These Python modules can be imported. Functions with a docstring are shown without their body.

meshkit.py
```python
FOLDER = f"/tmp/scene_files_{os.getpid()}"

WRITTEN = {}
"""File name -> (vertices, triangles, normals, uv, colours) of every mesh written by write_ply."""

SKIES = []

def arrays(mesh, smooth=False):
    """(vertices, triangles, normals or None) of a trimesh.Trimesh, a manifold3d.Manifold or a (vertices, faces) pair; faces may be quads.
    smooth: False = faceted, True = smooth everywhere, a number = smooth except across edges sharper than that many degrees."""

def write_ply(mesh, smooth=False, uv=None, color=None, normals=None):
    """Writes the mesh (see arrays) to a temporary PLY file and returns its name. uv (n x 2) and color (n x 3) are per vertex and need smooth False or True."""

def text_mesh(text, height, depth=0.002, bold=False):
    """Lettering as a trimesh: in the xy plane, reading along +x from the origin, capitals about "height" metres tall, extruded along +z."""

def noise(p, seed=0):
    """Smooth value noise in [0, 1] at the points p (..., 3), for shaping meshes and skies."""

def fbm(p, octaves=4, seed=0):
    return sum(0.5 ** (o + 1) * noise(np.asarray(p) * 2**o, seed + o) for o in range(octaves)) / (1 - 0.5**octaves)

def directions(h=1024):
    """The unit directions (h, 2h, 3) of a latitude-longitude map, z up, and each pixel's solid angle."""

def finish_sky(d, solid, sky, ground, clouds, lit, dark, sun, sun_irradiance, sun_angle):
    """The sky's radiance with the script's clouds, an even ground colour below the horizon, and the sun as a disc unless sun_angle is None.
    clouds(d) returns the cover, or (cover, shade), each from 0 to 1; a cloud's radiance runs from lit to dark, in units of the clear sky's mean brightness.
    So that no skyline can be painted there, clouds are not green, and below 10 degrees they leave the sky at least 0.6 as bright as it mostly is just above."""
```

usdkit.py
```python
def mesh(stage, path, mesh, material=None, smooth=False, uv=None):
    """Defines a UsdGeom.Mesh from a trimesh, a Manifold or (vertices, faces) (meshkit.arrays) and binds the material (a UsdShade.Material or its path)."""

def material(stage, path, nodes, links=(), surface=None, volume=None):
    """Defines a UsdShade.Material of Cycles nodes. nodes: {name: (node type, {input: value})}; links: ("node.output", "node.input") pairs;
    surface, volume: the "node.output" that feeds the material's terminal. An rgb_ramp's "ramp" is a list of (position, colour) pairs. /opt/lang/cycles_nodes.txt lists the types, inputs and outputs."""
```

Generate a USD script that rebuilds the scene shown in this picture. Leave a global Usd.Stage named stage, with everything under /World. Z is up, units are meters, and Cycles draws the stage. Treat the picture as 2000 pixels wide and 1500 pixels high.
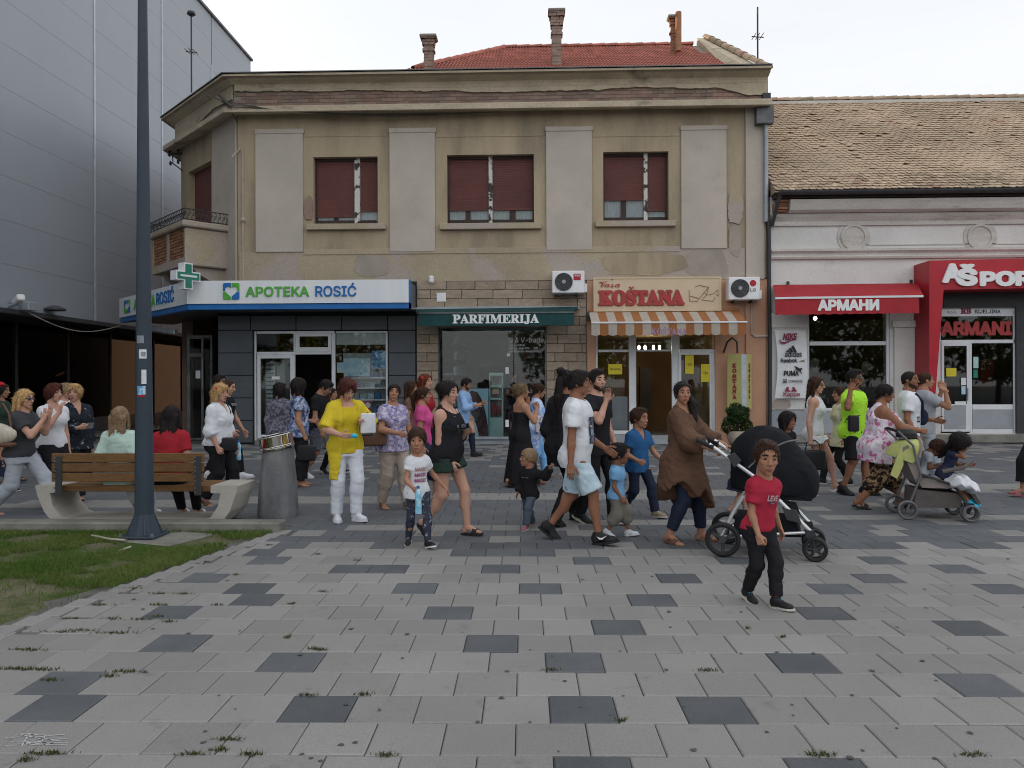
import math, random, glob
import numpy as np, trimesh, shapely
from shapely.geometry import Polygon, box as sbox
from scipy.interpolate import PchipInterpolator
import usdkit, meshkit
from pxr import Usd, UsdGeom, UsdLux, UsdShade, Gf, Sdf

rng = random.Random(7)
nrg = np.random.default_rng(7)
stage = Usd.Stage.CreateInMemory()
UsdGeom.SetStageUpAxis(stage, 'Z')
UsdGeom.SetStageMetersPerUnit(stage, 1.0)
UsdGeom.Xform.Define(stage, '/World')

# ------------------------------------------------------------------ camera
EYE = np.array([0.0, 0.0, 1.55]); FPX = 1500.0; YAW = math.radians(1.7); ROLL = 0.0035
_f = np.array([-math.sin(YAW), math.cos(YAW), 0.0]); _r0 = np.array([math.cos(YAW), math.sin(YAW), 0.0]); _u0 = np.array([0, 0, 1.0])
CR = math.cos(ROLL) * _r0 - math.sin(ROLL) * _u0; CU = math.sin(ROLL) * _r0 + math.cos(ROLL) * _u0; CF = _f
cam = UsdGeom.Camera.Define(stage, '/World/camera')
_m = Gf.Matrix4d(*CR, 0, *CU, 0, *(-CF), 0, *EYE, 1)
cam.AddTransformOp().Set(_m)
cam.CreateHorizontalApertureAttr(36.0); cam.CreateVerticalApertureAttr(27.0); cam.CreateFocalLengthAttr(27.0)
cam.CreateClippingRangeAttr(Gf.Vec2f(0.05, 5000.0))
cam.CreateExposureAttr(0.95)

# ------------------------------------------------------------------ sky and sun (low, behind the buildings on the left)
SUN_AZ = math.atan2(-0.80, 0.60); SUN_EL = math.radians(9.0)
usdkit.material(stage, '/World/Looks/sky_air', {
    'sky': ('sky_texture', {'sky_type': 'single_scattering', 'sun_disc': False, 'sun_elevation': SUN_EL, 'sun_rotation': SUN_AZ, 'air_density': 1.0, 'aerosol_density': 2.2, 'ozone_density': 1.0}),
    'tc': ('texture_coordinate', {}),
    'map': ('mapping', {'scale': (1.0, 1.0, 3.0)}),
    'n': ('noise_texture', {'scale': 1.6, 'detail': 5.0, 'roughness': 0.55}),
    'rmp': ('rgb_ramp', {'ramp': [(0.3, (0.76, 0.76, 0.76)), (0.7, (0.88, 0.88, 0.88))]}),
    'mx': ('mix_color', {'b': (5.55, 5.6, 5.75), 'use_clamp': False}),
    'bg': ('background_shader', {'strength': 0.10})},
    [('tc.generated', 'map.vector'), ('map.vector', 'n.vector'), ('n.fac', 'rmp.fac'), ('rmp.color', 'mx.fac'), ('sky.color', 'mx.a'), ('mx.result', 'bg.color')], surface='bg.background')
dome = UsdLux.DomeLight.Define(stage, '/World/sky')
dome.CreateIntensityAttr(1.0)
UsdShade.MaterialBindingAPI.Apply(dome.GetPrim()).Bind(UsdShade.Material.Get(stage, '/World/Looks/sky_air'))
dome.GetPrim().SetCustomDataByKey('kind', 'structure')
sun = UsdLux.DistantLight.Define(stage, '/World/sun')
sun.CreateIntensityAttr(0.8); sun.CreateAngleAttr(0.5); sun.CreateColorAttr(Gf.Vec3f(1.0, 0.72, 0.45))
sun.GetPrim().CreateAttribute('inputs:normalize', Sdf.ValueTypeNames.Bool).Set(True)
_az = math.degrees(SUN_AZ); _el = math.degrees(SUN_EL)
# a light shines along -z: tip it up to the sun's direction
sun.AddRotateZOp().Set(-_az); sun.AddRotateXOp().Set(-(90 - _el))

# ------------------------------------------------------------------ pixel helpers (photograph pixels, 2000 x 1500)
def ray(u, v):
    return FPX * CF + (u - 1000.0) * CR + (750.0 - v) * CU
def atY(u, v, Y):
    d = ray(u, v); return EYE + d * (Y / d[1])
def fp(u, v, Y):
    p = atY(u, v, Y); return p[0], p[2]
def atX(u, v, X):
    d = ray(u, v); return EYE + d * (X / d[0])
def gp(u, v, z=0.0):
    d = ray(u, v); return EYE + d * ((z - EYE[2]) / d[2])
def proj(p):
    q = np.asarray(p, float) - EYE
    dd = q @ CF
    return 1000 + FPX * (q @ CR) / dd, 750 - FPX * (q @ CU) / dd, dd

# ------------------------------------------------------------------ prims
_names, _off = {}, {}
def uniq(parent, name):
    k = (parent, name); n = _names.get(k, 0); _names[k] = n + 1
    return name if n == 0 else f'{name}_{n:03d}'
def tag(prim, label=None, cat=None, group=None, kind=None):
    for k, v in (('label', label), ('category', cat), ('group', group), ('kind', kind)):
        if v: prim.SetCustomDataByKey(k, v)
    return prim
def thing(name, label, cat=None, loc=(0, 0, 0), rz=None, group=None, kind=None):
    """An Xform under /World. With rz given its parts are in local coordinates, else in world coordinates."""
    p = '/World/' + uniq('/World', name)
    x = UsdGeom.Xform.Define(stage, p)
    x.AddTranslateOp().Set(Gf.Vec3d(*map(float, loc)))
    if rz is not None: x.AddRotateZOp().Set(float(rz)); _off[p] = np.zeros(3)
    else: _off[p] = np.asarray(loc, float)
    tag(x.GetPrim(), label, cat, group, kind)
    return p
def put(parent, name, m, material, label=None, kind=None, smooth=False, top=None):
    """Defines mesh m as ONE Mesh prim. parent None: top-level thing, with top = dict(label, cat, group, kind)."""
    if isinstance(m, MB): m = m.get()
    par = parent or '/World'
    p = par + '/' + uniq(par, name)
    root = '/'.join(p.split('/')[:3])
    o = _off.get(root)
    if parent is None:
        v, f = (np.array(m[0], float), np.asarray(m[1])) if isinstance(m, tuple) else (np.array(m.vertices), np.array(m.faces))
        lo, hi = v.min(0), v.max(0); o = np.array([(lo[0] + hi[0]) / 2, (lo[1] + hi[1]) / 2, lo[2]])
        m = (v, f); _off[p] = o
    if not isinstance(m, tuple): m = (np.array(m.vertices), np.array(m.faces))
    m = (np.asarray(m[0], float) - o, m[1])
    g = usdkit.mesh(stage, p, m, LK(material), smooth=smooth)
    if parent is None: UsdGeom.Xformable(g).AddTranslateOp().Set(Gf.Vec3d(*map(float, o)))
    if label or kind: tag(g.GetPrim(), label, kind=kind)
    if top: tag(g.GetPrim(), top.get('label'), top.get('cat'), top.get('group'), top.get('kind'))
    return p
_looks = {}
def LK(name): return _looks[name]

# ------------------------------------------------------------------ mesh builder
def unit_box():
    v = np.array([[x, y, z] for x in (0, 1) for y in (0, 1) for z in (0, 1)], float)
    f = np.array([[0, 1, 3], [0, 3, 2], [4, 6, 7], [4, 7, 5], [0, 4, 5], [0, 5, 1], [2, 3, 7], [2, 7, 6], [0, 2, 6], [0, 6, 4], [1, 5, 7], [1, 7, 3]])
    return v, f
UB = unit_box()
class MB:
    def __init__(s): s.v, s.f, s.n = [], [], 0
    def add(s, m, M=None):
        v, f = (m if isinstance(m, tuple) else (np.array(m.vertices), np.array(m.faces)))
        v = np.asarray(v, float); f = np.asarray(f)
        if f.shape[1] == 4: f = np.vstack([f[:, [0, 1, 2]], f[:, [0, 2, 3]]])
        if M is not None:
            M = np.asarray(M, float); v = v @ M[:3, :3].T + M[:3, 3]
            if np.linalg.det(M[:3, :3]) < 0: f = f[:, ::-1]
        s.v.append(v); s.f.append(f + s.n); s.n += len(v); return s
    def box(s, x0, x1, y0, y1, z0, z1):
        lo = np.array([min(x0, x1), min(y0, y1), min(z0, z1)]); hi = np.array([max(x0, x1), max(y0, y1), max(z0, z1)])
        return s.add((UB[0] * (hi - lo) + lo, UB[1]))
    def cbox(s, x0, x1, y0, y1, z0, z1, c=0.01):
        """box with chamfered edges"""
        lo = np.array([min(x0, x1), min(y0, y1), min(z0, z1)]); hi = np.array([max(x0, x1), max(y0, y1), max(z0, z1)])
        c = min(c, (hi - lo).min() * 0.45)
        pts = []
        for ax in range(3):
            l2, h2 = lo + c, hi - c
            l2[ax], h2[ax] = lo[ax], hi[ax]
            pts.append(UB[0] * (h2 - l2) + l2)
        h = trimesh.convex.convex_hull(np.vstack(pts)); return s.add(h)
    def tube(s, pts, r, n=8, cap=True):
        p = np.asarray(pts, float); k = len(p); r = np.broadcast_to(np.asarray(r, float), (k,))
        t = np.gradient(p, axis=0); t /= np.linalg.norm(t, axis=1, keepdims=True) + 1e-12
        up = np.array([0, 0, 1.0]) if abs(t[0, 2]) < 0.9 else np.array([1.0, 0, 0])
        A = np.cross(t[0], up); A /= np.linalg.norm(A); rings = []
        for i in range(k):
            A = A - t[i] * (A @ t[i]); A /= np.linalg.norm(A); Bv = np.cross(t[i], A)
            a = np.arange(n) * 2 * np.pi / n
            rings.append(p[i] + r[i] * (np.cos(a)[:, None] * A + np.sin(a)[:, None] * Bv))
        v = np.vstack(rings); f = []
        for i in range(k - 1):
            for j in range(n):
                a, b = i * n + j, i * n + (j + 1) % n; f += [[a, b, b + n], [a, b + n, a + n]]
        if cap:
            v = np.vstack([v, p[0], p[-1]]); c0, c1 = len(v) - 2, len(v) - 1
            for j in range(n): f += [[c0, (j + 1) % n, j], [c1, (k - 1) * n + j, (k - 1) * n + (j + 1) % n]]
        return s.add((v, np.array(f)))
    def lathe(s, prof, c=(0, 0, 0), n=24, M=None):
        """prof: (r, z) pairs, turned about z"""
        prof = np.asarray(prof, float); a = np.arange(n) * 2 * np.pi / n; k = len(prof)
        v = np.stack([prof[:, 0][:, None] * np.cos(a), prof[:, 0][:, None] * np.sin(a), np.broadcast_to(prof[:, 1][:, None], (k, n))], -1).reshape(-1, 3)
        f = []
        for i in range(k - 1):
            for j in range(n):
                p, q = i * n + j, i * n + (j + 1) % n; f += [[p, q, q + n], [p, q + n, p + n]]
        v = v + np.asarray(c) if M is None else v
        return s.add((v, np.array(f)), M)
    def prism(s, poly, y0, y1, axis='y'):
        """extrudes a 2-D polygon: axis y: polygon in (x, z); x: in (y, z); z: in (x, y)"""
        pg = poly if hasattr(poly, 'geom_type') else Polygon(poly)
        if not pg.is_valid: pg = pg.buffer(0)
        for g in getattr(pg, 'geoms', [pg]):
            if g.is_empty or g.area < 1e-9: continue
            m = trimesh.creation.extrude_polygon(g, abs(y1 - y0), engine='earcut'); v = np.array(m.vertices); lo = min(y0, y1); f = np.array(m.faces)
            if axis == 'y': v = np.stack([v[:, 0], lo + v[:, 2], v[:, 1]], 1); f = f[:, ::-1]
            elif axis == 'x': v = np.stack([lo + v[:, 2], v[:, 0], v[:, 1]], 1)
            else: v = np.stack([v[:, 0], v[:, 1], lo + v[:, 2]], 1)
            s.add((v, f))
        return s
    def quad(s, a, b, c, d): return s.add((np.array([a, b, c, d], float), np.array([[0, 1, 2], [0, 2, 3]])))
    def hull(s, pts): return s.add(trimesh.convex.convex_hull(np.asarray(pts, float)))
    def ball(s, c, r, sub=2, sc=(1, 1, 1)):
        m = trimesh.creation.icosphere(subdivisions=sub, radius=1.0); return s.add((np.array(m.vertices) * np.asarray(sc) * r + np.asarray(c), np.array(m.faces)))
    def get(s): return np.vstack(s.v), np.vstack(s.f)
def rotz(a):
    M = np.eye(4); M[0, 0] = M[1, 1] = math.cos(a); M[0, 1] = -math.sin(a); M[1, 0] = math.sin(a); return M
def rotax(axis, a): return trimesh.transformations.rotation_matrix(a, axis)
def trans(x, y, z): M = np.eye(4); M[:3, 3] = (x, y, z); return M

# ------------------------------------------------------------------ lettering
_glob = {}
def glyphs(text, font='Inter', bold=0):
    """the lettering as a shapely shape, capitals about 70 units tall"""
    from PIL import Image, ImageDraw, ImageFont
    key = (text, font, bold)
    if key in _glob: return _glob[key]
    if font == 'Math':
        t2 = ''
        for ch in text:
            if 'A' <= ch <= 'Z': t2 += chr(0x1D400 + ord(ch) - 65)
            elif 'a' <= ch <= 'z': t2 += chr(0x1D41A + ord(ch) - 97)
            else: t2 += ch
        src = t2
    elif font == 'Script':
        src = ''.join(chr(0x1D4D0 + ord(c) - 65) if 'A' <= c <= 'Z' else chr(0x1D4EA + ord(c) - 97) if 'a' <= c <= 'z' else c for c in text)
    else: src = text
    car = [i for i, c in enumerate(text) if c in 'Šš'] if font != 'Inter' else []
    if car: return _with_caron(text, font, bold, car)
    fn = {'Inter': 'Inter.woff2', 'Math': 'NotoSansMath-Regular.woff2', 'Script': 'NotoSansMath-Regular.woff2'}[font]
    ft = ImageFont.truetype(glob.glob(f'/opt/blender-*/*/datafiles/fonts/{fn}')[0], 96)
    x0, y0, x1, y1 = ft.getbbox(src, anchor='ls', stroke_width=bold)
    im = Image.new('L', (x1 - x0 + 8, y1 - y0 + 8))
    ImageDraw.Draw(im).text((4 - x0, 4 - y0), src, 255, ft, anchor='ls', stroke_width=bold)
    on = np.pad(np.asarray(im) > 127, ((0, 0), (1, 1))).astype(np.int8)
    rows, st = np.nonzero(np.diff(on, axis=1) == 1); en = np.nonzero(np.diff(on, axis=1) == -1)[1]
    sh = shapely.union_all(shapely.box(st, -rows - 1, en, -rows)).buffer(0.6).buffer(-0.6).simplify(0.7)
    _glob[key] = sh
    return sh
def _with_caron(text, font, bold, car):
    """letters that the serif and script faces lack: the plain letter with a hook drawn over it"""
    plain_ = text.replace('Š', 'S').replace('š', 's'); sh = glyphs(plain_, font, bold)
    for i in car:
        a = glyphs(plain_[:i + 1], font, bold).bounds; b = glyphs(plain_[i], font, bold).bounds; x1 = a[2]; w = b[2] - b[0]; cx = x1 - w / 2; y = b[3] + 4
        k = min(w * 0.3, 14); sh = sh.union(Polygon([(cx - k, y + 13), (cx, y), (cx + k, y + 13), (cx + k * 0.5, y + 15), (cx, y + 8), (cx - k * 0.5, y + 15)]))
    return sh
def fit_shape(sh, x0, x1, y0, y1):
    a, b, c, d = sh.bounds
    return shapely.affinity.affine_transform(sh, [(x1 - x0) / (c - a), 0, 0, (y1 - y0) / (d - b), x0 - a * (x1 - x0) / (c - a), y0 - b * (y1 - y0) / (d - b)])
import shapely.affinity
def word(text, u0, v0, u1, v1, Y, depth=0.012, font='Inter', bold=2, shear=0):
    """lettering on a plane of constant Y filling the given pixel box, proud of it towards the viewer"""
    x0, z1 = fp(u0, v0, Y); x1, z0 = fp(u1, v1, Y)
    sh = glyphs(text, font, bold)
    if shear: sh = shapely.affinity.skew(sh, xs=shear)
    return MB().prism(fit_shape(sh, x0, x1, z0, z1), Y - depth, Y)

# ------------------------------------------------------------------ materials
GA = 1.2
def M(name, c, c2=None, scale=4.0, stretch=(1, 1, 1), rough=0.7, spec=0.3, metal=0.0, fine=0.10, fscale=60.0, bump=0.15, bscale=None, rnd=0.0, lo=0.35, hi=0.65, coord='pos', third=None, t_scale=1.0, t_lo=0.55, t_hi=0.62, detail=6.0, trans=0.0, bdist=0.01, hue=0.0):
    """A worn surface: colour c..c2 by broad noise, an optional third colour in patches, fine grain, random tone per piece, bump."""
    c2 = c2 or tuple(x * 0.8 for x in c)
    c, c2 = [tuple(min(0.8, x * GA) for x in q) for q in (c, c2)]; third = third and tuple(min(0.8, x * GA) for x in third)
    N = {'geo': ('geometry', {}), 'tc': ('texture_coordinate', {}), 'mp': ('mapping', {'scale': stretch}), 'n1': ('noise_texture', {'scale': scale, 'detail': detail, 'roughness': 0.6}),
         'r1': ('map_range', {'from_min': lo, 'from_max': hi, 'clamp': True}), 'm1': ('mix_color', {'a': c, 'b': c2, 'use_clamp': True}),
         'n2': ('noise_texture', {'scale': fscale, 'detail': 3.0}), 'r2': ('map_range', {'from_min': 0.25, 'from_max': 0.75, 'to_min': 1 - fine, 'to_max': 1 + fine}),
         'm2': ('vector_math', {'math_type': 'scale'}), 'p': ('principled_bsdf', {'roughness': rough, 'specular_ior_level': spec, 'metallic': metal})}
    src = 'geo.position' if coord == 'pos' else 'tc.object'
    L = [(src, 'mp.vector'), ('mp.vector', 'n1.vector'), ('n1.fac', 'r1.value'), ('r1.result', 'm1.fac'), (src, 'n2.vector'), ('n2.fac', 'r2.value'), ('r2.result', 'm2.scale')]
    col = 'm1.result'
    if third:
        N['n3'] = ('noise_texture', {'scale': t_scale, 'detail': 8.0, 'roughness': 0.62}); N['r3'] = ('map_range', {'from_min': t_lo, 'from_max': t_hi, 'clamp': True}); N['m3'] = ('mix_color', {'b': third})
        L += [('mp.vector', 'n3.vector'), ('n3.fac', 'r3.value'), ('r3.result', 'm3.fac'), (col, 'm3.a')]; col = 'm3.result'
    L.append((col, 'm2.vector1')); col = 'm2.vector'
    if rnd:
        N['oi'] = ('object_info', {}); N['ad'] = ('math', {'math_type': 'add'}); N['fr'] = ('math', {'math_type': 'fraction'}); N['r4'] = ('map_range', {'to_min': 1 - rnd, 'to_max': 1 + rnd}); N['m4'] = ('vector_math', {'math_type': 'scale'})
        L += [('oi.random', 'ad.value1'), ('geo.random_per_island', 'ad.value2'), ('ad.value', 'fr.value1'), ('fr.value', 'r4.value'), ('r4.result', 'm4.scale'), (col, 'm4.vector1')]; col = 'm4.vector'
    L.append((col, 'p.base_color'))
    if bump:
        N['n5'] = ('noise_texture', {'scale': bscale or fscale, 'detail': 4.0, 'roughness': 0.6}); N['b'] = ('bump', {'strength': bump, 'distance': bdist})
        L += [(src, 'n5.vector'), ('n5.fac', 'b.height'), ('b.normal', 'p.normal')]
    surf = 'p.BSDF'
    if trans:
        N['tr'] = ('translucent_bsdf', {}); N['mc'] = ('mix_closure', {'fac': trans}); L += [(col, 'tr.color'), ('p.BSDF', 'mc.closure1'), ('tr.BSDF', 'mc.closure2')]; surf = 'mc.closure'
    _looks[name] = usdkit.material(stage, f'/World/Looks/{name}', N, L, surface=surf)
    return name
def glass(name, tint=(0.9, 0.95, 0.95), refl=1.5, rough=0.02):
    _looks[name] = usdkit.material(stage, f'/World/Looks/{name}', {'t': ('transparent_bsdf', {'color': tint}), 'g': ('glossy_bsdf', {'color': (0.95, 0.95, 0.95), 'roughness': rough}), 'f': ('fresnel', {'IOR': refl}), 'm': ('mix_closure', {})},
        [('f.fac', 'm.fac'), ('t.BSDF', 'm.closure1'), ('g.BSDF', 'm.closure2')], surface='m.closure')
    return name
def emit(name, c, s):
    _looks[name] = usdkit.material(stage, f'/World/Looks/{name}', {'e': ('emission', {'color': c, 'strength': s})}, [], surface='e.emission'); return name
def plain(name, c, rough=0.6, spec=0.3, metal=0.0, var=0.12, scale=9.0, bump=0.0, rnd=0.0):
    return M(name, c, tuple(x * (1 - var) for x in c), scale=scale, rough=rough, spec=spec, metal=metal, fine=0.05, bump=bump, rnd=rnd)
# ================================================================== materials of the setting
M('paver_light', (0.252, 0.246, 0.236), (0.203, 0.198, 0.19), scale=0.55, lo=0.3, hi=0.7, rough=0.8, spec=0.2, fine=0.16, fscale=140, bump=0.25, rnd=0.09, third=(0.15, 0.148, 0.144), t_scale=5.0, t_lo=0.60, t_hi=0.78)
M('paver_dark', (0.104, 0.110, 0.118), (0.082, 0.088, 0.096), scale=2.5, rough=0.75, spec=0.25, fine=0.2, fscale=140, bump=0.25, rnd=0.14)
M('joint', (0.15, 0.145, 0.135), (0.09, 0.087, 0.08), scale=8, rough=0.95, spec=0.05)
M('soil', (0.16, 0.145, 0.10), (0.075, 0.085, 0.035), scale=2.2, rough=0.95, spec=0.05, fine=0.3, fscale=45, bump=0.6, bdist=0.03, third=(0.05, 0.08, 0.02), t_scale=1.4, t_lo=0.45, t_hi=0.56)
M('grass', (0.08, 0.145, 0.027), (0.15, 0.19, 0.055), scale=1.3, rough=0.7, spec=0.2, fine=0.25, fscale=20, bump=0, rnd=0.3, trans=0.3)
M('weed', (0.05, 0.085, 0.02), (0.09, 0.085, 0.035), scale=9, rough=0.7, spec=0.2, bump=0, rnd=0.3, trans=0.25)
M('concrete', (0.40, 0.38, 0.34), (0.33, 0.31, 0.275), scale=3, rough=0.85, spec=0.2, fine=0.12, fscale=120, bump=0.3)
M('kerb_concrete', (0.22, 0.215, 0.19), (0.15, 0.148, 0.13), scale=4, rough=0.9, spec=0.1, fine=0.18, fscale=90, bump=0.4)
M('earth', (0.10, 0.10, 0.10), (0.07, 0.07, 0.07), scale=0.4, rough=0.9)

# ================================================================== ground
put(None, 'ground', MB().quad((-600, -300, -0.09), (600, -300, -0.09), (600, 900, -0.09), (-600, 900, -0.09)), 'earth', top=dict(label='dark asphalt ground reaching away behind and around the buildings', kind='structure'))

PA = math.radians(0.8); EX = np.array([math.cos(PA), math.sin(PA), 0]); EY = np.array([-math.sin(PA), math.cos(PA), 0])
PP, PQ = 0.309, 0.316
ORG = gp(1007.7, 1412) - EY * PP
def pav_cs(p): d = np.asarray(p) - ORG; return d @ EX, d @ EY
def pav_rj(p):
    c, s = pav_cs(p); r = math.floor(s / PP); return r, math.floor(c / PQ - 0.5 * (r % 2))
DARKPX = [(1155, 1490), (1650, 1495), (130, 1385), (630, 1386), (1142, 1385), (1401, 1387), (147, 1335), (1923, 1332), (590, 1294), (1130, 1291), (1576, 1292), (374, 1258), (971, 1256), (1218, 1224), (1904, 1220),
          (287, 1198), (892, 1198), (1618, 1195), (532, 1173), (1279, 1173), (521, 1152), (833, 1152), (1069, 1152), (1636, 1150), (367, 1132), (1335, 1132), (1723, 1131), (1965, 1148), (646, 1114), (785, 1114), (997, 1114), (1881, 1112),
          (497, 1098), (1170, 1097), (1440, 1097), (1734, 1096), (486, 1085), (930, 1083), (980, 1083), (1020, 1083)]
LIGHTPX = [(655, 1060), (1007, 1058), (700, 1070), (790, 1069), (1185, 1069), (1140, 1045), (1745, 1040), (1960, 1042), (1770, 1063), (1830, 1019), (1990, 1063), (860, 1041)]
DARK = {pav_rj(gp(*p)) for p in DARKPX}; LIGHT = {pav_rj(gp(*p)) for p in LIGHTPX}
E0, E1 = gp(0, 1226), gp(525, 1043)          # the lawn's edge
ES = (E1[0] - E0[0]) / (E1[1] - E0[1])
def lawn_x(y): return E0[0] + ES * (y - E0[1])
KERB_Y0, KERB_Y1 = 7.98, 8.22
KERB_X1 = gp(545, 1040)[0]
def tone(r, j):
    c = (j + 0.5 + 0.5 * (r % 2)) * PQ; s = (r + 0.5) * PP
    if (r, j) in DARK: return 1
    if (r, j) in LIGHT: return 0
    h = rng_at(r, j)
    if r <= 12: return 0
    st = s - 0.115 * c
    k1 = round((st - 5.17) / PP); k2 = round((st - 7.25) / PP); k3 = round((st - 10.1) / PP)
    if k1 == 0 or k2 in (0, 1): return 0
    if st > 12.6: return 1 if h < 0.5 else 0  # dark blocks mixed in here stand for the building's shade on light paving
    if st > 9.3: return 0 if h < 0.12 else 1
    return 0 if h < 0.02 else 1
def rng_at(r, j): return (math.sin(r * 127.1 + j * 311.7 + 5.3) * 43758.5453) % 1.0
def paver_verts(r, j, g=0.0026, jit=True):
    h = rng_at(j * 3 + 1, r * 7 + 2); dz = (h - 0.5) * 0.005 if jit else 0
    c0, s0 = (j + 0.5 * (r % 2)) * PQ + g, r * PP + g; c1, s1 = c0 + PQ - 2 * g, s0 + PP - 2 * g; b = 0.006
    def ring(o, z): return [ORG + EX * (c0 + o) + EY * (s0 + o) + [0, 0, z], ORG + EX * (c1 - o) + EY * (s0 + o) + [0, 0, z], ORG + EX * (c1 - o) + EY * (s1 - o) + [0, 0, z], ORG + EX * (c0 + o) + EY * (s1 - o) + [0, 0, z]]
    return np.array(ring(0, -0.05) + ring(0, -0.005 + dz) + ring(b, dz))
_pf = []
for a in (0, 4):
    for i in range(4): k = (i + 1) % 4; _pf += [[a + i, a + k, a + 4 + k], [a + i, a + 4 + k, a + 4 + i]]
PAVF = np.array(_pf + [[8, 9, 10], [8, 10, 11]])
paving = thing('paving', 'light grey concrete block paving dotted with dark blocks, dark bands across the walkway', loc=(0, 5, 0), kind='structure')
jx = MB()
jx.add((np.array([[-25, -6, -0.016], [25, -6, -0.016], [25, 24, -0.016], [-25, 24, -0.016]], float), np.array([[0, 1, 2], [0, 2, 3]])))
put(paving, 'joint_sand', jx, 'joint', kind='stuff')
cells = []
for r in range(-26, 56):
    for j in range(-62, 62):
        cc = ORG + EX * (j + 0.5 + 0.5 * (r % 2)) * PQ + EY * (r + 0.5) * PP
        if abs(cc[0]) > 0.72 * max(cc[1], 0) + 3.5 or cc[1] > 19.9 or cc[1] < -3.0: continue
        if cc[1] < KERB_Y1 and cc[0] < lawn_x(cc[1]) + 0.30: continue
        if cc[1] < KERB_Y1 + 0.15 and cc[1] > KERB_Y0 - 0.15 and cc[0] < KERB_X1 + 0.15: continue
        area = 0
        if cc[1] > 2.9:
            u, v, d = proj(cc)
            if -60 < u < 2060 and v < 1530: area = 1 / d ** 3
        cells.append((area, r, j))
cells.sort(reverse=True)
far = {0: MB(), 1: MB()}
for i, (a, r, j) in enumerate(cells):
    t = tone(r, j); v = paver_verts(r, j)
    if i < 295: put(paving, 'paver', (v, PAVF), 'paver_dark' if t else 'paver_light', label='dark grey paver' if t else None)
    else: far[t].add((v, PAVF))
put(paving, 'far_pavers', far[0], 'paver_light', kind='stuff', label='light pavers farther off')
put(paving, 'far_pavers', far[1], 'paver_dark', kind='stuff', label='dark pavers farther off, some standing in for shade along the shops')
# border blocks along the lawn, 0.1 m wide
y = 1.2; 
bl = MB()
while y < 7.9:
    x0, x1 = lawn_x(y + 0.1) + 0.012, lawn_x(y + 0.1) + 0.16
    m = MB().cbox(x0, x1, y + 0.003, y + 0.2, -0.06, 0.006 + 0.004 * rng.random(), 0.006)
    put(paving, 'border_block', m, 'paver_light'); y += 0.203
# filler slabs between the border and the first whole pavers
fl = MB()
for r in range(-26, 17):
    s = (r + 0.5) * PP; base = ORG + EY * s
    yy = base[1]
    if yy > KERB_Y0: continue
    lx = lawn_x(yy) + 0.165
    js = [j for (a, rr, j) in cells if rr == r]
    if not js: continue
    j0 = min(js); cx = (j0 + 0.5 * (r % 2)) * PQ
    x_right = (ORG + EX * cx + EY * s)[0] - 0.004
    if x_right - lx > 0.03: put(paving, 'cut_paver', MB().cbox(lx + 0.003, x_right, yy - PP / 2 + 0.003, yy + PP / 2 - 0.003, -0.05, 0.001, 0.005), 'paver_light')

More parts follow.
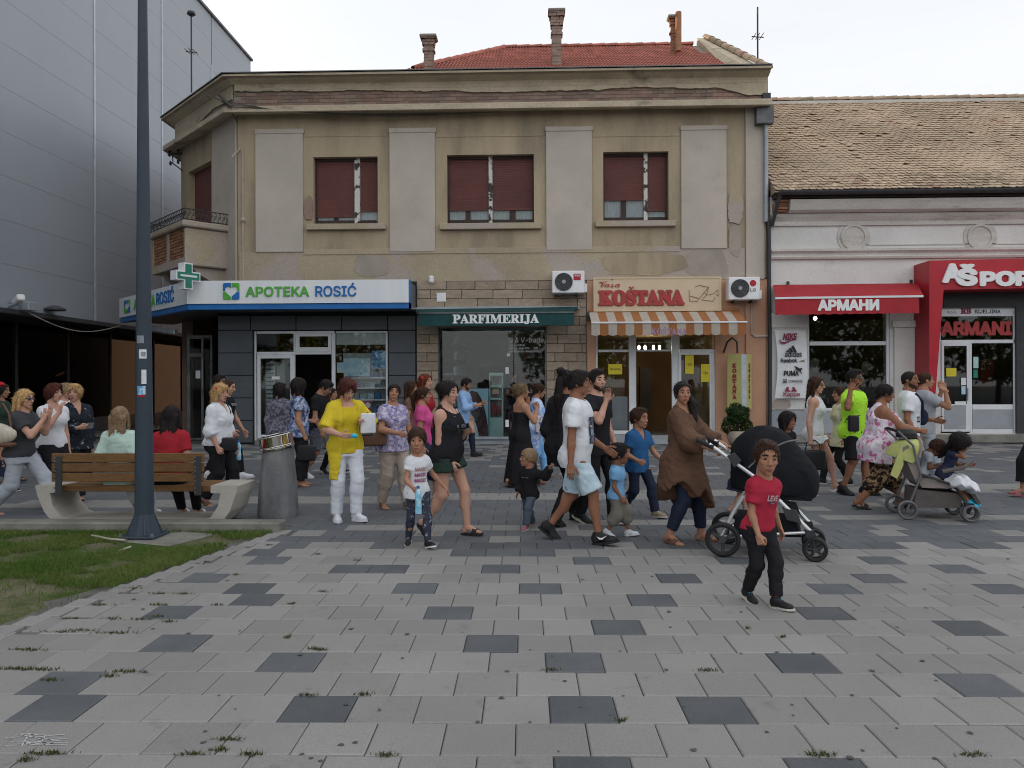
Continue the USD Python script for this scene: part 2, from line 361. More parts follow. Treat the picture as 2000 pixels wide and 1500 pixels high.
# ------------------------------------------------------------------ lawn with kerb
lw = MB(); 
n = 40
gx = np.linspace(0, 1, n); gy = np.linspace(-3, KERB_Y0, n)
pts = []
for yy in gy:
    for t in gx:
        xx = -14 + (lawn_x(yy) + 14) * t
        pts.append([xx, yy, -0.02 + 0.05 * meshkit.fbm(np.array([[xx * 1.3, yy * 1.3, 0]]), 3)[0] * min(1, (1 - t) * 20)])
fs = []
for a in range(n - 1):
    for b in range(n - 1): i = a * n + b; fs += [[i, i + 1, i + n + 1], [i, i + n + 1, i + n]]
lawn = put(None, 'lawn', (np.array(pts), np.array(fs)), 'soil', smooth=True, top=dict(label='patchy lawn soil with bare sandy spots behind the light kerb', kind='structure'))
put(None, 'lawn_kerb', MB().cbox(-14, KERB_X1, KERB_Y0, KERB_Y1, -0.05, 0.10, 0.012), 'kerb_concrete', top=dict(label='low grey concrete kerb between lawn and walkway, in front of the bench', kind='structure'))
def blades(P, h, wd, seed, lean=0.5):
    g = np.random.default_rng(seed); n = len(P)
    a = g.uniform(0, 2 * np.pi, n); hh = h * g.uniform(0.5, 1.2, n); w = wd * g.uniform(0.6, 1.3, n)
    d = np.stack([np.cos(a), np.sin(a), 0 * a], 1); b = g.uniform(0, 2 * np.pi, n); ln = np.stack([np.cos(b), np.sin(b), 0 * b], 1) * (hh * lean * g.uniform(0.2, 1.3, n))[:, None]
    up = np.array([0, 0, 1.0])
    v = np.stack([P - d * w[:, None], P + d * w[:, None], P + ln * 0.35 + up * (hh * 0.6)[:, None] + d * (w * 0.7)[:, None], P + ln * 0.35 + up * (hh * 0.6)[:, None] - d * (w * 0.7)[:, None], P + ln + up * hh[:, None]], 1).reshape(-1, 3)
    i = np.arange(n) * 5
    f = np.concatenate([np.stack([i, i + 1, i + 2], 1), np.stack([i, i + 2, i + 3], 1), np.stack([i + 3, i + 2, i + 4], 1)])
    return v, f
g = np.random.default_rng(3)
Pn = 130000
yy = g.uniform(3.6, KERB_Y0 - 0.01, Pn); xx = lawn_x(yy) - np.abs(g.uniform(0, 1, Pn)) ** 1.0 * 4.2
dens = meshkit.fbm(np.stack([xx * 1.1, yy * 1.6, 0 * xx], 1), 4, 11)
keep = (dens > 0.45) | (g.uniform(0, 1, Pn) < 0.05)
keep &= ~((np.abs(xx + 3.62) < 0.42) & (np.abs(yy - 7.55) < 0.35) & (g.uniform(0, 1, Pn) < 0.93))
P = np.stack([xx, yy, np.full(Pn, 0.0)], 1)[keep]
put(None, 'grass', blades(P, 0.045, 0.0035, 4, 0.8), 'grass', top=dict(label='short patchy green grass on the lawn at the left', cat='grass', kind='stuff'))
wt = []
WEEDS = [(60, 1270, 60), (190, 1182, 60), (120, 1235, 60), (230, 1237, 60), (160, 1232, 50), (140, 1209, 40), (220, 1209, 30), (310, 1160, 30), (355, 1160, 30), (250, 1150, 30), (385, 1102, 20), (310, 1182, 30), (305, 1205, 30), (275, 1211, 30),
         (30, 1307, 60), (75, 1308, 60), (250, 1313, 60), (215, 1322, 30), (100, 1330, 30), (330, 1215, 20), (425, 1182, 18), (630, 1156, 18), (625, 1270, 20), (610, 1268, 14), (90, 1472, 60), (50, 1485, 25), (375, 1474, 40), (490, 1475, 40), (445, 1445, 50), (430, 1465, 30),
         (755, 1475, 36), (600, 1358, 30), (710, 1357, 26), (1075, 1309, 20), (1380, 1310, 34), (1215, 1408, 18), (1600, 1475, 50), (1900, 1475, 40), (525, 1065, 16), (400, 1098, 16), (620, 1083, 12), (700, 1095, 10), (460, 1123, 14), (570, 1180, 12), (560, 1245, 12), (1460, 1228, 8), (1528, 1245, 10)]
for i, (u, v, wpx) in enumerate(WEEDS):
    c = gp(u, v); d = c[1]; w = wpx * d / 1500; k = int(16 + wpx * 1.0)
    a = g.normal(0, 1, (k, 2)); pp = np.stack([c[0] + a[:, 0] * w * 0.34, c[1] + a[:, 1] * 0.009, np.zeros(k)], 1)
    wt.append(blades(pp, 0.017, 0.003, 50 + i, 1.5))
wb = MB()
for m in wt: wb.add(m)
put(None, 'joint_weeds', wb, 'weed', top=dict(label='small weeds and grass tufts growing in the paving joints', cat='weeds', kind='stuff'))
# chalk scribble
M('chalk', (0.55, 0.56, 0.57), (0.3, 0.3, 0.3), scale=60, lo=0.45, hi=0.6, rough=0.95)
ck = MB()
g2 = np.random.default_rng(5)
for k in range(10):
    u0, v0 = g2.uniform(-10, 60), g2.uniform(1434, 1454); L = g2.uniform(50, 120); p = [gp(u0 + L * t, v0 + 7 * math.sin(t * 4 + k) * (1 - t), 0.004) for t in np.linspace(0, 1, 12)]
    for a, b in zip(p[:-1], p[1:]):
        dn = np.array([0, 0.0022, 0]); ck.quad(a - dn, b - dn, b + dn, a + dn)
for k in range(2):
    u0 = 55 + 34 * k; a, b = gp(u0, 1436, 0.004), gp(u0 - 12, 1456, 0.004); dn = np.array([0.003, 0, 0]); ck.quad(a - dn, a + dn, b + dn, b - dn)
put(None, 'chalk_scribble', ck, 'chalk', top=dict(label='white chalk scribble on the paving in the bottom left corner', cat='scribble'))
# litter specks: dark gum spots and small leaves on the paving
gm = MB()
for k in range(80):
    u, v = g2.uniform(250, 2000), g2.uniform(1090, 1490); c = gp(u, v, 0.0042); r0 = g2.uniform(0.006, 0.016)
    a = np.arange(7) * 2 * np.pi / 7; ring = c + np.stack([np.cos(a), np.sin(a), 0 * a], 1) * r0 * g2.uniform(0.7, 1.3, 7)[:, None]
    gm.add((np.vstack([ring, c]), np.array([[i, (i + 1) % 7, 7] for i in range(7)])))
M('gum', (0.09, 0.09, 0.085), rough=0.9)
put(None, 'gum_spots', gm, 'gum', top=dict(label='dark gum spots trodden into the light paving', cat='gum spots', kind='stuff'))
# ================================================================== building materials
M('plaster_raw', (0.32, 0.275, 0.235), (0.26, 0.225, 0.195), scale=2, rough=0.95, fine=0.15, bump=0.5, bscale=18)
M('plaster_olive', (0.38, 0.308, 0.214), (0.285, 0.232, 0.162), scale=0.8, stretch=(1.7, 1.7, 0.4), rough=0.9, spec=0.1, fine=0.13, fscale=30, bump=0.3, bscale=25, third=(0.225, 0.192, 0.14), t_scale=0.8, t_lo=0.52, t_hi=0.74)
M('plaster_band', (0.365, 0.305, 0.215), (0.30, 0.25, 0.18), scale=0.7, rough=0.9, spec=0.1, fine=0.14, fscale=26, bump=0.4, bscale=14, third=(0.34, 0.29, 0.255), t_scale=0.5, t_lo=0.47, t_hi=0.52)
M('plaster_pink', (0.43, 0.382, 0.33), (0.37, 0.33, 0.287), scale=0.9, rough=0.9, spec=0.1, fine=0.1, fscale=35, bump=0.25, third=(0.33, 0.295, 0.265), t_scale=1.8, t_lo=0.63, t_hi=0.74)
M('cornice', (0.42, 0.355, 0.262), (0.33, 0.28, 0.208), scale=1.2, stretch=(1, 1, 2.5), rough=0.9, spec=0.1, fine=0.16, fscale=25, bump=0.4, third=(0.12, 0.105, 0.085), t_scale=1.1, t_lo=0.58, t_hi=0.74)
M('brick_old', (0.24, 0.155, 0.125), (0.19, 0.15, 0.125), scale=3, rough=0.95, spec=0.08, fine=0.22, fscale=40, bump=0.5, rnd=0.22)
M('brick_orange', (0.30, 0.15, 0.085), (0.22, 0.12, 0.08), scale=5, rough=0.95, spec=0.08, fine=0.2, fscale=40, bump=0.5, rnd=0.25)
M('mortar', (0.25, 0.23, 0.2), (0.18, 0.165, 0.145), scale=6, rough=0.95, spec=0.05, bump=0.4)
M('stone_block', (0.33, 0.265, 0.20), (0.25, 0.20, 0.155), scale=3.5, stretch=(1, 1, 3), rough=0.85, spec=0.15, fine=0.2, fscale=45, bump=0.4, rnd=0.13, third=(0.19, 0.155, 0.125), t_scale=3, t_lo=0.6, t_hi=0.75)
M('tile_red', (0.36, 0.125, 0.09), (0.28, 0.105, 0.08), scale=3, rough=0.8, spec=0.2, fine=0.15, rnd=0.18, bump=0.2)
M('tile_beige', (0.36, 0.275, 0.195), (0.275, 0.215, 0.155), scale=0.7, rough=0.92, spec=0.1, fine=0.25, fscale=22, rnd=0.26, bump=0.3, third=(0.27, 0.165, 0.125), t_scale=0.9, t_lo=0.6, t_hi=0.68)
M('frame_brown', (0.05, 0.032, 0.026), (0.03, 0.02, 0.018), scale=8, rough=0.6, rnd=0.1)
M('shutter', (0.125, 0.046, 0.04), (0.10, 0.038, 0.034), scale=2, rough=0.6, spec=0.25, fine=0.06)
M('peeling', (0.5, 0.48, 0.44), (0.05, 0.035, 0.03), scale=5, stretch=(1, 1, 1), lo=0.52, hi=0.55, rough=0.8)
M('curtain', (0.55, 0.6, 0.62), (0.42, 0.46, 0.5), scale=14, stretch=(6, 6, 0.3), rough=0.9, trans=0.2, bump=0)
M('metal_dark', (0.035, 0.037, 0.04), (0.025, 0.026, 0.03), scale=6, rough=0.5, spec=0.4)
M('metal_grey', (0.30, 0.33, 0.36), (0.22, 0.25, 0.28), scale=2, rough=0.45, spec=0.4, metal=0.3)
M('zinc', (0.16, 0.165, 0.17), (0.09, 0.09, 0.095), scale=3, rough=0.6, metal=0.4)
M('white_paint', (0.72, 0.73, 0.74), (0.65, 0.66, 0.68), scale=2, rough=0.5, spec=0.3, fine=0.04, bump=0)
M('white_pvc', (0.62, 0.64, 0.66), (0.54, 0.56, 0.58), scale=2, rough=0.4, spec=0.4, fine=0.04, bump=0)
M('panel_anthracite', (0.075, 0.083, 0.095), (0.062, 0.069, 0.08), scale=1.2, rough=0.4, spec=0.4, fine=0.05, rnd=0.06, bump=0)
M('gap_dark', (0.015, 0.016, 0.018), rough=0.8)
M('sign_white', (0.66, 0.70, 0.76), (0.58, 0.62, 0.68), scale=1.5, stretch=(3, 3, 0.5), rough=0.4, spec=0.35, fine=0.04, bump=0)
M('blue', (0.02, 0.14, 0.40), (0.015, 0.11, 0.33), scale=3, rough=0.4, bump=0)
M('green', (0.09, 0.36, 0.055), (0.07, 0.30, 0.045), scale=3, rough=0.4, bump=0)
M('cross_green', (0.03, 0.19, 0.14), (0.01, 0.16, 0.10), scale=3, rough=0.4, bump=0)
M('awning_green', (0.012, 0.055, 0.055), (0.009, 0.042, 0.043), scale=3, rough=0.8, bump=0.1)
M('letter_white', (0.75, 0.76, 0.76), (0.62, 0.63, 0.63), scale=6, rough=0.6, bump=0)
M('peach', (0.50, 0.29, 0.19), (0.44, 0.255, 0.17), scale=0.8, rough=0.9, spec=0.1, fine=0.08, fscale=35, bump=0.15, third=(0.38, 0.22, 0.15), t_scale=0.9, t_lo=0.6, t_hi=0.78)
M('cream', (0.55, 0.44, 0.30), (0.50, 0.40, 0.275), scale=1.5, rough=0.5, fine=0.04, bump=0)
M('red_letter', (0.36, 0.045, 0.045), (0.29, 0.04, 0.04), scale=5, rough=0.5, bump=0)
M('orange_cloth', (0.42, 0.18, 0.075), (0.36, 0.155, 0.065), scale=4, rough=0.9, bump=0.1, trans=0.15)
M('cream_cloth', (0.55, 0.49, 0.42), (0.47, 0.42, 0.36), scale=4, rough=0.9, bump=0.1, trans=0.15)
M('red_cloth', (0.33, 0.025, 0.032), (0.27, 0.022, 0.028), scale=4, rough=0.8, bump=0.1)
M('red_panel', (0.36, 0.014, 0.025), (0.31, 0.012, 0.022), scale=2, rough=0.35, spec=0.4, bump=0)
M('yellow_sign', (0.62, 0.52, 0.04), (0.55, 0.46, 0.03), scale=4, rough=0.6, bump=0)
M('pale_yellow', (0.52, 0.49, 0.19), (0.47, 0.44, 0.17), scale=3, rough=0.6, bump=0)
M('plaster_white', (0.60, 0.59, 0.57), (0.52, 0.51, 0.49), scale=0.7, rough=0.9, spec=0.1, fine=0.07, fscale=25, bump=0.2, third=(0.40, 0.38, 0.36), t_scale=0.9, t_lo=0.6, t_hi=0.78)
M('moulding_white', (0.52, 0.495, 0.46), (0.42, 0.395, 0.365), scale=1.5, stretch=(0.5, 1, 3), rough=0.9, fine=0.14, fscale=30, bump=0.3, third=(0.2, 0.17, 0.145), t_scale=0.9, t_lo=0.58, t_hi=0.72)
M('grey_plinth', (0.30, 0.32, 0.345), (0.24, 0.26, 0.28), scale=1.5, rough=0.8)
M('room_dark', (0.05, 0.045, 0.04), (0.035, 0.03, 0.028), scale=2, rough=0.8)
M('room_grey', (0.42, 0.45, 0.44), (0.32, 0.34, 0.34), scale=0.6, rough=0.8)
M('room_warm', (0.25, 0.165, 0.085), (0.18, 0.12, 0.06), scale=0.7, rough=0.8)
M('mall_panel', (0.245, 0.268, 0.298), (0.228, 0.25, 0.28), scale=0.25, rough=0.45, spec=0.5, metal=0.1, fine=0.02, rnd=0.02, bump=0.0)
M('mall_trim', (0.42, 0.46, 0.50), rough=0.4, metal=0.3, bump=0)
M('seam', (0.225, 0.245, 0.27), rough=0.6, bump=0)
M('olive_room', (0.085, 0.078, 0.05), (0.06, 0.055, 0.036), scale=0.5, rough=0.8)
glass('glass_clear', (0.93, 0.96, 0.96)); glass('glass_dark', (0.55, 0.6, 0.6), 1.55); glass('glass_tint', (0.75, 0.82, 0.82), 1.5)
emit('lamp_warm', (1.0, 0.8, 0.55), 34.0)

D = 20.0
def X(u, v=600, Y=D): return fp(u, v, Y)[0]
def Z(v, u=1000, Y=D): return fp(u, v, Y)[1]
def pxbox(mb, u0, v0, u1, v1, Yf, Yb, c=0):
    x0, z1 = fp(u0, v0, Yf); x1, z0 = fp(u1, v1, Yf)
    return mb.cbox(x0, x1, Yf, Yb, z0, z1, c) if c else mb.box(x0, x1, Yf, Yb, z0, z1)
def pb(u0, v0, u1, v1, Yf, Yb, c=0): return pxbox(MB(), u0, v0, u1, v1, Yf, Yb, c)
def rect(u0, v0, u1, v1, Y=D):
    x0, z1 = fp(u0, v0, Y); x1, z0 = fp(u1, v1, Y); return sbox(min(x0, x1), min(z0, z1), max(x0, x1), max(z0, z1))
def run_profile(path, prof, closed_ends=True):
    """sweeps a profile [(out, z)] along a plan polyline (outward side = left of travel turned -90)"""
    P = np.asarray(path, float); k = len(P); T = np.diff(P, axis=0); T /= np.linalg.norm(T, axis=1, keepdims=True)
    Nn = np.stack([T[:, 1], -T[:, 0]], 1); mit = []
    for i in range(k):
        a = Nn[max(i - 1, 0)]; b = Nn[min(i, k - 2)]; m = a + b; m /= np.linalg.norm(m); mit.append(m / max(0.3, m @ a))
    v = np.array([[P[i, 0] + mit[i][0] * o, P[i, 1] + mit[i][1] * o, z] for i in range(k) for o, z in prof]); n = len(prof); f = []
    for i in range(k - 1):
        for j in range(n):
            a, b = i * n + j, i * n + (j + 1) % n; f += [[a, b, b + n], [a, b + n, a + n]]
    if closed_ends:
        pg = trimesh.creation.triangulate_polygon(Polygon(prof), engine='earcut') if False else None
        for e in (0, k - 1):
            c = len(v); v = np.vstack([v, v[e * n:(e + 1) * n].mean(0)])
            for j in range(n): f.append([c, e * n + j, e * n + (j + 1) % n])
    return v, np.array(f)
def room(parent, u0, v0, u1, v1, Yf, depth, mat, floor_mat=None, name='room'):
    x0, z1 = fp(u0, v0, Yf); x1, z0 = fp(u1, v1, Yf); m = MB(); t = 0.05; Yb = Yf + depth
    m.box(x0 - t, x0, Yf, Yb, z0, z1); m.box(x1, x1 + t, Yf, Yb, z0, z1); m.box(x0 - t, x1 + t, Yb, Yb + t, z0, z1); m.box(x0 - t, x1 + t, Yf, Yb, z1, z1 + t)
    put(parent, name, m, mat)
    put(parent, name + '_floor', MB().box(x0 - t, x1 + t, Yf, Yb, z0 - t, z0), floor_mat or mat)

# ================================================================== corner house
xA = X(466); uB = 354
s_ = None
for s in np.linspace(1, 5, 401):
    u, v, d = proj((xA - s, D + s, 6)); 
    if u <= uB: s_ = s; break
CH = s_
A_ = np.array([xA, D]); B_ = np.array([xA - CH, D + CH]); xR = X(1497); BACK = 44.0  # house depth stretched, unseen, so the mall glass mirrors wall, not sky
house = thing('corner_house', 'two storey olive beige corner house with four pale pilasters, maroon blinds and red tiled roof', 'house', ((xA + xR) / 2, D, 0))
zG = Z(546); zT = Z(212)
WINS = [(612, 307, 738, 436), (873, 303, 1043, 435), (1178, 297, 1306, 430)]
wall = sbox(xA, zG, xR, zT + 0.2)
for w in WINS: wall = wall.difference(rect(*w))
put(house, 'wall', MB().prism(wall, D, D + 0.34), 'plaster_olive')
# chamfered corner wall with the balcony door opening, built flat then turned 45 degrees
L = CH * math.sqrt(2); cdir = (B_ - A_) / L; cn = np.array([-1, -1]) / math.sqrt(2)
def cham(m, out0=0.0):
    """local x runs from the corner A along the chamfer, local y goes inwards"""
    v, f = m.get(); inn = -cn
    w = np.stack([A_[0] + cdir[0] * v[:, 0] + inn[0] * v[:, 1], A_[1] + cdir[1] * v[:, 0] + inn[1] * v[:, 1], v[:, 2]], 1)
    return w, f[:, ::-1]
def cu(u):   # local x on the chamfer under a pixel column
    d = ray(u, 500); o = EYE[:2]; 
    Mx = np.array([[d[0], -cdir[0]], [d[1], -cdir[1]]]); t = np.linalg.solve(Mx, A_ - o); return t[1]
def cz(u, v):
    d = ray(u, v); Mx = np.array([[d[0], -cdir[0]], [d[1], -cdir[1]]]); t = np.linalg.solve(Mx, A_ - EYE[:2]); return EYE[2] + d[2] * t[0]
d0, d1 = cu(413), cu(368); zd0, zd1 = cz(390, 445), cz(390, 325)
cw = sbox(0, zG, L, zT + 0.2).difference(sbox(d0, zd0, d1, zd1))
put(house, 'chamfer_wall', cham(MB().prism(cw, 0.002, 0.34)), 'plaster_olive')
put(house, 'balcony_door', cham(MB().box(d0, d1, 0.2, 0.24, zd0, zd1)), 'shutter')
put(house, 'pilaster', cham(MB().cbox(0.06, cu(418), -0.05, 0.0, zG, zT, 0.01)), 'plaster_pink', label='broad pale pilaster on the cut corner')
side = MB(); side.box(B_[0], B_[0] + 0.34, B_[1] + 0.03, BACK, 0, zT + 1.0); side.box(xR - 0.34, xR, D + 0.36, BACK, 0, zT + 1.0); side.box(B_[0], xR, BACK, BACK + 0.3, 0, zT + 1.0)
side.box(B_[0] + 0.4, xR - 0.4, D + 0.9, BACK - 0.1, zG - 0.25, zG - 0.02)
put(house, 'rear_walls', side, 'brick_old')  # unseen side wall given dark brick to darken its reflection in the mall glass
for (u0, u1, vt, vb) in ((498, 592, 252, 492), (760, 850, 250, 491), (1066, 1157, 247, 488), (1330, 1420, 245, 485)):
    put(house, 'pilaster', pb(u0, vt + 9, u1, vb, D - 0.055, D - 0.001, 0.01), 'plaster_pink')
    put(house, 'capital', pb(u0 - 1, vt, u1 + 1, vt + 8, D - 0.075, D - 0.001, 0.01), 'plaster_pink')
put(house, 'pilaster', pb(1456, 205, 1494, 545, D - 0.05, D - 0.001, 0.01), 'plaster_pink', label='narrow corner pilaster at the right end')
put(house, 'plaster_band', pb(467, 493, 1455, 545, D - 0.03, D - 0.0012, 0.008), 'plaster_band')
put(house, 'string_course', pb(593, 487, 1328, 491.5, D - 0.045, D - 0.0012, 0.008), 'plaster_band')
for (u0, u1) in ((593, 759), (851, 1065), (1158, 1329)): put(house, 'incised_line', pb(u0, 263.5, u1, 265.2, D - 0.012, D - 0.001), 'plaster_olive')
# bare patches where plaster has come off
def blob(u0, v0, u1, v1, Y, seed, n=26):
    q = np.random.default_rng(seed); a = np.sort(q.uniform(0, 2 * np.pi, n)); r = 1 + 0.22 * np.cumsum(q.normal(0, 0.5, n)) / n ** 0.5 + q.normal(0, 0.06, n)
    x0, z1 = fp(u0, v0, Y); x1, z0 = fp(u1, v1, Y)
    ex = 0.75; cxx = np.sign(np.cos(a)) * np.abs(np.cos(a)) ** ex; czz = np.sign(np.sin(a)) * np.abs(np.sin(a)) ** ex
    return Polygon(np.stack([(x0 + x1) / 2 + (x1 - x0) / 2 * cxx * r, (z0 + z1) / 2 + (z1 - z0) / 2 * czz * r], 1)).buffer(0)
put(house, 'plaster_patch', MB().prism(blob(1172, 493, 1338, 537, D - 0.03, 2), D - 0.036, D - 0.0305), 'plaster_olive', label='smooth olive plaster patch above the cream shop sign')
for i, (a, b, c, d, m) in enumerate(((1335, 482, 1424, 545, 'plaster_raw'), (1421, 370, 1452, 440, 'plaster_band'), (593, 383, 611, 434, 'brick_old'), (1424, 440, 1448, 500, 'plaster_raw'), (690, 496, 760, 540, 'plaster_raw'))):
    put(house, 'plaster_patch', MB().prism(blob(a, b, c, d, D - 0.03, 10 + i), D - 0.0345 - i * 0.0005, D - 0.0305 if b > 480 else D + 0.01), m)
# windows
def sill(u0, u1, v): return pb(u0, v, u1, v + 10, D - 0.12, D - 0.0015, 0.012)
WDEF = [dict(mull=(692, 703), sh=[(614, 691, 423), (704, 737, 412)], panes=[(617, 652), (661, 690), (706, 735)], bars=[(652, 661)]),
        dict(mull=(954, 962), sh=[(875, 953, 410), (963, 1042, 409)], panes=[(877, 909), (919, 951), (964, 995), (1007, 1038)], bars=[(909, 919), (995, 1007)]),
        dict(mull=(1257, 1265), sh=[(1180, 1256, 390), (1266, 1304, 411)], panes=[(1181, 1212), (1223, 1254), (1268, 1298)], bars=[(1212, 1223)])]
for w, q in zip(WINS, WDEF):
    u0, v0, u1, v1 = w
    fr = rect(u0, v0, u1, v1).difference(rect(u0 + 3, v0 + 5, u1 - 3, v1 - 4))
    wn = put(house, 'window', MB().prism(fr, D + 0.16, D + 0.26), 'frame_brown')
    for (a, b, vb) in q['sh']:
        m = MB(); x0, z1 = fp(a, v0 + 4, D + 0.2); x1, z0 = fp(b, vb, D + 0.2); nsl = int((z1 - z0) / 0.045)
        for i in range(nsl):
            zz = z0 + (z1 - z0) * i / nsl; m.hull([(x, yy, z) for x in (x0, x1) for yy, z in ((D + 0.205, zz), (D + 0.2025, zz + 0.006), (D + 0.2025, zz + 0.038), (D + 0.205, zz + 0.0435), (D + 0.215, zz), (D + 0.215, zz + 0.0435))])
        m.box(x0, x1, D + 0.185, D + 0.21, z0 - 0.02, z0)
        put(wn, 'roller_blind', m, 'shutter')
    put(wn, 'mullion', pb(q['mull'][0], v0 + 2, q['mull'][1], v1, D + 0.14, D + 0.2, 0.008), 'peeling')
    for (a, b) in q['bars']: put(wn, 'sash_bar', pb(a, v0 + 60, b, v1 - 2, D + 0.218, D + 0.235), 'frame_brown')
    put(wn, 'bottom_rail', pb(u0 + 3, v1 - 5, u1 - 3, v1 - 1, D + 0.205, D + 0.255), 'frame_brown')
    for (a, b) in q['panes']:
        put(wn, 'pane', pb(a, v0 + 62, b, v1 - 4, D + 0.236, D + 0.24), 'glass_clear')
    cx = MB(); x0, z1 = fp(u0, v0, D + 0.3); x1, z0 = fp(u1, v1, D + 0.3); nn = 120; xs = np.linspace(x0, x1, nn)
    yv = D + 0.31 + 0.012 * np.sin(xs * 70) ; vv = np.vstack([np.stack([xs, yv, np.full(nn, z0)], 1), np.stack([xs, yv, np.full(nn, z1)], 1)])
    cx.add((vv, np.array([[i, i + 1, nn + i + 1] for i in range(nn - 1)] + [[i, nn + i + 1, nn + i] for i in range(nn - 1)])))
    put(wn, 'curtain', cx, 'curtain')
    put(wn, 'sill', sill(u0 - 15, u1 + 15, v1 + 1), 'plaster_band')
# cornice: path from right end to the corner and round the chamfer, plus a return on the far side
PATH = [(B_[0], B_[1] + 3.0), tuple(B_), tuple(A_), (xR + 0.02, D)]
def zo(v, out): return Z(v, 1000, D - out)
prof_low = [(-0.05, zT - 0.05), (0.10, zT - 0.10), (0.42, zo(213, 0.42)), (0.46, zo(212, 0.42)), (0.46, zo(201, 0.46)), (0.38, zo(199, 0.4)), (-0.05, zo(196, 0.3))]
put(house, 'cornice', run_profile(PATH, prof_low), 'cornice', label='lower cornice with broken edge')
zb0, zb1 = zo(198.5, 0.2), zo(156, 0.2)
put(house, 'attic_wall', run_profile(PATH, [(-0.3, zb0 - 0.15), (0.12, zb0 - 0.15), (0.12, zb1 + 0.1), (-0.3, zb1 + 0.1)]), 'mortar')
prof_top = [(-0.3, zb1), (0.20, zb1), (0.22, zo(152, 0.3)), (0.34, zo(146, 0.4)), (0.40, zo(141, 0.4)), (0.50, zo(140, 0.5)), (0.50, zo(136, 0.5)), (0.46, zo(134.5, 0.5)), (-0.3, zo(134.5, 0.3))]
put(house, 'cornice', run_profile(PATH, prof_top), 'cornice', label='upper crown moulding')
put(house, 'coping', run_profile(PATH, [(-0.3, zo(134.3, 0.3)), (0.53, zo(134.3, 0.5)), (0.53, zo(132.6, 0.5)), (-0.3, zo(132.6, 0.5))]), 'zinc')
# plaster plate over the bricks with a ragged lower edge
q = np.random.default_rng(21)
xs = np.arange(xA - 0.02, xR, 0.09); edge = zb1 - 0.23 - 0.10 * meshkit.fbm(np.stack([xs * 0.9, 0 * xs, 0 * xs], 1), 4, 3) - 0.16 * (meshkit.noise(np.stack([xs * 0.35, 0 * xs + 5, 0 * xs], 1), 4) - 0.5) + q.normal(0, 0.008, len(xs))
edge[xs > X(1400)] -= 0.22 * np.clip((xs[xs > X(1400)] - X(1400)) / 0.8, 0, 1)
edge = np.maximum(edge, zb0 - 0.12)
put(house, 'frieze_plaster', MB().prism(list(zip(xs, edge)) + [(xs[-1], zb1 + 0.01), (xs[0], zb1 + 0.01)], D - 0.185, D - 0.15), 'cornice')
put(house, 'frieze_line', MB().box(xA, xR, D - 0.192, D - 0.186, zb1 - 0.16, zb1 - 0.15), 'cornice')
put(house, 'frieze_plaster', cham(MB().prism([(0, zb0 + 0.2), (L * 0.3, zb0 + 0.28), (L * 0.6, zb0 + 0.1), (L, zb0), (L, zb1), (0, zb1)], -0.17, -0.13)), 'cornice')
rows = 5; bh = (zb1 - 0.2 - (zb0 - 0.1)) / rows
for r in range(rows):
    xx = xA + (0.13 if r % 2 else 0)
    while xx < xR - 0.1:
        zc = zb0 - 0.1 + r * bh
        if zc + bh * 0.2 < np.interp(xx + 0.12, xs, edge) + 0.03:
            o = 0.012 * q.random()
            put(house, 'brick', MB().box(xx, min(xx + 0.262, xR - 0.02), D - 0.128 - o, D - 0.10, zc, zc + bh - 0.012), 'brick_old')
        xx += 0.275
# balcony: slab, moulded rim, side brick infill, iron railing
bo = 1.15
b0, b1 = -0.05, L - 0.2
zt, zb_ = cz(400, 432), cz(400, 530)
balc = thing('balcony', 'small plastered balcony with brick infill and iron railing on the cut corner above the pharmacy', 'balcony', (A_[0] - 1.5, A_[1], zb_))
# plan: from the photo its ends lie at u=440 (near corner, front) and u=292
def onray(u, dist_in):  # point on a line parallel to the chamfer, dist_in outwards
    d = ray(u, 500); o = A_ + cn * dist_in; Mx = np.array([[d[0], -cdir[0]], [d[1], -cdir[1]]]); t = np.linalg.solve(Mx, o - EYE[:2]); return t[1]
e0, e1 = onray(362, bo), onray(296, bo); f0 = cu(437)
def bz(u, v):  # height on the balcony's front plane
    d = ray(u, v); o = A_ + cn * bo; Mx = np.array([[d[0], -cdir[0]], [d[1], -cdir[1]]]); t = np.linalg.solve(Mx, o - EYE[:2]); return EYE[2] + d[2] * t[0]
zr = bz(330, 455); zlow = bz(330, 527)
pl = lambda x0, x1, y0, y1, z0, z1, c=0.01: cham(MB().cbox(x0, x1, y0, y1, z0, z1, c))
put(balc, 'parapet', pl(e0, e0 + 0.14, -bo, -0.003, zlow, zr, 0.03), 'plaster_band', label='smooth end wall of the balcony')
put(balc, 'parapet', pl(e1 - 0.14, e1, -bo, -0.003, zlow, zr), 'plaster_band')
put(balc, 'slab', pl(e0 + 0.142, e1 - 0.142, -bo, -0.003, zlow, zlow + 0.22), 'plaster_band')
mid = (e0 + e1) / 2
put(balc, 'pier', pl(mid - 0.09, mid + 0.09, -bo, -bo + 0.15, zlow + 0.222, zr - 0.001), 'plaster_band')
put(balc, 'back_infill', pl(e0 + 0.142, e1 - 0.142, -bo + 0.06, -bo + 0.13, zlow + 0.222, zr), 'mortar')
for (x0, x1) in ((e0 + 0.15, mid - 0.095), (mid + 0.095, e1 - 0.15)):
    nr = 9; hh = (zr - zlow - 0.23) / nr
    for r in range(nr):
        nb = 4; wd = (x1 - x0) / nb
        for k in range(-1 if r % 2 else 0, nb):
            a = max(x0, x0 + (k + 0.5 * (r % 2)) * wd) + 0.006; b = min(x1, x0 + (k + 1 + 0.5 * (r % 2)) * wd) - 0.006
            if b - a > 0.04: put(balc, 'brick', pl(a, b, -bo + 0.01 + 0.012 * q.random(), -bo + 0.058, zlow + 0.226 + r * hh, zlow + 0.226 + (r + 1) * hh - 0.014, 0.004), 'brick_orange')
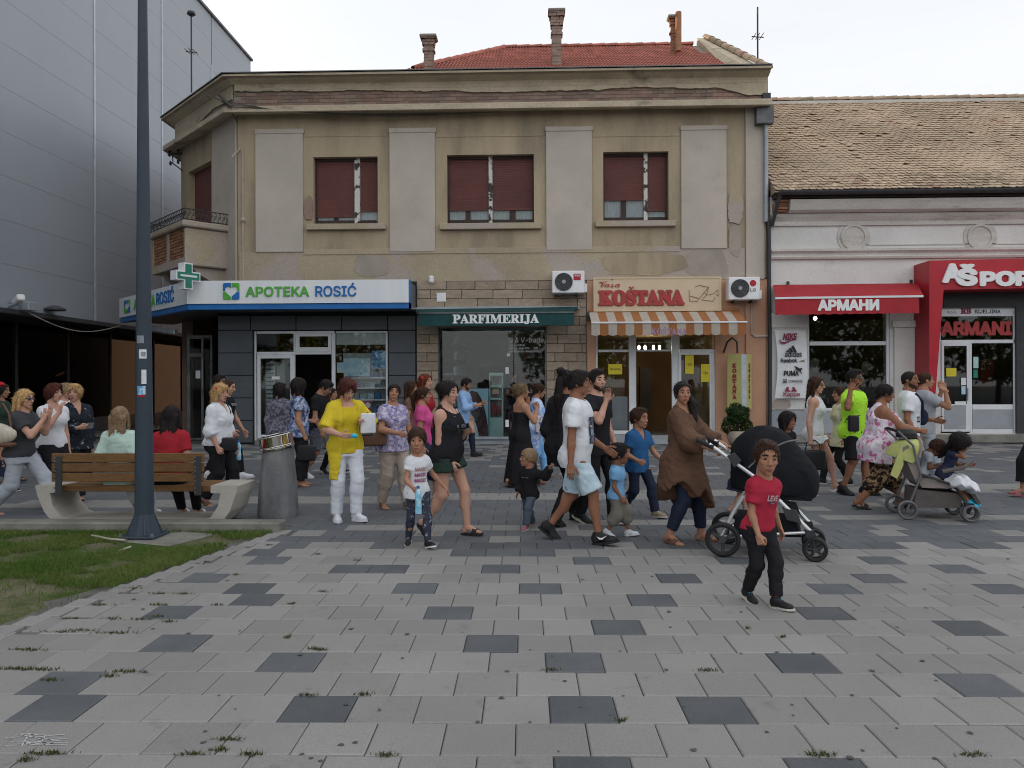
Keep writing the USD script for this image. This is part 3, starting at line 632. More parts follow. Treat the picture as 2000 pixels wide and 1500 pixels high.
put(balc, 'rim', pl(e0 - 0.1, e1 + 0.1, -bo - 0.1, -0.003, zr + 0.001, zr + 0.16, 0.03), 'plaster_band')
rl = MB(); zq = zr + 0.16; yq = -bo - 0.04
def crail(pts, r=0.012): 
    m = MB().tube([(p[0], p[1], p[2]) for p in pts], r, 6); return m.get()
tmp = MB()
for (pa, pb_) in (((e0 - 0.05, -0.05), (e0 - 0.05, yq)), ((e0 - 0.05, yq), (e1 + 0.05, yq)), ((e1 + 0.05, yq), (e1 + 0.05, -0.05))):
    pa, pb_ = np.array(pa), np.array(pb_); n = max(2, int(np.linalg.norm(pb_ - pa) / 0.11))
    for z in (zq + 0.03, zq + 0.30): tmp.tube([(pa[0], pa[1], z), (pb_[0], pb_[1], z)], 0.014, 6)
    dv = (pb_ - pa) / np.linalg.norm(pb_ - pa)
    for i in range(n + 1):
        c = pa + (pb_ - pa) * i / n; t = np.linspace(0, 2.2 * np.pi, 14)
        tmp.tube([(c[0] + dv[0] * 0.045 * math.sin(a) , c[1] + dv[1] * 0.045 * math.sin(a), zq + 0.03 + 0.27 * a / (2.2 * np.pi)) for a in t], 0.009, 5)
        tmp.tube([(c[0] + dv[0] * 0.04 * math.cos(a) * (1 - a / 9), c[1] + dv[1] * 0.04 * math.cos(a) * (1 - a / 9), zq + 0.165 + 0.04 * math.sin(a)) for a in np.linspace(0, 6, 10)], 0.008, 5)
put(balc, 'railing', cham(tmp), 'metal_dark')
put(balc, 'bracket', cham(MB().prism([(0, zlow - 0.55), (0, zlow - 0.005), (-bo * 0.8, zlow - 0.005), (-bo * 0.7, zlow - 0.15), (-0.15, zlow - 0.5)], e0 + 0.15, e0 + 0.42, 'x')), 'plaster_band')
put(balc, 'bracket', cham(MB().prism([(0, zlow - 0.55), (0, zlow - 0.005), (-bo * 0.8, zlow - 0.005), (-bo * 0.7, zlow - 0.15), (-0.15, zlow - 0.5)], e1 - 0.42, e1 - 0.15, 'x')), 'plaster_band')

# roof
ZE, YE, TAN = Z(134, 1000, D) - 0.15, D + 0.2, 0.60
def roofpt(u, v):
    d = ray(u, v); t = (ZE + TAN * (EYE[1] - YE) - EYE[2]) / (d[2] - TAN * d[1]); return EYE + d * t
R0, R1 = roofpt(985, 96), roofpt(1357, 86); HB = roofpt(815, 133)
YR = (R0[1] + R1[1]) / 2; ZR = ZE + TAN * (YR - YE)
R0 = np.array([R0[0], YR, ZR]); R1 = np.array([R1[0], YR, ZR])
kx = (HB[0] - R0[0]) / (HB[1] - R0[1]); HE = np.array([R0[0] + kx * (YE - R0[1]), YE, ZE]); RE = np.array([R1[0] + 0.8, YE, ZE])
rf = MB(); YB = 2 * YR - YE
rf.quad(HE, RE, R1, R0); rf.quad((RE[0], YB, ZE), (HE[0], YB, ZE), R0, R1); rf.add((np.array([HE, R0, (HE[0], YB, ZE)]), np.array([[0, 1, 2]])))
roof = put(house, 'roof', (rf.get()[0] - [0, 0, 0.03], rf.get()[1]), 'mortar')
ca, sa = 1 / math.hypot(1, TAN), TAN / math.hypot(1, TAN)
def tile_red(x, sdist, w=0.2, Lt=0.36):
    xs = np.linspace(0, w, 7); prof = 0.018 * np.sin(xs / w * 4 * np.pi) + 0.022
    j = 0.004 * (rng.random() - 0.5)
    top = [(x + a, sdist + Lt, h - 0.012 + j) for a, h in zip(xs, prof)]; bot = [(x + a, sdist, h + 0.014 + j) for a, h in zip(xs, prof)]; und = [(x + a, sdist, h - 0.01 + j) for a, h in zip(xs, prof)]
    P = np.array(top + bot + und); f = []
    for i in range(6): f += [[7 + i, 7 + i + 1, i + 1], [7 + i, i + 1, i], [14 + i, 15 + i, 8 + i], [14 + i, 8 + i, 7 + i]]
    w3 = np.stack([P[:, 0], YE + P[:, 1] * ca - P[:, 2] * sa, ZE + P[:, 1] * sa + P[:, 2] * ca], 1)
    return w3, np.array(f)
SL = (YR - YE) / ca; tiles = []
for r in range(int(SL / 0.3)):
    sd = SL - (r + 1) * 0.3; yv = YE + sd * ca; xl = HE[0] + (R0[0] - HE[0]) * (sd + 0.15) / SL; xr = RE[0] + (R1[0] - RE[0]) * (sd + 0.15) / SL - 0.25
    xx = R1[0] - 0.25
    xx = xr - ((xr - R1[0]) % 0.2)
    while xx > xl: tiles.append((r, xx)); xx -= 0.2
rest = MB(); nt = 0
tiles = [(r, x) for r, x in tiles]
for r, x in tiles:
    m = tile_red(x - 0.2, SL - (r + 1) * 0.3)
    if r < 8 and nt < 298: put(roof, 'roof_tile', m, 'tile_red'); nt += 1
    else: rest.add(m)
if rest.n: put(roof, 'lower_tiles', rest, 'tile_red', kind='stuff')
def ridge_tiles(parent, a, b, n, r=0.10, mat='tile_red'):
    a, b = np.array(a), np.array(b)
    for i in range(n):
        p0, p1 = a + (b - a) * i / n, a + (b - a) * (i + 1.12) / n; m = MB(); dv = (p1 - p0) / np.linalg.norm(p1 - p0); sd = np.cross(dv, [0, 0, 1]); sd /= np.linalg.norm(sd); up = np.cross(sd, dv)
        P = []
        for p, rr in ((p0, r * 1.15), (p1, r * 0.9)):
            for t in np.linspace(0, np.pi, 7): P.append(p + sd * rr * math.cos(t) + up * rr * math.sin(t))
        f = []
        for k in range(6): f += [[k, k + 1, 8 + k], [k, 8 + k, 7 + k]]
        f += [[0, k, k + 1] for k in range(1, 6)]
        put(parent, 'ridge_tile', (np.array(P), np.array(f)), mat)
ridge_tiles(roof, R1 + [-0.1, 0, 0.0], R0, 15)
ridge_tiles(roof, R0, HE + (R0 - HE) * 0.3, 11)
# right fire wall with tiles along its top
gx0, gx1 = R1[0] + 0.02, R1[0] + 0.42
gw = MB(); gw.hull([(gx0 + s * 0, y, z) for s in (0,) for y, z in ((YR, ZR + 0.22), (YE, ZE - 0.1), (YR, ZE - 0.1))] + [(gx1, y, z) for y, z in ((YR, ZR + 0.22), (YE, ZE - 0.1), (YR, ZE - 0.1))] + [(gx0 + 0.75, YE, ZE + 0.1), (gx0 + 0.4, YE, ZE + 0.1)])
put(house, 'fire_wall', gw, 'cornice')
ridge_tiles(house, (gx1 + 0.45, YE, ZE + 0.14), (gx1 - 0.1, YR, ZR + 0.24), 9, 0.11, 'tile_beige')
# chimneys
M('brick_pale', (0.30, 0.215, 0.17), (0.22, 0.16, 0.135), scale=3, rough=0.95, spec=0.05, fine=0.22, fscale=35, bump=0.4, rnd=0.2)
def chimney(u0, u1, vt, vb, Y, label, seed, mat='brick_pale'):
    q = np.random.default_rng(seed); x0, z1 = fp(u0, vt, Y); x1, z0 = fp(u1, vb, Y); w = x1 - x0; m = MB(); core = put(house, 'chimney', MB().box(x0 + 0.06, x1 - 0.06, Y + 0.06, Y + w * 0.9 - 0.06, z0 - 0.6, z1 - 0.03), 'mortar', label=label)
    z = z0 - 0.55; n = 0; H = z1 - z0
    while z < z1:
        t = (z - z0) / H; o = 0.07 if t > 0.86 else 0.035 if t > 0.72 else 0.03 if 0.52 < t < 0.6 else 0.0
        o -= 0.06
        for side in range(4):
            k = max(1, round((w + 2 * o) / 0.2))
            for i in range(k + 1):
                a = (i - 0.5 * (n % 2)) / k; b = a + 1 / k; a, b = max(a, 0), min(b, 1)
                if b - a < 0.1: continue
                j = q.uniform(0, 0.018); e0_, e1_ = x0 - o + (w + 2 * o) * a + 0.006, x0 - o + (w + 2 * o) * b - 0.006
                f0_, f1_ = Y - o + (w * 0.9 + 2 * o) * a + 0.006, Y - o + (w * 0.9 + 2 * o) * b - 0.006
                if side == 0: m.box(e0_, e1_, Y - o - j, Y + 0.08, z, z + 0.072)
                elif side == 1: m.box(x0 - o - j, x0 + 0.08, f0_, f1_, z, z + 0.072)
                elif side == 2: m.box(x1 - 0.08, x1 + o + j, f0_, f1_, z, z + 0.072)
        z += 0.085; n += 1
    put(core, 'bricks', m, mat, kind='stuff')
    put(core, 'crown', MB().cbox(x0 - 0.05, x1 + 0.05, Y - 0.05, Y + w * 0.9 + 0.05, z1 - 0.03, z1 + 0.05, 0.02), 'mortar')
chimney(823, 849, 70, 131, D + 1.2, 'short brick chimney at the left', 1)
chimney(1074, 1101, 20, 122, D + 1.6, 'tall brick chimney in the middle', 2)
chimney(1308, 1326, 32, 100, D + 3.0, 'brick chimney at the right', 3, 'brick_orange')  # orange bricks put the low sun's glow on this chimney into the colour
put(house, 'flue_pipe', MB().tube([(*fp(1325, 100, D + 2.9)[:1], D + 2.9, fp(1325, 100, D + 2.9)[1]), (fp(1325, 24, D + 2.9)[0], D + 2.9, fp(1325, 24, D + 2.9)[1])], 0.09, 10), 'brick_orange')  # sunlit orange is put into the pipe's colour too
# downpipes, rain hopper, cables on the house
dp = thing('downpipe', 'grey rain pipe with square hopper between the beige house and the white house', 'downpipe', (xR, D, 0))
put(dp, 'hopper', pb(1478, 203, 1512, 240, D - 0.28, D - 0.06, 0.01), 'zinc')
put(dp, 'outlet', pb(1490, 181, 1506, 202, D - 0.22, D - 0.1, 0.01), 'metal_dark')
put(dp, 'pipe', MB().tube([(X(1494), D - 0.12, Z(240)), (X(1494), D - 0.12, Z(440))], 0.06, 10), 'metal_grey')
put(dp, 'pipe', MB().tube([(X(1499), D - 0.14, Z(436)), (X(1499), D - 0.14, Z(545)), (X(1500), D - 0.14, Z(700)), (X(1499), D - 0.14, 0.0)], 0.05, 10), 'metal_dark')
M('cable', (0.06, 0.055, 0.05), rough=0.7); M('cable_pale', (0.42, 0.38, 0.32), rough=0.7)
cb = MB(); cb.tube([(X(476), D - 0.03, Z(v)) for v in (285, 330, 420, 480, 545)], 0.022, 6)
cb.ball((X(477), D - 0.05, Z(425)), 0.06, 1); cb.tube([(X(470), D - 0.03, Z(285)), (X(466), D - 0.08, Z(292)), (X(458), D - 0.15, Z(303))], 0.018, 5)
put(None, 'wall_conduit', cb, 'cable_pale', top=dict(label='thin pale conduit running down the left corner of the beige house', cat='conduit'))
cb = MB()
for k in range(4):
    p0, p1 = np.array([X(450), D - 0.5, Z(203 + k * 3)]), np.array([X(800 + 60 * k), D - 0.25, Z(231 - k * 2)])
    cb.tube([p0 + (p1 - p0) * t - [0, 0, 0.12 * math.sin(math.pi * t)] for t in np.linspace(0, 1, 14)], 0.008, 5)
cb.tube([(X(392), D + 0.2, Z(165)), (X(418), D - 0.3, Z(188)), (X(445), D - 0.5, Z(200)), (X(460), D - 0.5, Z(212)), (X(468), D - 0.1, Z(235))], 0.014, 5)
for k in range(4): cb.tube([(X(444 + k * 4), D - 0.55, Z(190 + k * 5)), (X(456 + k * 4), D - 0.5, Z(200 + k * 5))], 0.03, 6)
put(None, 'cable_bundle', cb, 'cable', top=dict(label='bundle of overhead cables with insulators under the cornice at the left corner', cat='cables'))
ib = MB(); Yi = B_[1] - 0.1
for (u, v) in ((331, 295), (331, 302), (348, 296), (333, 319), (348, 316)): c = atY(u, v, Yi); ib.ball(c, 0.06, 1, (0.7, 0.7, 1.2))
ib.tube([atY(328, 302, Yi), atY(356, 300, Yi)], 0.03, 6); ib.tube([atY(336, 318, Yi), atY(356, 333, Yi)], 0.02, 6); ib.tube([atY(336, 297, Yi), atY(338, 318, Yi)], 0.015, 6)
put(None, 'insulator_bracket', ib, 'metal_dark', top=dict(label='bracket of dark insulators at the far left edge of the beige house', cat='bracket'))
def antenna(name, u, vb, vt, Y, label, head):
    x, z0 = fp(u, vb, Y); z1 = fp(u, vt, Y)[1]; t = thing(name, label, 'antenna', (x, Y, z0))
    put(t, 'mast', MB().tube([(x, Y, z0 - 0.3), (x, Y, z1)], 0.022, 8), 'metal_dark')
    m = MB(); zz = z0 + (z1 - z0) * 0.45
    m.tube([(x - 0.16, Y, zz), (x + 0.16, Y, zz - 0.03)], 0.015, 5)
    for k in range(3): m.tube([(x + (k - 1) * 0.1, Y - 0.2, zz), (x + (k - 1) * 0.1, Y + 0.2, zz)], 0.01, 5)
    put(t, 'elements', m, 'metal_dark')
    if head: put(t, 'cap', MB().lathe([(0, 0.1), (0.1, 0.07), (0.12, 0), (0.05, -0.05), (0, -0.05)], (x, Y, z1)), 'metal_dark')
antenna('roof_antenna', 374, 160, 28, D + 1.6, 'dark antenna mast with round cap above the cut corner', True)
antenna('roof_antenna', 1480, 118, 14, D + 0.8, 'thin antenna mast at the right end of the beige house', False)

# ================================================================== pharmacy front
PH = D - 0.04
phb = MB()
ap = sbox(X(425, 700, PH), 0.0, X(813, 700, PH), zG - 0.05).difference(rect(495, 646, 758, 866.5, PH))
put(house, 'shop_front', MB().prism(ap, D - 0.002, D + 0.3), 'gap_dark', label='backing wall of the pharmacy front')
cols = [(425, 489), (489, 578), (578, 667), (667, 757), (757, 812)]
for a, b in cols: put(house, 'cladding_panel', pb(a + 0.8, 617, b - 0.8, 644, PH, D - 0.003, 0.006), 'panel_anthracite')
vv = [646, 690, 734, 778, 822, 866]
for a, b in zip(vv[:-1], vv[1:]):
    put(house, 'cladding_panel', pb(425.8, a, 493, b - 1.5, PH, D - 0.003, 0.006), 'panel_anthracite')
    put(house, 'cladding_panel', pb(759, a, 811, b - 1.5, PH, D - 0.003, 0.006), 'panel_anthracite')
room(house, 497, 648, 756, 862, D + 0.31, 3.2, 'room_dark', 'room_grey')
pd = thing('pharmacy_shopfront', 'white framed pharmacy shop front with open door and display window', 'shop front', (X(625), D, 0))
Yw = D + 0.02
def bar(parent, u0, v0, u1, v1, Y=Yw, t=0.07, mat='white_pvc', name='frame_bar'): return put(parent, name, pb(u0, v0, u1, v1, Y, Y + t, 0.008), mat)
for r_ in ((495, 647, 501, 862), (501.5, 647, 653, 651), (573, 651.3, 578, 687), (501.5, 687.3, 647, 692), (647.3, 651.3, 655, 862), (655.5, 647, 758, 649.5), (753, 650, 758, 850), (655.5, 848, 758, 853)): bar(pd, *r_)
put(pd, 'pane', pb(501.5, 651.5, 572.5, 687, D + 0.04, D + 0.05), 'glass_dark')
tw = put(pd, 'transom_window', MB().prism(rect(578.5, 651.5, 647, 687, Yw).difference(rect(585, 657, 641, 678, Yw)), Yw - 0.02, Yw + 0.05), 'white_pvc'); put(tw, 'pane', pb(585, 657, 641, 678, Yw, Yw + 0.01), 'glass_dark')
dl = put(pd, 'door_leaf', MB().prism(rect(503, 693, 577, 856, Yw).difference(rect(509, 700, 568, 849, Yw)), Yw - 0.03, Yw + 0.04), 'white_pvc'); put(dl, 'pane', pb(509, 700, 568, 849, Yw, Yw + 0.01), 'glass_tint')
put(dl, 'notice', pb(531, 735, 546, 741, Yw - 0.005, Yw - 0.001), 'white_paint')
put(pd, 'pane', pb(655.5, 650, 753, 848, D + 0.04, D + 0.05), 'glass_clear')
put(pd, 'blind', pb(657, 650, 753, 673, D + 0.09, D + 0.1), 'room_grey')
put(pd, 'door_step', pb(497, 860, 757, 870, D - 0.25, D + 0.3, 0.01), 'kerb_concrete')
M('glasses_stand', (0.5, 0.5, 0.5), (0.04, 0.04, 0.05), scale=26, stretch=(2.2, 2.2, 1), lo=0.46, hi=0.5, rough=0.5)
gs = thing('glasses_rack', 'tall white rack of sunglasses behind the open glass door', 'rack', (X(527), D + 0.3, 0))
put(gs, 'column', pb(518, 708, 537, 815, D + 0.5, D + 0.56, 0.01), 'white_paint'); put(gs, 'side_column', pb(541, 708, 556, 815, D + 0.55, D + 0.6), 'room_grey')
for r in range(13):
    for c in range(2):
        u, v = 521 + c * 7.5, 713 + r * 8
        m = MB(); m.ball(atY(u, v, D + 0.48), 0.022, 1, (1.2, 0.4, 0.8)); m.ball(atY(u + 4.5, v, D + 0.48), 0.022, 1, (1.2, 0.4, 0.8)); m.tube([atY(u, v, D + 0.48), atY(u + 4.5, v, D + 0.48)], 0.006, 4)
        put(gs, 'sunglasses', m, 'metal_dark')
# shelves and goods in the display window
sh = thing('display_shelf', 'white display shelves in the pharmacy window', 'shelf', (X(710), D + 0.5, 0))
for v in (737, 757, 780, 806, 838): put(sh, 'shelf_board', pb(672, v, 753, v + 2.2, D + 0.2, D + 0.5, 0.004), 'white_paint')
put(sh, 'back_panel', pb(670, 690, 753, 850, D + 0.52, D + 0.55), 'room_grey')
boxcols = {'box_blue': (0.05, 0.18, 0.36), 'box_pale': (0.32, 0.45, 0.52), 'box_red': (0.30, 0.06, 0.07), 'box_grey': (0.25, 0.28, 0.32), 'box_pink': (0.5, 0.05, 0.22)}
for k, c in boxcols.items(): M(k, c, tuple(x * 0.6 for x in c), scale=22, lo=0.4, hi=0.6, rough=0.5, bump=0, rnd=0.2)
q = np.random.default_rng(8)
for v, h in ((737, 13), (757, 13), (780, 14), (806, 16), (838, 24)):
    u = 674.0; where = {737: 'top', 757: 'second', 780: 'third', 806: 'fourth', 838: 'lowest'}[v]
    while u < 746:
        w = q.uniform(5, 13); hh = h * q.uniform(0.55, 1.0); c = ['box_blue', 'box_pale', 'box_grey', 'box_blue', 'box_red', 'box_pale'][q.integers(6)]
        if q.random() < 0.85: put(None, 'medicine_box', pb(u, v - hh, u + w, v - 0.2, D + 0.24 + 0.05 * q.random(), D + 0.40, 0.005), c, top=dict(label=f'small packet on the {where} shelf of the pharmacy window', cat='packet', group=f'packets on the {where} pharmacy window shelf'))
        u += w + q.uniform(0.5, 3)
M('poster_blue', (0.05, 0.24, 0.42), (0.35, 0.52, 0.60), scale=5, lo=0.4, hi=0.6, rough=0.4, bump=0, third=(0.02, 0.12, 0.33), t_scale=4, t_lo=0.55, t_hi=0.6)
M('poster_pale', (0.42, 0.55, 0.6), (0.22, 0.4, 0.55), scale=6, lo=0.45, hi=0.7, rough=0.4, bump=0)
put(None, 'poster', pb(672, 700, 722, 735, D + 0.11, D + 0.115), 'poster_pale', top=dict(label='pale blue poster in the pharmacy window', cat='poster'))
put(None, 'poster', pb(727, 685, 754, 720, D + 0.12, D + 0.125), 'poster_blue', top=dict(label='deep blue poster at the right of the pharmacy window', cat='poster'))
put(None, 'paper_notice', pb(658, 708, 674, 728, D + 0.10, D + 0.105), 'poster_pale', top=dict(label='pale green paper notice low at the left of the pharmacy window', cat='notice'))
pk = thing('pink_pack', 'pink round topped pack in the lower pharmacy window', 'pack', (X(716), D + 0.2, 0))
put(pk, 'pack', pb(708, 783, 724, 804, D + 0.14, D + 0.2, 0.03), 'box_pink'); put(pk, 'label_disc', MB().lathe([(0, 0), (0.07, 0), (0.07, 0.01), (0, 0.01)], M=trans(X(716), D + 0.13, Z(791)) @ rotax([1, 0, 0], math.pi / 2)), 'white_paint')
# cut corner ground floor: recessed dark entrance
cg = MB(); 
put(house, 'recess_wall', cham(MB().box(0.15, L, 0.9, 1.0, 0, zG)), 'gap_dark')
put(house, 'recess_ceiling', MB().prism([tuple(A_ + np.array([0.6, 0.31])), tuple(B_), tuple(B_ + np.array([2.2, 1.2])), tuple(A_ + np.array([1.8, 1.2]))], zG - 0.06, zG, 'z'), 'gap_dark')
sdx = thing('side_door', 'narrow glazed side door in the dark recess left of the pharmacy', 'door', (X(390), D + 1, 0))
Yd = D + 1.15
put(sdx, 'frame', MB().prism(rect(365, 655, 415, 860, Yd).difference(rect(370, 662, 393, 690, Yd)).difference(rect(371, 697, 393, 855, Yd)).difference(rect(397, 660, 411, 855, Yd)), Yd, Yd + 0.06), 'zinc')
put(sdx, 'pane', pb(370, 660, 412, 855, Yd + 0.02, Yd + 0.03), 'glass_dark')
put(sdx, 'handle', MB().tube([atY(396, 700, Yd - 0.04), atY(396, 760, Yd - 0.04)], 0.015, 6), 'metal_grey')
put(sdx, 'notice', pb(382, 724, 391, 739, Yd - 0.01, Yd - 0.005), 'sign_white')
# pharmacy sign: two boards meeting at the corner
Ys = D * 0 + 18.75
xs0, xs1 = X(365, 570, Ys), X(798, 570, Ys)
zst, zsb = Z(547, 600, Ys), Z(592, 600, Ys); zbl = Z(603, 600, Ys)
psn = thing('pharmacy_sign', 'long white pharmacy fascia with green and blue lettering and blue lower edge', 'sign', ((xs0 + xs1) / 2, Ys, zbl))
Cs = np.array([xs0, Ys]); dsg = np.array([-1, 1]) / math.sqrt(2); 
for s in np.linspace(1, 8, 701):
    if proj((Cs[0] + dsg[0] * s, Cs[1] + dsg[1] * s, 4))[0] <= 233: LS = s; break
endp = Cs + dsg * LS
fpath = [tuple(endp), tuple(Cs), (xs1, Ys)]
put(psn, 'white_board', run_profile(fpath, [(0, zsb), (0, zst), (-0.16, zst), (-0.16, zsb)]), 'sign_white')
put(psn, 'blue_edge', run_profile(fpath[:2] + [(xs1 + 0.03, Ys)], [(-0.03, zbl), (-0.03, zsb - 0.004), (-0.2, zsb - 0.004), (-0.2, zbl)]), 'blue')
put(psn, 'blue_edge', MB().box(xs1 + 0.004, xs1 + 0.03, Ys + 0.03, Ys + 0.2, zbl + 0.002, zst), 'blue')
put(psn, 'canopy', MB().prism([(xs1, Ys + 0.205), tuple(Cs + np.array([0.08, 0.205])), tuple(endp + np.array([0.2, 0.1])), (endp[0] + 1.0, endp[1] + 1.3), tuple(A_ + np.array([0, -0.05])), (X(813) - 0.005, D - 0.05)], zbl + 0.03, zst - 0.02, 'z'), 'panel_anthracite')
for k in range(5): u0 = 372 + k * 92; put(psn, 'soffit_strip', MB().box(X(u0 + 2, 600, Ys), X(u0 + 90, 600, Ys), Ys + 0.23, Ys + 0.30, zbl + 0.012, zbl + 0.028), 'mall_trim')
put(psn, 'lettering', word('APOTEKA', 480, 560, 604, 579, Ys, 0.02, bold=3), 'green', label='green word')
put(psn, 'lettering', word('ROSIĆ', 616, 553, 696, 579, Ys, 0.02, bold=2), 'blue', label='blue word')
def heart_logo(x0, x1, z0, z1):
    """four rounded corner pieces round a white heart; returns (blue, green) shapes"""
    sq = sbox(0, 0, 1, 1).buffer(-0.1).buffer(0.1)
    t = np.linspace(0, 2 * np.pi, 60); h = Polygon(np.stack([0.5 + 0.024 * 16 * np.sin(t) ** 3, 0.50 + 0.024 * (13 * np.cos(t) - 5 * np.cos(2 * t) - 2 * np.cos(3 * t) - np.cos(4 * t))], 1)).buffer(0)
    pc = sq.difference(h); g1 = 0.03
    def Q(a, b): return fit_q(pc.intersection(sbox(a * 0.5 + (g1 if a else 0), b * 0.5 + (g1 if b else 0), a * 0.5 + 0.5 - (0 if a else g1), b * 0.5 + 0.5 - (0 if b else g1))))
    def fit_q(s): return shapely.affinity.affine_transform(s, [x1 - x0, 0, 0, z1 - z0, x0, z0])
    return shapely.union_all([Q(0, 1), Q(1, 0)]), shapely.union_all([Q(1, 1), Q(0, 0)])
lx0, lz1 = fp(436, 553, Ys); lx1, lz0 = fp(468, 585, Ys); bl_, gr_ = heart_logo(lx0, lx1, lz0, lz1)
put(psn, 'emblem', MB().prism(bl_, Ys - 0.02, Ys - 0.001), 'blue', label='blue corners of the heart emblem'); put(psn, 'emblem', MB().prism(gr_, Ys - 0.02, Ys - 0.001), 'green', label='green corners of the heart emblem')
def on_sgn(mb):   # a mesh built on (s along board, out, z) placed on the slanted board; s measured from the corner
    v, f = mb.get(); nrm = np.array([-1, -1]) / math.sqrt(2)
    return np.stack([Cs[0] + dsg[0] * v[:, 0] + nrm[0] * v[:, 1], Cs[1] + dsg[1] * v[:, 0] + nrm[1] * v[:, 1], v[:, 2]], 1), f
def su(u): 
    d = ray(u, 500); Mx = np.array([[d[0], -dsg[0]], [d[1], -dsg[1]]]); return np.linalg.solve(Mx, Cs - EYE[:2])[1]
hz0, hz1 = zsb + 0.13, zst - 0.13
def flip(sh, s0, s1, z0, z1): return fit_shape(shapely.affinity.scale(sh, -1, 1), s0, s1, z0, z1)
put(psn, 'lettering', on_sgn(MB().prism(flip(glyphs('ROSIĆ', 'Inter', 2), su(340), su(306), hz0, hz1 + 0.1), 0.002, 0.02)), 'blue')
put(psn, 'lettering', on_sgn(MB().prism(flip(glyphs('APOTEKA', 'Inter', 3), su(303), su(262), hz0, hz1), 0.002, 0.02)), 'green')
b2, g2_ = heart_logo(0, 1, 0, 1)
for sh_, mt in ((b2, 'blue'), (g2_, 'green')): put(psn, 'emblem', on_sgn(MB().prism(shapely.affinity.affine_transform(shapely.affinity.scale(sh_, -1, 1, origin=(0.5, 0.5)), [su(243) - su(254), 0, 0, zst - zsb - 0.2, su(254), zsb + 0.1]), 0.002, 0.02)), mt)
# the pharmacy cross
crs = thing('pharmacy_cross', 'green and white pharmacy cross sign standing out over the corner of the fascia', 'sign', atY(365, 568, 18.5))
cxx, czz = fp(366, 541, 18.5); a_ = 0.32; w_ = 0.115
plus = Polygon([(-w_, -a_), (w_, -a_), (w_, -w_), (a_, -w_), (a_, w_), (w_, w_), (w_, a_), (-w_, a_), (-w_, w_), (-a_, w_), (-a_, -w_), (-w_, -w_)])
Mc = trans(cxx, 18.4, czz) @ rotz(math.radians(57))
put(crs, 'case', MB().add(MB().prism(plus, -0.12, 0.12).get(), Mc), 'sign_white')
put(crs, 'green_face', MB().add(MB().prism(plus.buffer(-0.035, join_style=2), -0.135, -0.121).get(), Mc), 'cross_green')
put(crs, 'white_bar', MB().add(MB().box(-0.22, 0.22, -0.14, -0.1355, -0.025, 0.025).get(), Mc), 'sign_white')

# ================================================================== perfumery
pw = sbox(X(813.5), 0, X(1146), zG - 0.06).difference(rect(857, 640, 1066, 858))
put(house, 'shop_front', MB().prism(pw, D + 0.012, D + 0.3), 'mortar', label='mortared wall behind the stone cladding')
q = np.random.default_rng(12)
def blocks(u0, u1, v0, v1, rh, bw):
    v = v0; r = 0
    while v < v1 - 4:
        h = min(rh, v1 - v); u = u0 - (bw * 0.45 if r % 2 else 0)
        while u < u1 - 2:
            w = bw * q.uniform(0.85, 1.15); a, b = max(u, u0), min(u + w, u1)
            if b - a > 4: put(house, 'stone_block', pb(a + 0.5, v + 0.5, b - 0.5, v + h - 0.7, D - 0.03 - 0.012 * q.random(), D + 0.011, 0.006), 'stone_block')
            u += w
        v += h; r += 1
blocks(814, 1145, 549, 600, 17, 62); blocks(814, 856, 600, 866, 17.8, 42); blocks(1067, 1145, 600, 866, 17.8, 40)
room(house, 858, 641, 1065, 856, D + 0.31, 4.0, 'room_grey', 'room_grey')
pf = thing('perfumery_window', 'large frameless shop window of the perfumery with white writing on the glass', 'shop window', (X(960), D, 0))
put(pf, 'pane', pb(858, 641, 1003, 853, D + 0.06, D + 0.07), 'glass_clear'); put(pf, 'pane', pb(1004, 641, 1065, 853, D + 0.06, D + 0.07), 'glass_clear')
put(pf, 'sill', pb(856, 853.5, 1067, 858.5, D - 0.1, D + 0.2, 0.01), 'metal_grey'); put(pf, 'plinth', pb(856, 859, 1067, 868, D - 0.05, D + 0.2), 'grey_plinth')
put(pf, 'jamb', pb(856, 640, 858, 853, D - 0.02, D + 0.1), 'zinc'); put(pf, 'jamb', pb(1064.5, 640, 1067, 853, D - 0.02, D + 0.1), 'zinc')
for i, (t, u0, u1, v0, v1) in enumerate((('G & V-trade', 994, 1062, 659, 669), ('radno vrijeme', 994, 1025, 672, 677), ('pon - sub 08 - 20', 994, 1050, 678, 683), ('parfimerija i kozmetika', 994, 1056, 684, 689))):
    put(pf, 'glass_lettering', word(t, u0, v0, u1, v1, D + 0.058, 0.003, font='Inter', bold=0, shear=12 if i == 0 else 0), 'letter_white')
for (u, v, w, h) in ((990, 690, 6, 6), (987, 717, 7, 13), (987, 820, 7, 14)): put(pf, 'sticker', pb(u, v, u + w, v + h, D + 0.055, D + 0.059), 'letter_white')
# interior of the perfumery
pcab = thing('perfume_shelves', 'dark wall shelves crowded with small bottles at the left inside the perfumery', 'shelves', (X(880), D + 2, 0))
for k in range(6): put(pcab, 'shelf_board', MB().box(X(858) + 0.02, X(858) + 0.42, D + 0.5, D + 4.2, 0.5 + k * 0.42, 0.53 + k * 0.42), 'room_dark')
put(pcab, 'back', MB().box(X(858) + 0.004, X(858) + 0.018, D + 0.5, D + 4.2, 0.1, 2.95), 'room_dark')
bt = MB()
for k in range(6):
    for yv in np.arange(D + 0.6, D + 4.1, 0.09):
        if q.random() < 0.85: bt.box(X(858) + 0.3, X(858) + 0.38, yv, yv + 0.055, 0.531 + k * 0.42, 0.531 + k * 0.42 + q.uniform(0.1, 0.26))
put(pcab, 'bottles', bt, 'box_grey', kind='stuff')
vit = thing('glass_showcase', 'tall pale green glass showcase column in the perfumery window', 'showcase', (X(969), D + 0.6, 0))
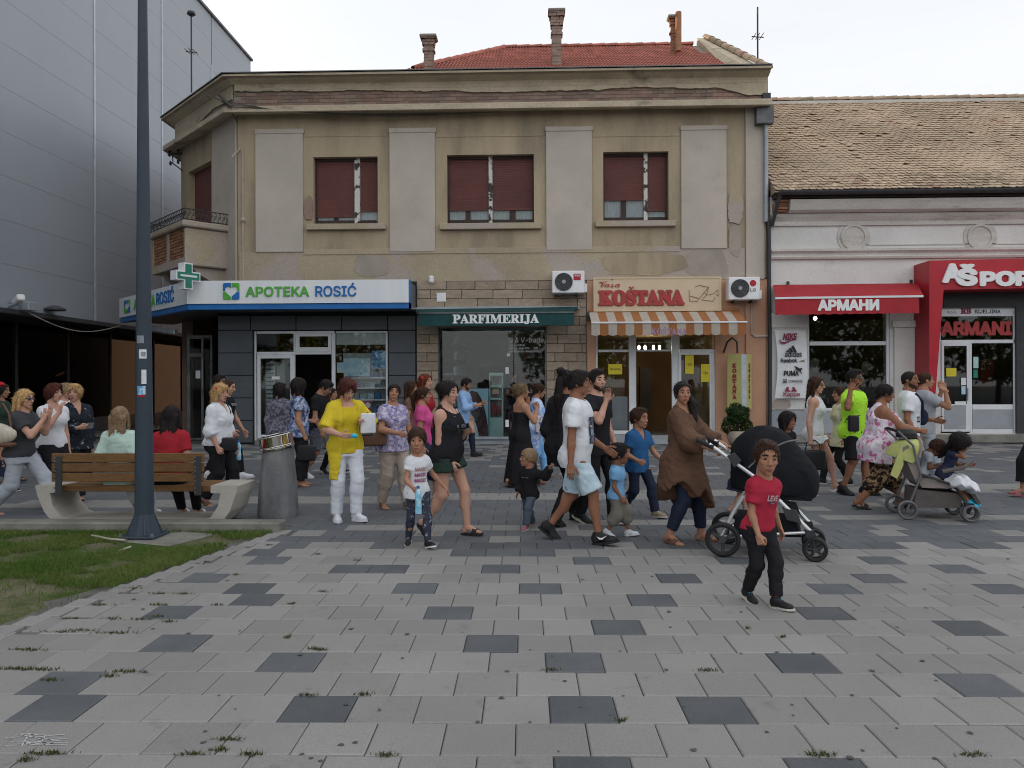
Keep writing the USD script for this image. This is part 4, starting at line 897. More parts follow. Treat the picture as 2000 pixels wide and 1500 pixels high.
M('case_green', (0.36, 0.52, 0.50), (0.30, 0.45, 0.44), scale=3, rough=0.3, bump=0)
vz = [(728, 734), (752, 757), (777, 781), (815, 856)]
for a, b in vz: put(vit, 'shelf_board' if b < 850 else 'plinth', pb(955, a, 983, b, D + 0.45, D + 0.85, 0.006), 'case_green')
for u in (955, 980.5): put(vit, 'post', pb(u, 734, u + 2.5, 815, D + 0.45, D + 0.5), 'case_green')
put(vit, 'back', pb(957, 734, 981, 815, D + 0.8, D + 0.84), 'room_grey')
for (u, v, w, h, m) in ((961, 758, 14, 12, 'cream'), (961, 788, 8, 22, 'box_red'), (970, 792, 8, 18, 'box_red'), (962, 738, 12, 9, 'room_dark')): put(vit, 'goods', pb(u, v, u + w, v + h, D + 0.55, D + 0.65, 0.01), m)
dpn = thing('hair_poster', 'poster of a person with long dark hair on pale blue ground in the perfumery window', 'poster', (X(935), D + 0.4, 0))
M('poster_sky', (0.25, 0.52, 0.66), (0.40, 0.58, 0.64), scale=0.7, rough=0.4, bump=0); M('poster_hair', (0.02, 0.016, 0.02), (0.12, 0.03, 0.025), scale=1.2, lo=0.45, hi=0.6, rough=0.5, bump=0); M('poster_skin', (0.42, 0.24, 0.2), rough=0.5, bump=0)
put(dpn, 'sheet', pb(905, 759, 954, 853, D + 0.35, D + 0.36), 'poster_sky')
def poly_px(pts, Y): return [fp(u, v, Y) for u, v in pts]
put(dpn, 'print_hair', MB().prism(poly_px([(914, 766), (922, 763), (932, 766), (940, 778), (947, 800), (953, 832), (953, 853), (936, 853), (932, 835), (926, 818), (920, 808), (915, 795)], D + 0.345), D + 0.345, D + 0.349), 'poster_hair')
put(dpn, 'print_face', MB().prism(poly_px([(914, 770), (918, 780), (917, 792), (921, 808), (912, 808), (907, 795), (908, 780)], D + 0.343), D + 0.343, D + 0.3445), 'poster_skin')
put(dpn, 'print_dress', MB().prism(poly_px([(906, 822), (920, 812), (930, 830), (934, 853), (906, 853)], D + 0.343), D + 0.343, D + 0.3445), 'white_paint')
cab = thing('dark_cabinet', 'dark cabinet with goods at the back of the perfumery', 'cabinet', (X(1030), D + 2.5, 0))
put(cab, 'carcass', pb(985, 705, 1025, 856, D + 2.2, D + 2.6), 'room_dark'); 
for k in range(4): put(cab, 'shelf_board', pb(1026, 700 + k * 34, 1062, 702 + k * 34, D + 1.6, D + 2.0), 'room_dark')
for k in range(16): put(None, 'perfume_box', pb(1027 + (k % 4) * 8.6, 688 + (k // 4) * 34, 1033 + (k % 4) * 8.6, 699.5 + (k // 4) * 34, D + 1.65, D + 1.8), ['box_red', 'box_grey', 'room_dark', 'box_pale'][(k * 7) % 4], top=dict(label='perfume box on the right hand shelves inside the perfumery', cat='box', group='perfume boxes on the right hand shelves'))
put(None, 'counter_block', pb(935, 716, 985, 856, D + 2.6, D + 3.0), 'room_dark', top=dict(label='dark display block at the back wall of the perfumery', cat='display'))
put(None, 'picture_frame', MB().prism(rect(858, 729, 884, 800, D + 0.9).difference(rect(861, 733, 881, 798, D + 0.9)), D + 0.9, D + 0.93), 'case_green', top=dict(label='pale empty frame at the left inside the perfumery window', cat='frame'))
# awning, dark green
aw = thing('green_awning', 'dark green awning over the perfumery window with white lettering', 'awning', (X(970), D - 0.5, Z(637)))
Ya = D - 0.85
put(aw, 'roller_case', pb(813, 599.5, 1132, 603.5, D - 0.2, D - 0.045, 0.01), 'metal_grey')
cv = MB(); a0 = (X(815), D - 0.12, Z(603)); a1 = (X(1130), D - 0.12, Z(600)); b0 = (X(817, 611, Ya), Ya, Z(611, 817, Ya)); b1 = (X(1121, 608, Ya), Ya, Z(606.5, 1121, Ya))
cv.hull([a0, a1, b0, b1] + [tuple(np.array(p) - [0, 0, 0.015]) for p in (a0, a1, b0, b1)]); put(aw, 'canopy', cv, 'awning_green')
put(aw, 'front_bar', MB().cbox(b0[0], b1[0], Ya - 0.03, Ya + 0.02, b0[2] - 0.03, b0[2] + 0.005, 0.006), 'zinc')
vl = MB(); xs = np.linspace(b0[0], b1[0], 60); zt_ = b0[2] - 0.031; lowz = Z(636, 970, Ya) + 0.006 * np.sin(xs * 9)
vl.prism(list(zip(xs, lowz)) + [(b1[0], zt_), (b0[0], zt_)], Ya - 0.012, Ya - 0.004); put(aw, 'valance', vl, 'awning_green')
put(aw, 'lettering', word('PARFIMERIJA', 884, 614, 1053, 633, Ya - 0.012, 0.006, font='Math', bold=2), 'letter_white')
put(aw, 'side_arm', MB().tube([(X(813), D - 0.1, Z(604)), (b0[0] - 0.02, Ya, b0[2] - 0.02)], 0.02, 6), 'metal_dark')
# flood lamp on the band and white plate
fl_ = thing('flood_lamp', 'small pale lamp fixed above the green awning at its left', 'lamp', atY(842, 546, D - 0.15)); put(fl_, 'head', pb(837, 538, 847, 552, D - 0.25, D - 0.14, 0.03), 'white_paint'); put(fl_, 'bracket', MB().tube([atY(842, 545, D - 0.14), atY(842, 545, D - 0.02)], 0.02, 6), 'metal_dark')
put(None, 'white_plate', pb(853, 572, 871, 589, D - 0.06, D - 0.046), 'white_paint', top=dict(label='small square white plate on the stone band above the green awning', cat='plate'))

# ================================================================== cream signed shop
kw = sbox(X(1146.5), 0, X(1499.5), zG - 0.04).difference(rect(1163, 652, 1397, 866.5))
put(house, 'shop_front', MB().prism(kw, D - 0.02, D + 0.3), 'peach', label='peach plastered shop front')
put(house, 'corner_pier', pb(1456, 560, 1497, 868, D - 0.07, D - 0.021, 0.01), 'peach', label='peach pier')
room(house, 1163, 653, 1397, 860, D + 0.31, 4.0, 'room_warm', 'room_grey')
kf = thing('shoe_shopfront', 'white framed shop front with open doorway under the striped awning', 'shop front', (X(1280), D, 0))
for r_ in ((1163, 654, 1168, 855), (1168.3, 683, 1228, 687.5), (1228.3, 654, 1243, 862), (1243.3, 683, 1311.5, 686), (1312, 654, 1328, 862), (1328.3, 682, 1397, 688), (1390, 688.3, 1397, 850), (1168.3, 841, 1228, 848)): bar(kf, *r_)
dk = put(kf, 'door_leaf', MB().prism(rect(1325, 688.5, 1390, 858, Yw).difference(rect(1330, 693, 1386, 838, Yw)), Yw - 0.03, Yw + 0.05), 'white_pvc'); put(dk, 'pane', pb(1330, 693, 1386, 838, Yw, Yw + 0.01), 'glass_tint')
put(kf, 'pane', pb(1168, 688, 1228, 841, D + 0.04, D + 0.05), 'glass_clear')
for a, b in ((1168, 1228), (1243, 1312), (1328, 1396)): put(kf, 'pane', pb(a, 655, b, 682.5, D + 0.04, D + 0.05), 'glass_tint')
put(kf, 'step', pb(1238, 851, 1330, 858, D - 0.22, D + 0.1, 0.01), 'grey_plinth'); put(kf, 'step', pb(1236, 858.2, 1332, 868, D - 0.45, D + 0.1, 0.01), 'grey_plinth')
put(kf, 'plinth', pb(1163, 849, 1236, 867, D - 0.04, D + 0.1, 0.01), 'grey_plinth')
M('leaf_yellow', (0.20, 0.17, 0.02), (0.10, 0.10, 0.015), scale=6, rough=0.6, bump=0, rnd=0.3, trans=0.3)
def leaf_cloud(c, r, n, seed, s=0.05):
    g = np.random.default_rng(seed); d = g.normal(0, 1, (n, 3)); d /= np.linalg.norm(d, axis=1, keepdims=True); rr = g.uniform(0.45, 1.0, n) ** 0.5
    cl = meshkit.noise(d * 2.2 + seed, seed); P = np.asarray(c) + d * rr[:, None] * np.asarray(r) * (0.75 + 0.5 * cl)[:, None]
    a = g.normal(0, 1, (n, 3)); a /= np.linalg.norm(a, axis=1, keepdims=True); b = np.cross(a, g.normal(0, 1, (n, 3))); b /= np.linalg.norm(b, axis=1, keepdims=True); sz = s * g.uniform(0.6, 1.3, n)[:, None]
    v = np.stack([P - a * sz, P + b * sz * 0.45, P + a * sz, P - b * sz * 0.45], 1).reshape(-1, 3); i = np.arange(n) * 4
    return v, np.concatenate([np.stack([i, i + 1, i + 2], 1), np.stack([i, i + 2, i + 3], 1)])
yp = thing('yellow_plant', 'yellow leaved plant in the left window under the striped awning', 'plant', (X(1185), D + 0.7, Z(840)))
put(yp, 'foliage', leaf_cloud((X(1184), D + 0.75, Z(725)), (0.32, 0.25, 0.75), 900, 5, 0.05), 'leaf_yellow'); put(yp, 'stem', MB().tube([(X(1184), D + 0.75, Z(842)), (X(1184), D + 0.75, Z(720))], 0.02, 6), 'frame_brown')
put(None, 'display_table', pb(1172, 775, 1226, 840, D + 0.5, D + 0.9, 0.02), 'grey_plinth', top=dict(label='grey draped display table in the left window under the striped awning', cat='table'))
ch = thing('ceiling_lamp', 'row of four small lit bulbs hanging inside the doorway under the striped awning', 'lamp', (X(1268), D + 1.2, Z(690)))
for u in (1248, 1260, 1276, 1288):
    c = atY(u, 679, D + 1.1); put(ch, 'bulb', MB().ball(c, 0.045, 2, (0.8, 0.8, 1.4)), 'lamp_warm')
put(ch, 'rail', MB().tube([atY(1245, 668, D + 1.1), atY(1291, 668, D + 1.1)], 0.012, 6), 'metal_dark')
for u in (1248, 1260, 1276, 1288): put(ch, 'cord', MB().tube([atY(u, 668, D + 1.1), atY(u, 676, D + 1.1)], 0.008, 5), 'metal_dark')
put(None, 'wall_rack', pb(1250, 717, 1272, 800, D + 2.5, D + 2.7), 'room_dark', top=dict(label='dark rack at the back of the shop seen through the doorway', cat='rack'))
for i, (u0, v0, u1, v1, t, lab) in enumerate(((1188, 711, 1215, 731, 'velika rasprodaja', 'yellow sale notice in the left shop window beside the yellow plant'), (1338, 694, 1355, 730, '-50%', 'upper yellow sale notice on the glass door leaf'), (1369, 711, 1386, 746, '-50%', 'lower yellow sale notice at the right edge of the glass door leaf'))):
    nt_ = thing('sale_notice', lab, 'notice', atY((u0 + u1) / 2, v1, D)); put(nt_, 'paper', pb(u0, v0, u1, v1, D - 0.018, D - 0.013), 'yellow_sign'); vm = (v0 + v1) / 2
    put(nt_, 'print', word(t, u0 + 3, vm - 2.5, u1 - 3, vm + 2.5, D - 0.0182, 0.002, bold=1), 'gap_dark')
ks = thing('shoe_shop_sign', 'cream sign board with red serif lettering over the striped awning', 'sign', (X(1284), D - 0.1, Z(606)))
Yk = D - 0.16
put(ks, 'board', pb(1160, 543, 1408, 606, Yk, D - 0.022, 0.012), 'cream')
put(ks, 'board_frame', MB().prism(rect(1159, 542, 1409, 607, Yk).difference(rect(1162, 545, 1406, 604, Yk)), Yk - 0.01, Yk - 0.0005), 'cream')
M('letter_shadow', (0.30, 0.17, 0.10), rough=0.6)
put(ks, 'lettering', word('KOŠTANA', 1169, 560, 1337, 596, Yk, 0.03, font='Math', bold=5), 'red_letter', label='big red word')
put(ks, 'lettering_shadow', word('KOSTANA', 1167, 566, 1335, 598, Yk, 0.004, font='Math', bold=6), 'letter_shadow')
put(ks, 'lettering', word('Vaša', 1169, 545, 1211, 561, Yk, 0.012, font='Script', bold=0), 'red_letter', label='small red script word')
def outline(pts, Y, r=0.008): return MB().tube([atY(u, v, Y) for u, v in pts], r, 5).get()
sk = MB()
for pts in ([(1346, 566), (1347, 588), (1362, 588), (1366, 583), (1348, 578)], [(1366, 583), (1376, 570), (1380, 576), (1370, 586)], [(1358, 560), (1366, 557), (1384, 561), (1376, 570)], [(1384, 561), (1380, 576), (1392, 574), (1402, 566), (1403, 578), (1398, 574)], [(1372, 586), (1392, 588), (1397, 580)]): sk.add(outline(pts, Yk - 0.006))
put(ks, 'shoe_drawing', sk, 'letter_shadow')
# striped awning
sa_ = thing('striped_awning', 'orange and cream striped awning with scalloped edge', 'awning', (X(1305), D - 0.6, Z(655)))
Yq = D - 1.0; zA = Z(609, 1280, D - 0.15); zB = Z(628, 1280, Yq); xa0, xa1 = X(1150, 610, D - 0.15), X(1443, 610, D - 0.15); xb0, xb1 = X(1155, 628, Yq), X(1457, 628, Yq)
nS = 18; zv = Z(653, 1280, Yq)
for i in range(nS):
    t0, t1 = i / nS, (i + 1) / nS; mt = 'cream_cloth' if i % 2 == 0 else 'orange_cloth'
    pa, pb2, pc_, pd_ = [np.array(p) for p in ((xa0 + (xa1 - xa0) * t0, D - 0.15, zA), (xa0 + (xa1 - xa0) * t1, D - 0.15, zA), (xb0 + (xb1 - xb0) * t1, Yq, zB), (xb0 + (xb1 - xb0) * t0, Yq, zB))]
    put(sa_, 'canopy_stripe', MB().hull([*(p for p in (pa, pb2, pc_, pd_)), *(p - [0, 0, 0.012] for p in (pa, pb2, pc_, pd_))]), mt)
    x0_, x1_ = pd_[0], pc_[0]; xs = np.linspace(x0_, x1_, 9); low = zv - 0.03 * np.sin(np.linspace(0, np.pi, 9))
    put(sa_, 'valance_stripe', MB().prism(list(zip(xs, low)) + [(x1_, zB - 0.045), (x0_, zB - 0.045)], Yq - 0.006, Yq), mt)
put(sa_, 'front_bar', MB().cbox(xb0 - 0.01, xb1 + 0.03, Yq - 0.03, Yq + 0.02, zB - 0.044, zB - 0.002, 0.008), 'white_pvc')
put(sa_, 'roller', MB().tube([(xa0, D - 0.1, zA + 0.03), (xa1, D - 0.1, zA + 0.03)], 0.05, 8), 'orange_cloth')
M('lilac_letter', (0.30, 0.2, 0.30), rough=0.7)
put(sa_, 'lettering', word('KOŠTANA', 1271, 639, 1342, 653, Yq - 0.006, 0.004, font='Math', bold=2), 'lilac_letter')
put(sa_, 'bracket', MB().box(X(1146), X(1151), D - 0.2, D - 0.03, Z(627), Z(612)), 'metal_dark')
# hanging prism sign with bracket
hs = thing('vertical_sign', 'pale yellow three sided hanging sign with vertical red lettering beside the shop door', 'sign', (X(1443), D - 0.4, Z(800)))
zt1, zb1_ = Z(692, 1443, D - 0.5), Z(799, 1443, D - 0.5); Yh = D - 0.62
xl_, xm_, xr_ = X(1421, 740, D - 0.4), X(1448, 740, Yh), X(1468, 740, D - 0.3)
put(hs, 'left_face', MB().hull([(x, y + dy, z) for x, y in ((xl_, D - 0.38), (xm_, Yh)) for dy in (0, 0.03) for z in (zb1_, zt1)]), 'pale_yellow')
put(hs, 'right_face', MB().hull([(x, y + dy, z) for x, y in ((xm_ + 0.13, Yh), (xr_, D - 0.3)) for dy in (0, 0.03) for z in (zb1_, zt1)]), 'pale_yellow')
put(hs, 'middle_face', MB().box(xm_ + 0.002, xm_ + 0.128, Yh - 0.002, Yh + 0.02, zb1_, zt1), 'mall_trim')
lt = MB(); n_ = len('KOSTANA'); zz = np.linspace(zt1 - 0.22, zb1_ + 0.25, n_ + 1)
for i, chh in enumerate('KOŠTANA'):
    s = fit_shape(glyphs(chh, 'Math', 4), -0.055, 0.055, zz[i + 1] + 0.015, zz[i] - 0.01); mm = MB().prism(s, -0.01, 0)
    th = math.atan2(Yh - (D - 0.38), xm_ - xl_); lt.add(mm.get(), trans((xl_ + xm_) / 2, (Yh + D - 0.38) / 2 - 0.012, 0) @ rotz(th))
put(hs, 'lettering', lt, 'red_letter')
lt = MB()
for i, chh in enumerate('KOŠTANA'):
    s = fit_shape(glyphs(chh, 'Math', 4), -0.05, 0.05, zz[i + 1] + 0.015, zz[i] - 0.01); mm = MB().prism(s, -0.01, 0); th = math.atan2(D - 0.3 - Yh, xr_ - xm_ - 0.13); lt.add(mm.get(), trans((xm_ + 0.13 + xr_) / 2, (Yh + D - 0.3) / 2 - 0.012, 0) @ rotz(th))
put(hs, 'lettering', lt, 'red_letter')
put(hs, 'bracket', MB().tube([(X(1412), D - 0.05, Z(690)), (X(1414), D - 0.3, Z(672)), (X(1421), D - 0.45, Z(664)), (X(1430), D - 0.45, Z(672)), (X(1431), D - 0.45, Z(693))], 0.025, 7), 'metal_dark')
# air conditioners
def aircon(u0, v0, u1, v1, label, badge):
    t = thing('air_conditioner', label, 'air conditioner', atY((u0 + u1) / 2, v1, D - 0.3)); Yf = D - 0.42
    x0, z1 = fp(u0, v0, Yf); x1, z0 = fp(u1, v1, Yf)
    put(t, 'case', MB().cbox(x0, x1, Yf, D - 0.08, z0, z1, 0.02), 'white_paint')
    cx, cz_ = x0 + (x1 - x0) * 0.36, (z0 + z1) / 2; R = (z1 - z0) * 0.40
    put(t, 'fan_recess', MB().lathe([(0, 0), (R, 0), (R, 0.02), (0, 0.02)], n=32, M=trans(cx, Yf - 0.001, cz_) @ rotax([1, 0, 0], math.pi / 2)), 'metal_dark')
    gr = MB()
    for k in range(7):
        rr = R * (k + 1) / 7.3; a = np.linspace(0, 2 * np.pi, 25); gr.tube([(cx + rr * math.cos(b), Yf - 0.024, cz_ + rr * math.sin(b)) for b in a], 0.005, 4, False)
    for k in range(10): a = k * math.pi / 5; gr.tube([(cx + 0.05 * math.cos(a), Yf - 0.026, cz_ + 0.05 * math.sin(a)), (cx + R * math.cos(a + 0.4), Yf - 0.026, cz_ + R * math.sin(a + 0.4))], 0.005, 4)
    put(t, 'fan_grille', gr, 'zinc'); put(t, 'hub', MB().lathe([(0, 0), (0.05, 0), (0.05, 0.02), (0, 0.02)], n=16, M=trans(cx, Yf - 0.02, cz_) @ rotax([1, 0, 0], math.pi / 2)), 'metal_grey')
    bx0, bx1 = x0 + (x1 - x0) * 0.66, x0 + (x1 - x0) * 0.88
    if badge == 'red': put(t, 'badge', MB().box(bx0, bx1, Yf - 0.006, Yf - 0.001, z1 - 0.24, z1 - 0.08), 'red_panel'); put(t, 'badge_print', MB().prism(fit_shape(glyphs('VIVAX', 'Inter', 2), bx0 + 0.02, bx1 - 0.02, z1 - 0.15, z1 - 0.10), Yf - 0.009, Yf - 0.0062), 'letter_white')
    else:
        c0 = (bx0 + bx1) / 2; put(t, 'badge', MB().lathe([(0, 0), (0.08, 0), (0.08, 0.006), (0, 0.006)], n=20, M=trans(c0, Yf - 0.001, z1 - 0.16) @ rotax([1, 0, 0], math.pi / 2)), 'red_panel'); put(t, 'badge_print', MB().prism(fit_shape(glyphs('LG', 'Inter', 2), c0 - 0.07, c0 + 0.07, z1 - 0.37, z1 - 0.29), Yf - 0.006, Yf - 0.001), 'zinc')
    for u in (0.2, 0.75): put(t, 'bracket', MB().box(x0 + (x1 - x0) * u, x0 + (x1 - x0) * u + 0.04, Yf, D - 0.035, z0 - 0.06, z0 - 0.002), 'metal_dark')
    put(t, 'valve_cover', MB().cbox(x1 + 0.002, x1 + 0.07, Yf + 0.1, D - 0.12, z0 + 0.03, z0 + 0.25, 0.01), 'white_paint')
aircon(1078, 529, 1142, 572, 'white air conditioner with red badge at the edge of the stone clad wall', 'red')
aircon(1423, 541, 1485, 585, 'white air conditioner with round red logo to the right of the cream sign', 'lg')
cb = MB(); cb.tube([(X(1466), D - 0.09, Z(588)), (X(1466), D - 0.09, Z(655)), (X(1472), D - 0.09, Z(660)), (X(1497), D - 0.09, Z(659))], 0.03, 7); cb.tube([(X(1440), D - 0.05, Z(590)), (X(1455), D - 0.05, Z(610)), (X(1457), D - 0.05, Z(700))], 0.012, 5)
put(None, 'drain_hose', cb, 'cable_pale', top=dict(label='pale pipe running from the right air conditioner down the peach wall', cat='pipe'))
# planter with topiary
pt = thing('planter', 'round pale stone planter with clipped bush beside the peach pier', 'planter', (X(1441, 868, D - 0.8), D - 0.8, 0))
pc0 = (X(1441, 868, D - 0.8), D - 0.8, 0)
M('pot', (0.36, 0.30, 0.25), (0.28, 0.235, 0.195), scale=5, rough=0.9); M('leaf_dark', (0.02, 0.055, 0.015), (0.045, 0.08, 0.02), scale=5, rough=0.5, bump=0, rnd=0.35, trans=0.2)
put(pt, 'pot', MB().lathe([(0, 0), (0.16, 0), (0.24, 0.12), (0.27, 0.26), (0.25, 0.36), (0.22, 0.37), (0.22, 0.33), (0, 0.33)], pc0, 28), 'pot', smooth=40)
put(pt, 'stem', MB().tube([(pc0[0], pc0[1], 0.3), (pc0[0], pc0[1], 0.75)], 0.03, 7), 'frame_brown')
fo = MB(); fo.add(leaf_cloud((pc0[0], pc0[1], 0.78), (0.30, 0.28, 0.26), 1500, 31, 0.035)); fo.add(leaf_cloud((pc0[0] - 0.22, pc0[1], 0.48), (0.2, 0.18, 0.2), 700, 32, 0.035)); fo.add(leaf_cloud((pc0[0] + 0.2, pc0[1], 0.48), (0.16, 0.16, 0.2), 600, 33, 0.035)); fo.ball((pc0[0], pc0[1], 0.78), 0.2, 2)
put(pt, 'foliage', fo, 'leaf_dark')
# ================================================================== white single storey house on the right
W = D - 0.05
XL = X(1505, 600, W); XE = X(2450, 600, W)
wh = thing('white_house', 'low white house with moulded frieze and weathered beige tile roof', 'house', ((XL + XE) / 2, D, 0))
zc0, zc1 = Z(505, 1750, W), Z(385, 1750, W)
ww = sbox(XL, 0, XE, zc1 + 0.2)
ww = ww.difference(rect(1577, 605, 1738, 803, W)).difference(rect(1836, 597, 2020, 846, W))
put(wh, 'wall', MB().prism(ww, W, W + 0.35), 'plaster_white')
put(wh, 'rear_walls', MB().box(XL, XL + 0.3, W + 0.36, W + 9, 0, zc1).box(XL, XE, W + 9, W + 9.3, 0, zc1).box(XE - 0.3, XE, W + 0.36, W + 9, 0, zc1), 'plaster_white')
def zw(v, o=0.0): return Z(v, 1750, W - o)
PW = [(XL, W), (XE, W)]
put(wh, 'moulding', run_profile(PW, [(0, zw(440)), (0.05, zw(440)), (0.06, zw(432)), (0.14, zw(424)), (0.16, zw(418)), (0, zw(418))]), 'moulding_white')
XB = X(1535, 400, W)
put(wh, 'moulding', run_profile([(XB, W), (XE, W)], [(0, zw(417)), (0.2, zw(417)), (0.30, zw(408, 0.3)), (0.34, zw(400, 0.3)), (0.38, zw(388, 0.35)), (0, zw(386))]), 'moulding_white', label='crown moulding, broken away at its left end')
put(wh, 'broken_bricks', MB().box(XL + 0.05, XB + 0.05, W - 0.16, W - 0.001, zw(417), zw(398)), 'brick_orange')
for k in range(5): put(wh, 'brick', MB().box(XL + 0.08 + 0.05 * (k % 2), XB - 0.06 + 0.07 * rng.random(), W - 0.2 - 0.06 * rng.random(), W - 0.161, zw(415) + k * 0.062, zw(415) + k * 0.062 + 0.05), 'brick_orange')
put(wh, 'moulding', run_profile(PW, [(0, zw(505)), (0.06, zw(505)), (0.08, zw(501)), (0.03, zw(498)), (0.03, zw(494)), (0.10, zw(490)), (0.10, zw(486)), (0, zw(484))]), 'moulding_white')
put(wh, 'fillet', MB().box(X(1690), XE, W - 0.02, W - 0.001, zw(479), zw(477)), 'moulding_white')
for u in (1667, 1914, 2160):
    c = (X(u, 463, W), W, Z(463, u, W)); put(wh, 'roundel', MB().lathe([(0, 0.02), (0.26, 0.025), (0.27, 0.05), (0.33, 0.05), (0.34, 0.02), (0.42, 0.02), (0.43, 0.0), (0, 0)], n=32, M=trans(*c) @ rotax([1, 0, 0], math.pi / 2)), 'moulding_white', smooth=30)
put(wh, 'fascia_board', MB().box(XL + 0.02, XE, W - 0.34, W - 0.1, zw(385, 0.3), zw(376, 0.3)), 'frame_brown')
gt = MB(); zgl, zgr = Z(373, 1505, W - 0.5), Z(373, 1505, W - 0.5)
a = np.linspace(np.pi, 2 * np.pi, 9); prof = [(0.47 + 0.10 * math.cos(t), zgl - 0.0 + 0.10 * math.sin(t)) for t in a] + [(0.55, zgl), (0.47, zgl - 0.085), (0.39, zgl)]
put(wh, 'gutter', run_profile([(XL + 0.05, W), (XE, W)], prof), 'metal_dark')
put(wh, 'gutter_outlet', MB().tube([(XL + 0.12, W - 0.45, zgl - 0.05), (XL + 0.05, W - 0.3, zgl - 0.45), (XL + 0.0, W - 0.14, zgl - 0.8)], 0.05, 8), 'metal_dark')
# roof
ye, ze, tn = W - 0.45, zgl + 0.02, 0.84
def rp2(u, v): d = ray(u, v); t = (ze + tn * (EYE[1] - ye) - EYE[2]) / (d[2] - tn * d[1]); return EYE + d * t
yr2 = rp2(1750, 197)[1]; zr2 = ze + tn * (yr2 - ye); c2, s2 = 1 / math.hypot(1, tn), tn / math.hypot(1, tn)
rb = MB(); rb.quad((XL, ye, ze - 0.04), (XE, ye, ze - 0.04), (XE, yr2, zr2 - 0.04), (XL, yr2, zr2 - 0.04)); rb.quad((XE, 2 * yr2 - ye, ze - 0.04), (XL, 2 * yr2 - ye, ze - 0.04), (XL, yr2, zr2 - 0.04), (XE, yr2, zr2 - 0.04)); rb.add((np.array([(XL, ye, ze - 0.04), (XL, yr2, zr2 - 0.04), (XL, 2 * yr2 - ye, ze - 0.04)]), np.array([[0, 1, 2]])))
rb.add((np.array([(XE, ye, ze - 0.04), (XE, 2 * yr2 - ye, ze - 0.04), (XE, yr2, zr2 - 0.04)]), np.array([[0, 1, 2]])))
rf2 = put(wh, 'roof', rb, 'tile_beige')
q = np.random.default_rng(41); SL2 = (yr2 - ye) / c2; nrow = int(SL2 / 0.145); rest = MB(); nt = 0; cand = []
for r in range(nrow):
    xx = XL + (0.085 if r % 2 else 0)
    while xx < XE - 0.1: cand.append((r, xx)); xx += 0.17
def tile_b(r, x):
    sag = 0.03 * (meshkit.noise(np.array([[x * 0.5, r * 0.12, 0]]), 8)[0] - 0.5) + 0.012 * (meshkit.noise(np.array([[x * 2.5, r * 0.5, 3]]), 9)[0] - 0.5)
    w, s0, Lt = 0.162, r * 0.145 + q.normal(0, 0.008), 0.30; tl = q.normal(0, 0.004); sk_ = q.normal(0, 0.006); h0 = 0.026 + sag + abs(q.normal(0, 0.003)) + (0.02 if q.random() < 0.025 else 0)
    pts2 = [(0, s0 + 0.04), (w * 0.25, s0 + 0.006), (w * 0.75, s0 + 0.006), (w, s0 + 0.04), (w, s0 + Lt), (0, s0 + Lt)]
    top = [(x + a + sk_ * (b - s0) * 3, b, h0 * (1 - (b - s0) / Lt) + tl * (a / w - 0.5) * 2 - 0.012 * (b - s0) / Lt) for a, b in pts2]; bot = [(p[0], p[1], p[2] - 0.016) for p in top]
    P = np.array(top + bot); f = [[0, 1, 2], [0, 2, 3], [0, 3, 4], [0, 4, 5], [6, 7, 1], [6, 1, 0], [7, 8, 2], [7, 2, 1], [8, 9, 3], [8, 3, 2], [6, 0, 5], [6, 5, 11], [3, 9, 10], [3, 10, 4]]
    return np.stack([P[:, 0], ye + P[:, 1] * c2 - P[:, 2] * s2, ze + P[:, 1] * s2 + P[:, 2] * c2], 1), np.array(f)
for r, x in cand:
    if q.random() < 0.006: continue
    m = tile_b(r, x); u = proj(m[0][0])[0]
    if r < 6 and u < 2010 and nt < 296: put(rf2, 'roof_tile', m, 'tile_beige'); nt += 1
    else: rest.add(m)
put(rf2, 'upper_tiles', rest, 'tile_beige', kind='stuff')
ridge_tiles(rf2, (XE, yr2, zr2 + 0.03), (XL, yr2, zr2 + 0.03), int((XE - XL) / 0.36), 0.12, 'tile_beige')
put(rf2, 'ridge_mortar', MB().box(XL, XE, yr2 - 0.13, yr2 - 0.04, zr2 - 0.12, zr2 + 0.0), 'moulding_white')
# wall pieces
put(wh, 'pilaster', pb(1507, 622, 1576, 800, W - 0.06, W - 0.001, 0.01), 'plaster_white'); put(wh, 'pilaster_capital', pb(1505, 612, 1578, 640, W - 0.09, W - 0.0605, 0.012), 'plaster_white')
put(wh, 'pilaster', pb(1747, 640, 1792, 848, W - 0.06, W - 0.001, 0.01), 'plaster_white'); put(wh, 'pilaster_capital', pb(1744, 626, 1794, 639, W - 0.1, W - 0.001, 0.012), 'plaster_white')
put(wh, 'plinth', pb(1503, 803, 1577, 864, W - 0.075, W - 0.001, 0.01), 'grey_plinth'); put(wh, 'plinth', pb(1577.4, 803.5, 1746, 847, W - 0.05, W - 0.001, 0.01), 'grey_plinth')
put(wh, 'plaster_patch', MB().prism(blob(1508, 780, 1545, 800, W - 0.06, 77), W - 0.0635, W - 0.0605), 'plaster_band', label='crumbled plaster patch under the banner')
put(wh, 'footing', pb(1503, 849, 2100, 864, W - 0.12, W - 0.08, 0.01), 'kerb_concrete')
sw = thing('sport_shop_window', 'white framed shop window with mannequins under the red awning', 'shop window', (X(1655), W, 0))
for r_ in ((1577, 606, 1581, 801), (1731, 606, 1737, 801), (1581.3, 667, 1730.7, 674), (1581.3, 797, 1730.7, 802)): bar(sw, *r_, Y=W + 0.02)
put(sw, 'pane', pb(1581.3, 607, 1730.7, 667, W + 0.05, W + 0.06), 'glass_dark'); put(sw, 'pane', pb(1581.3, 674, 1730.7, 797, W + 0.05, W + 0.06), 'glass_dark')
room(wh, 1578, 606, 1737, 800, W + 0.36, 3.0, 'olive_room', 'room_grey')
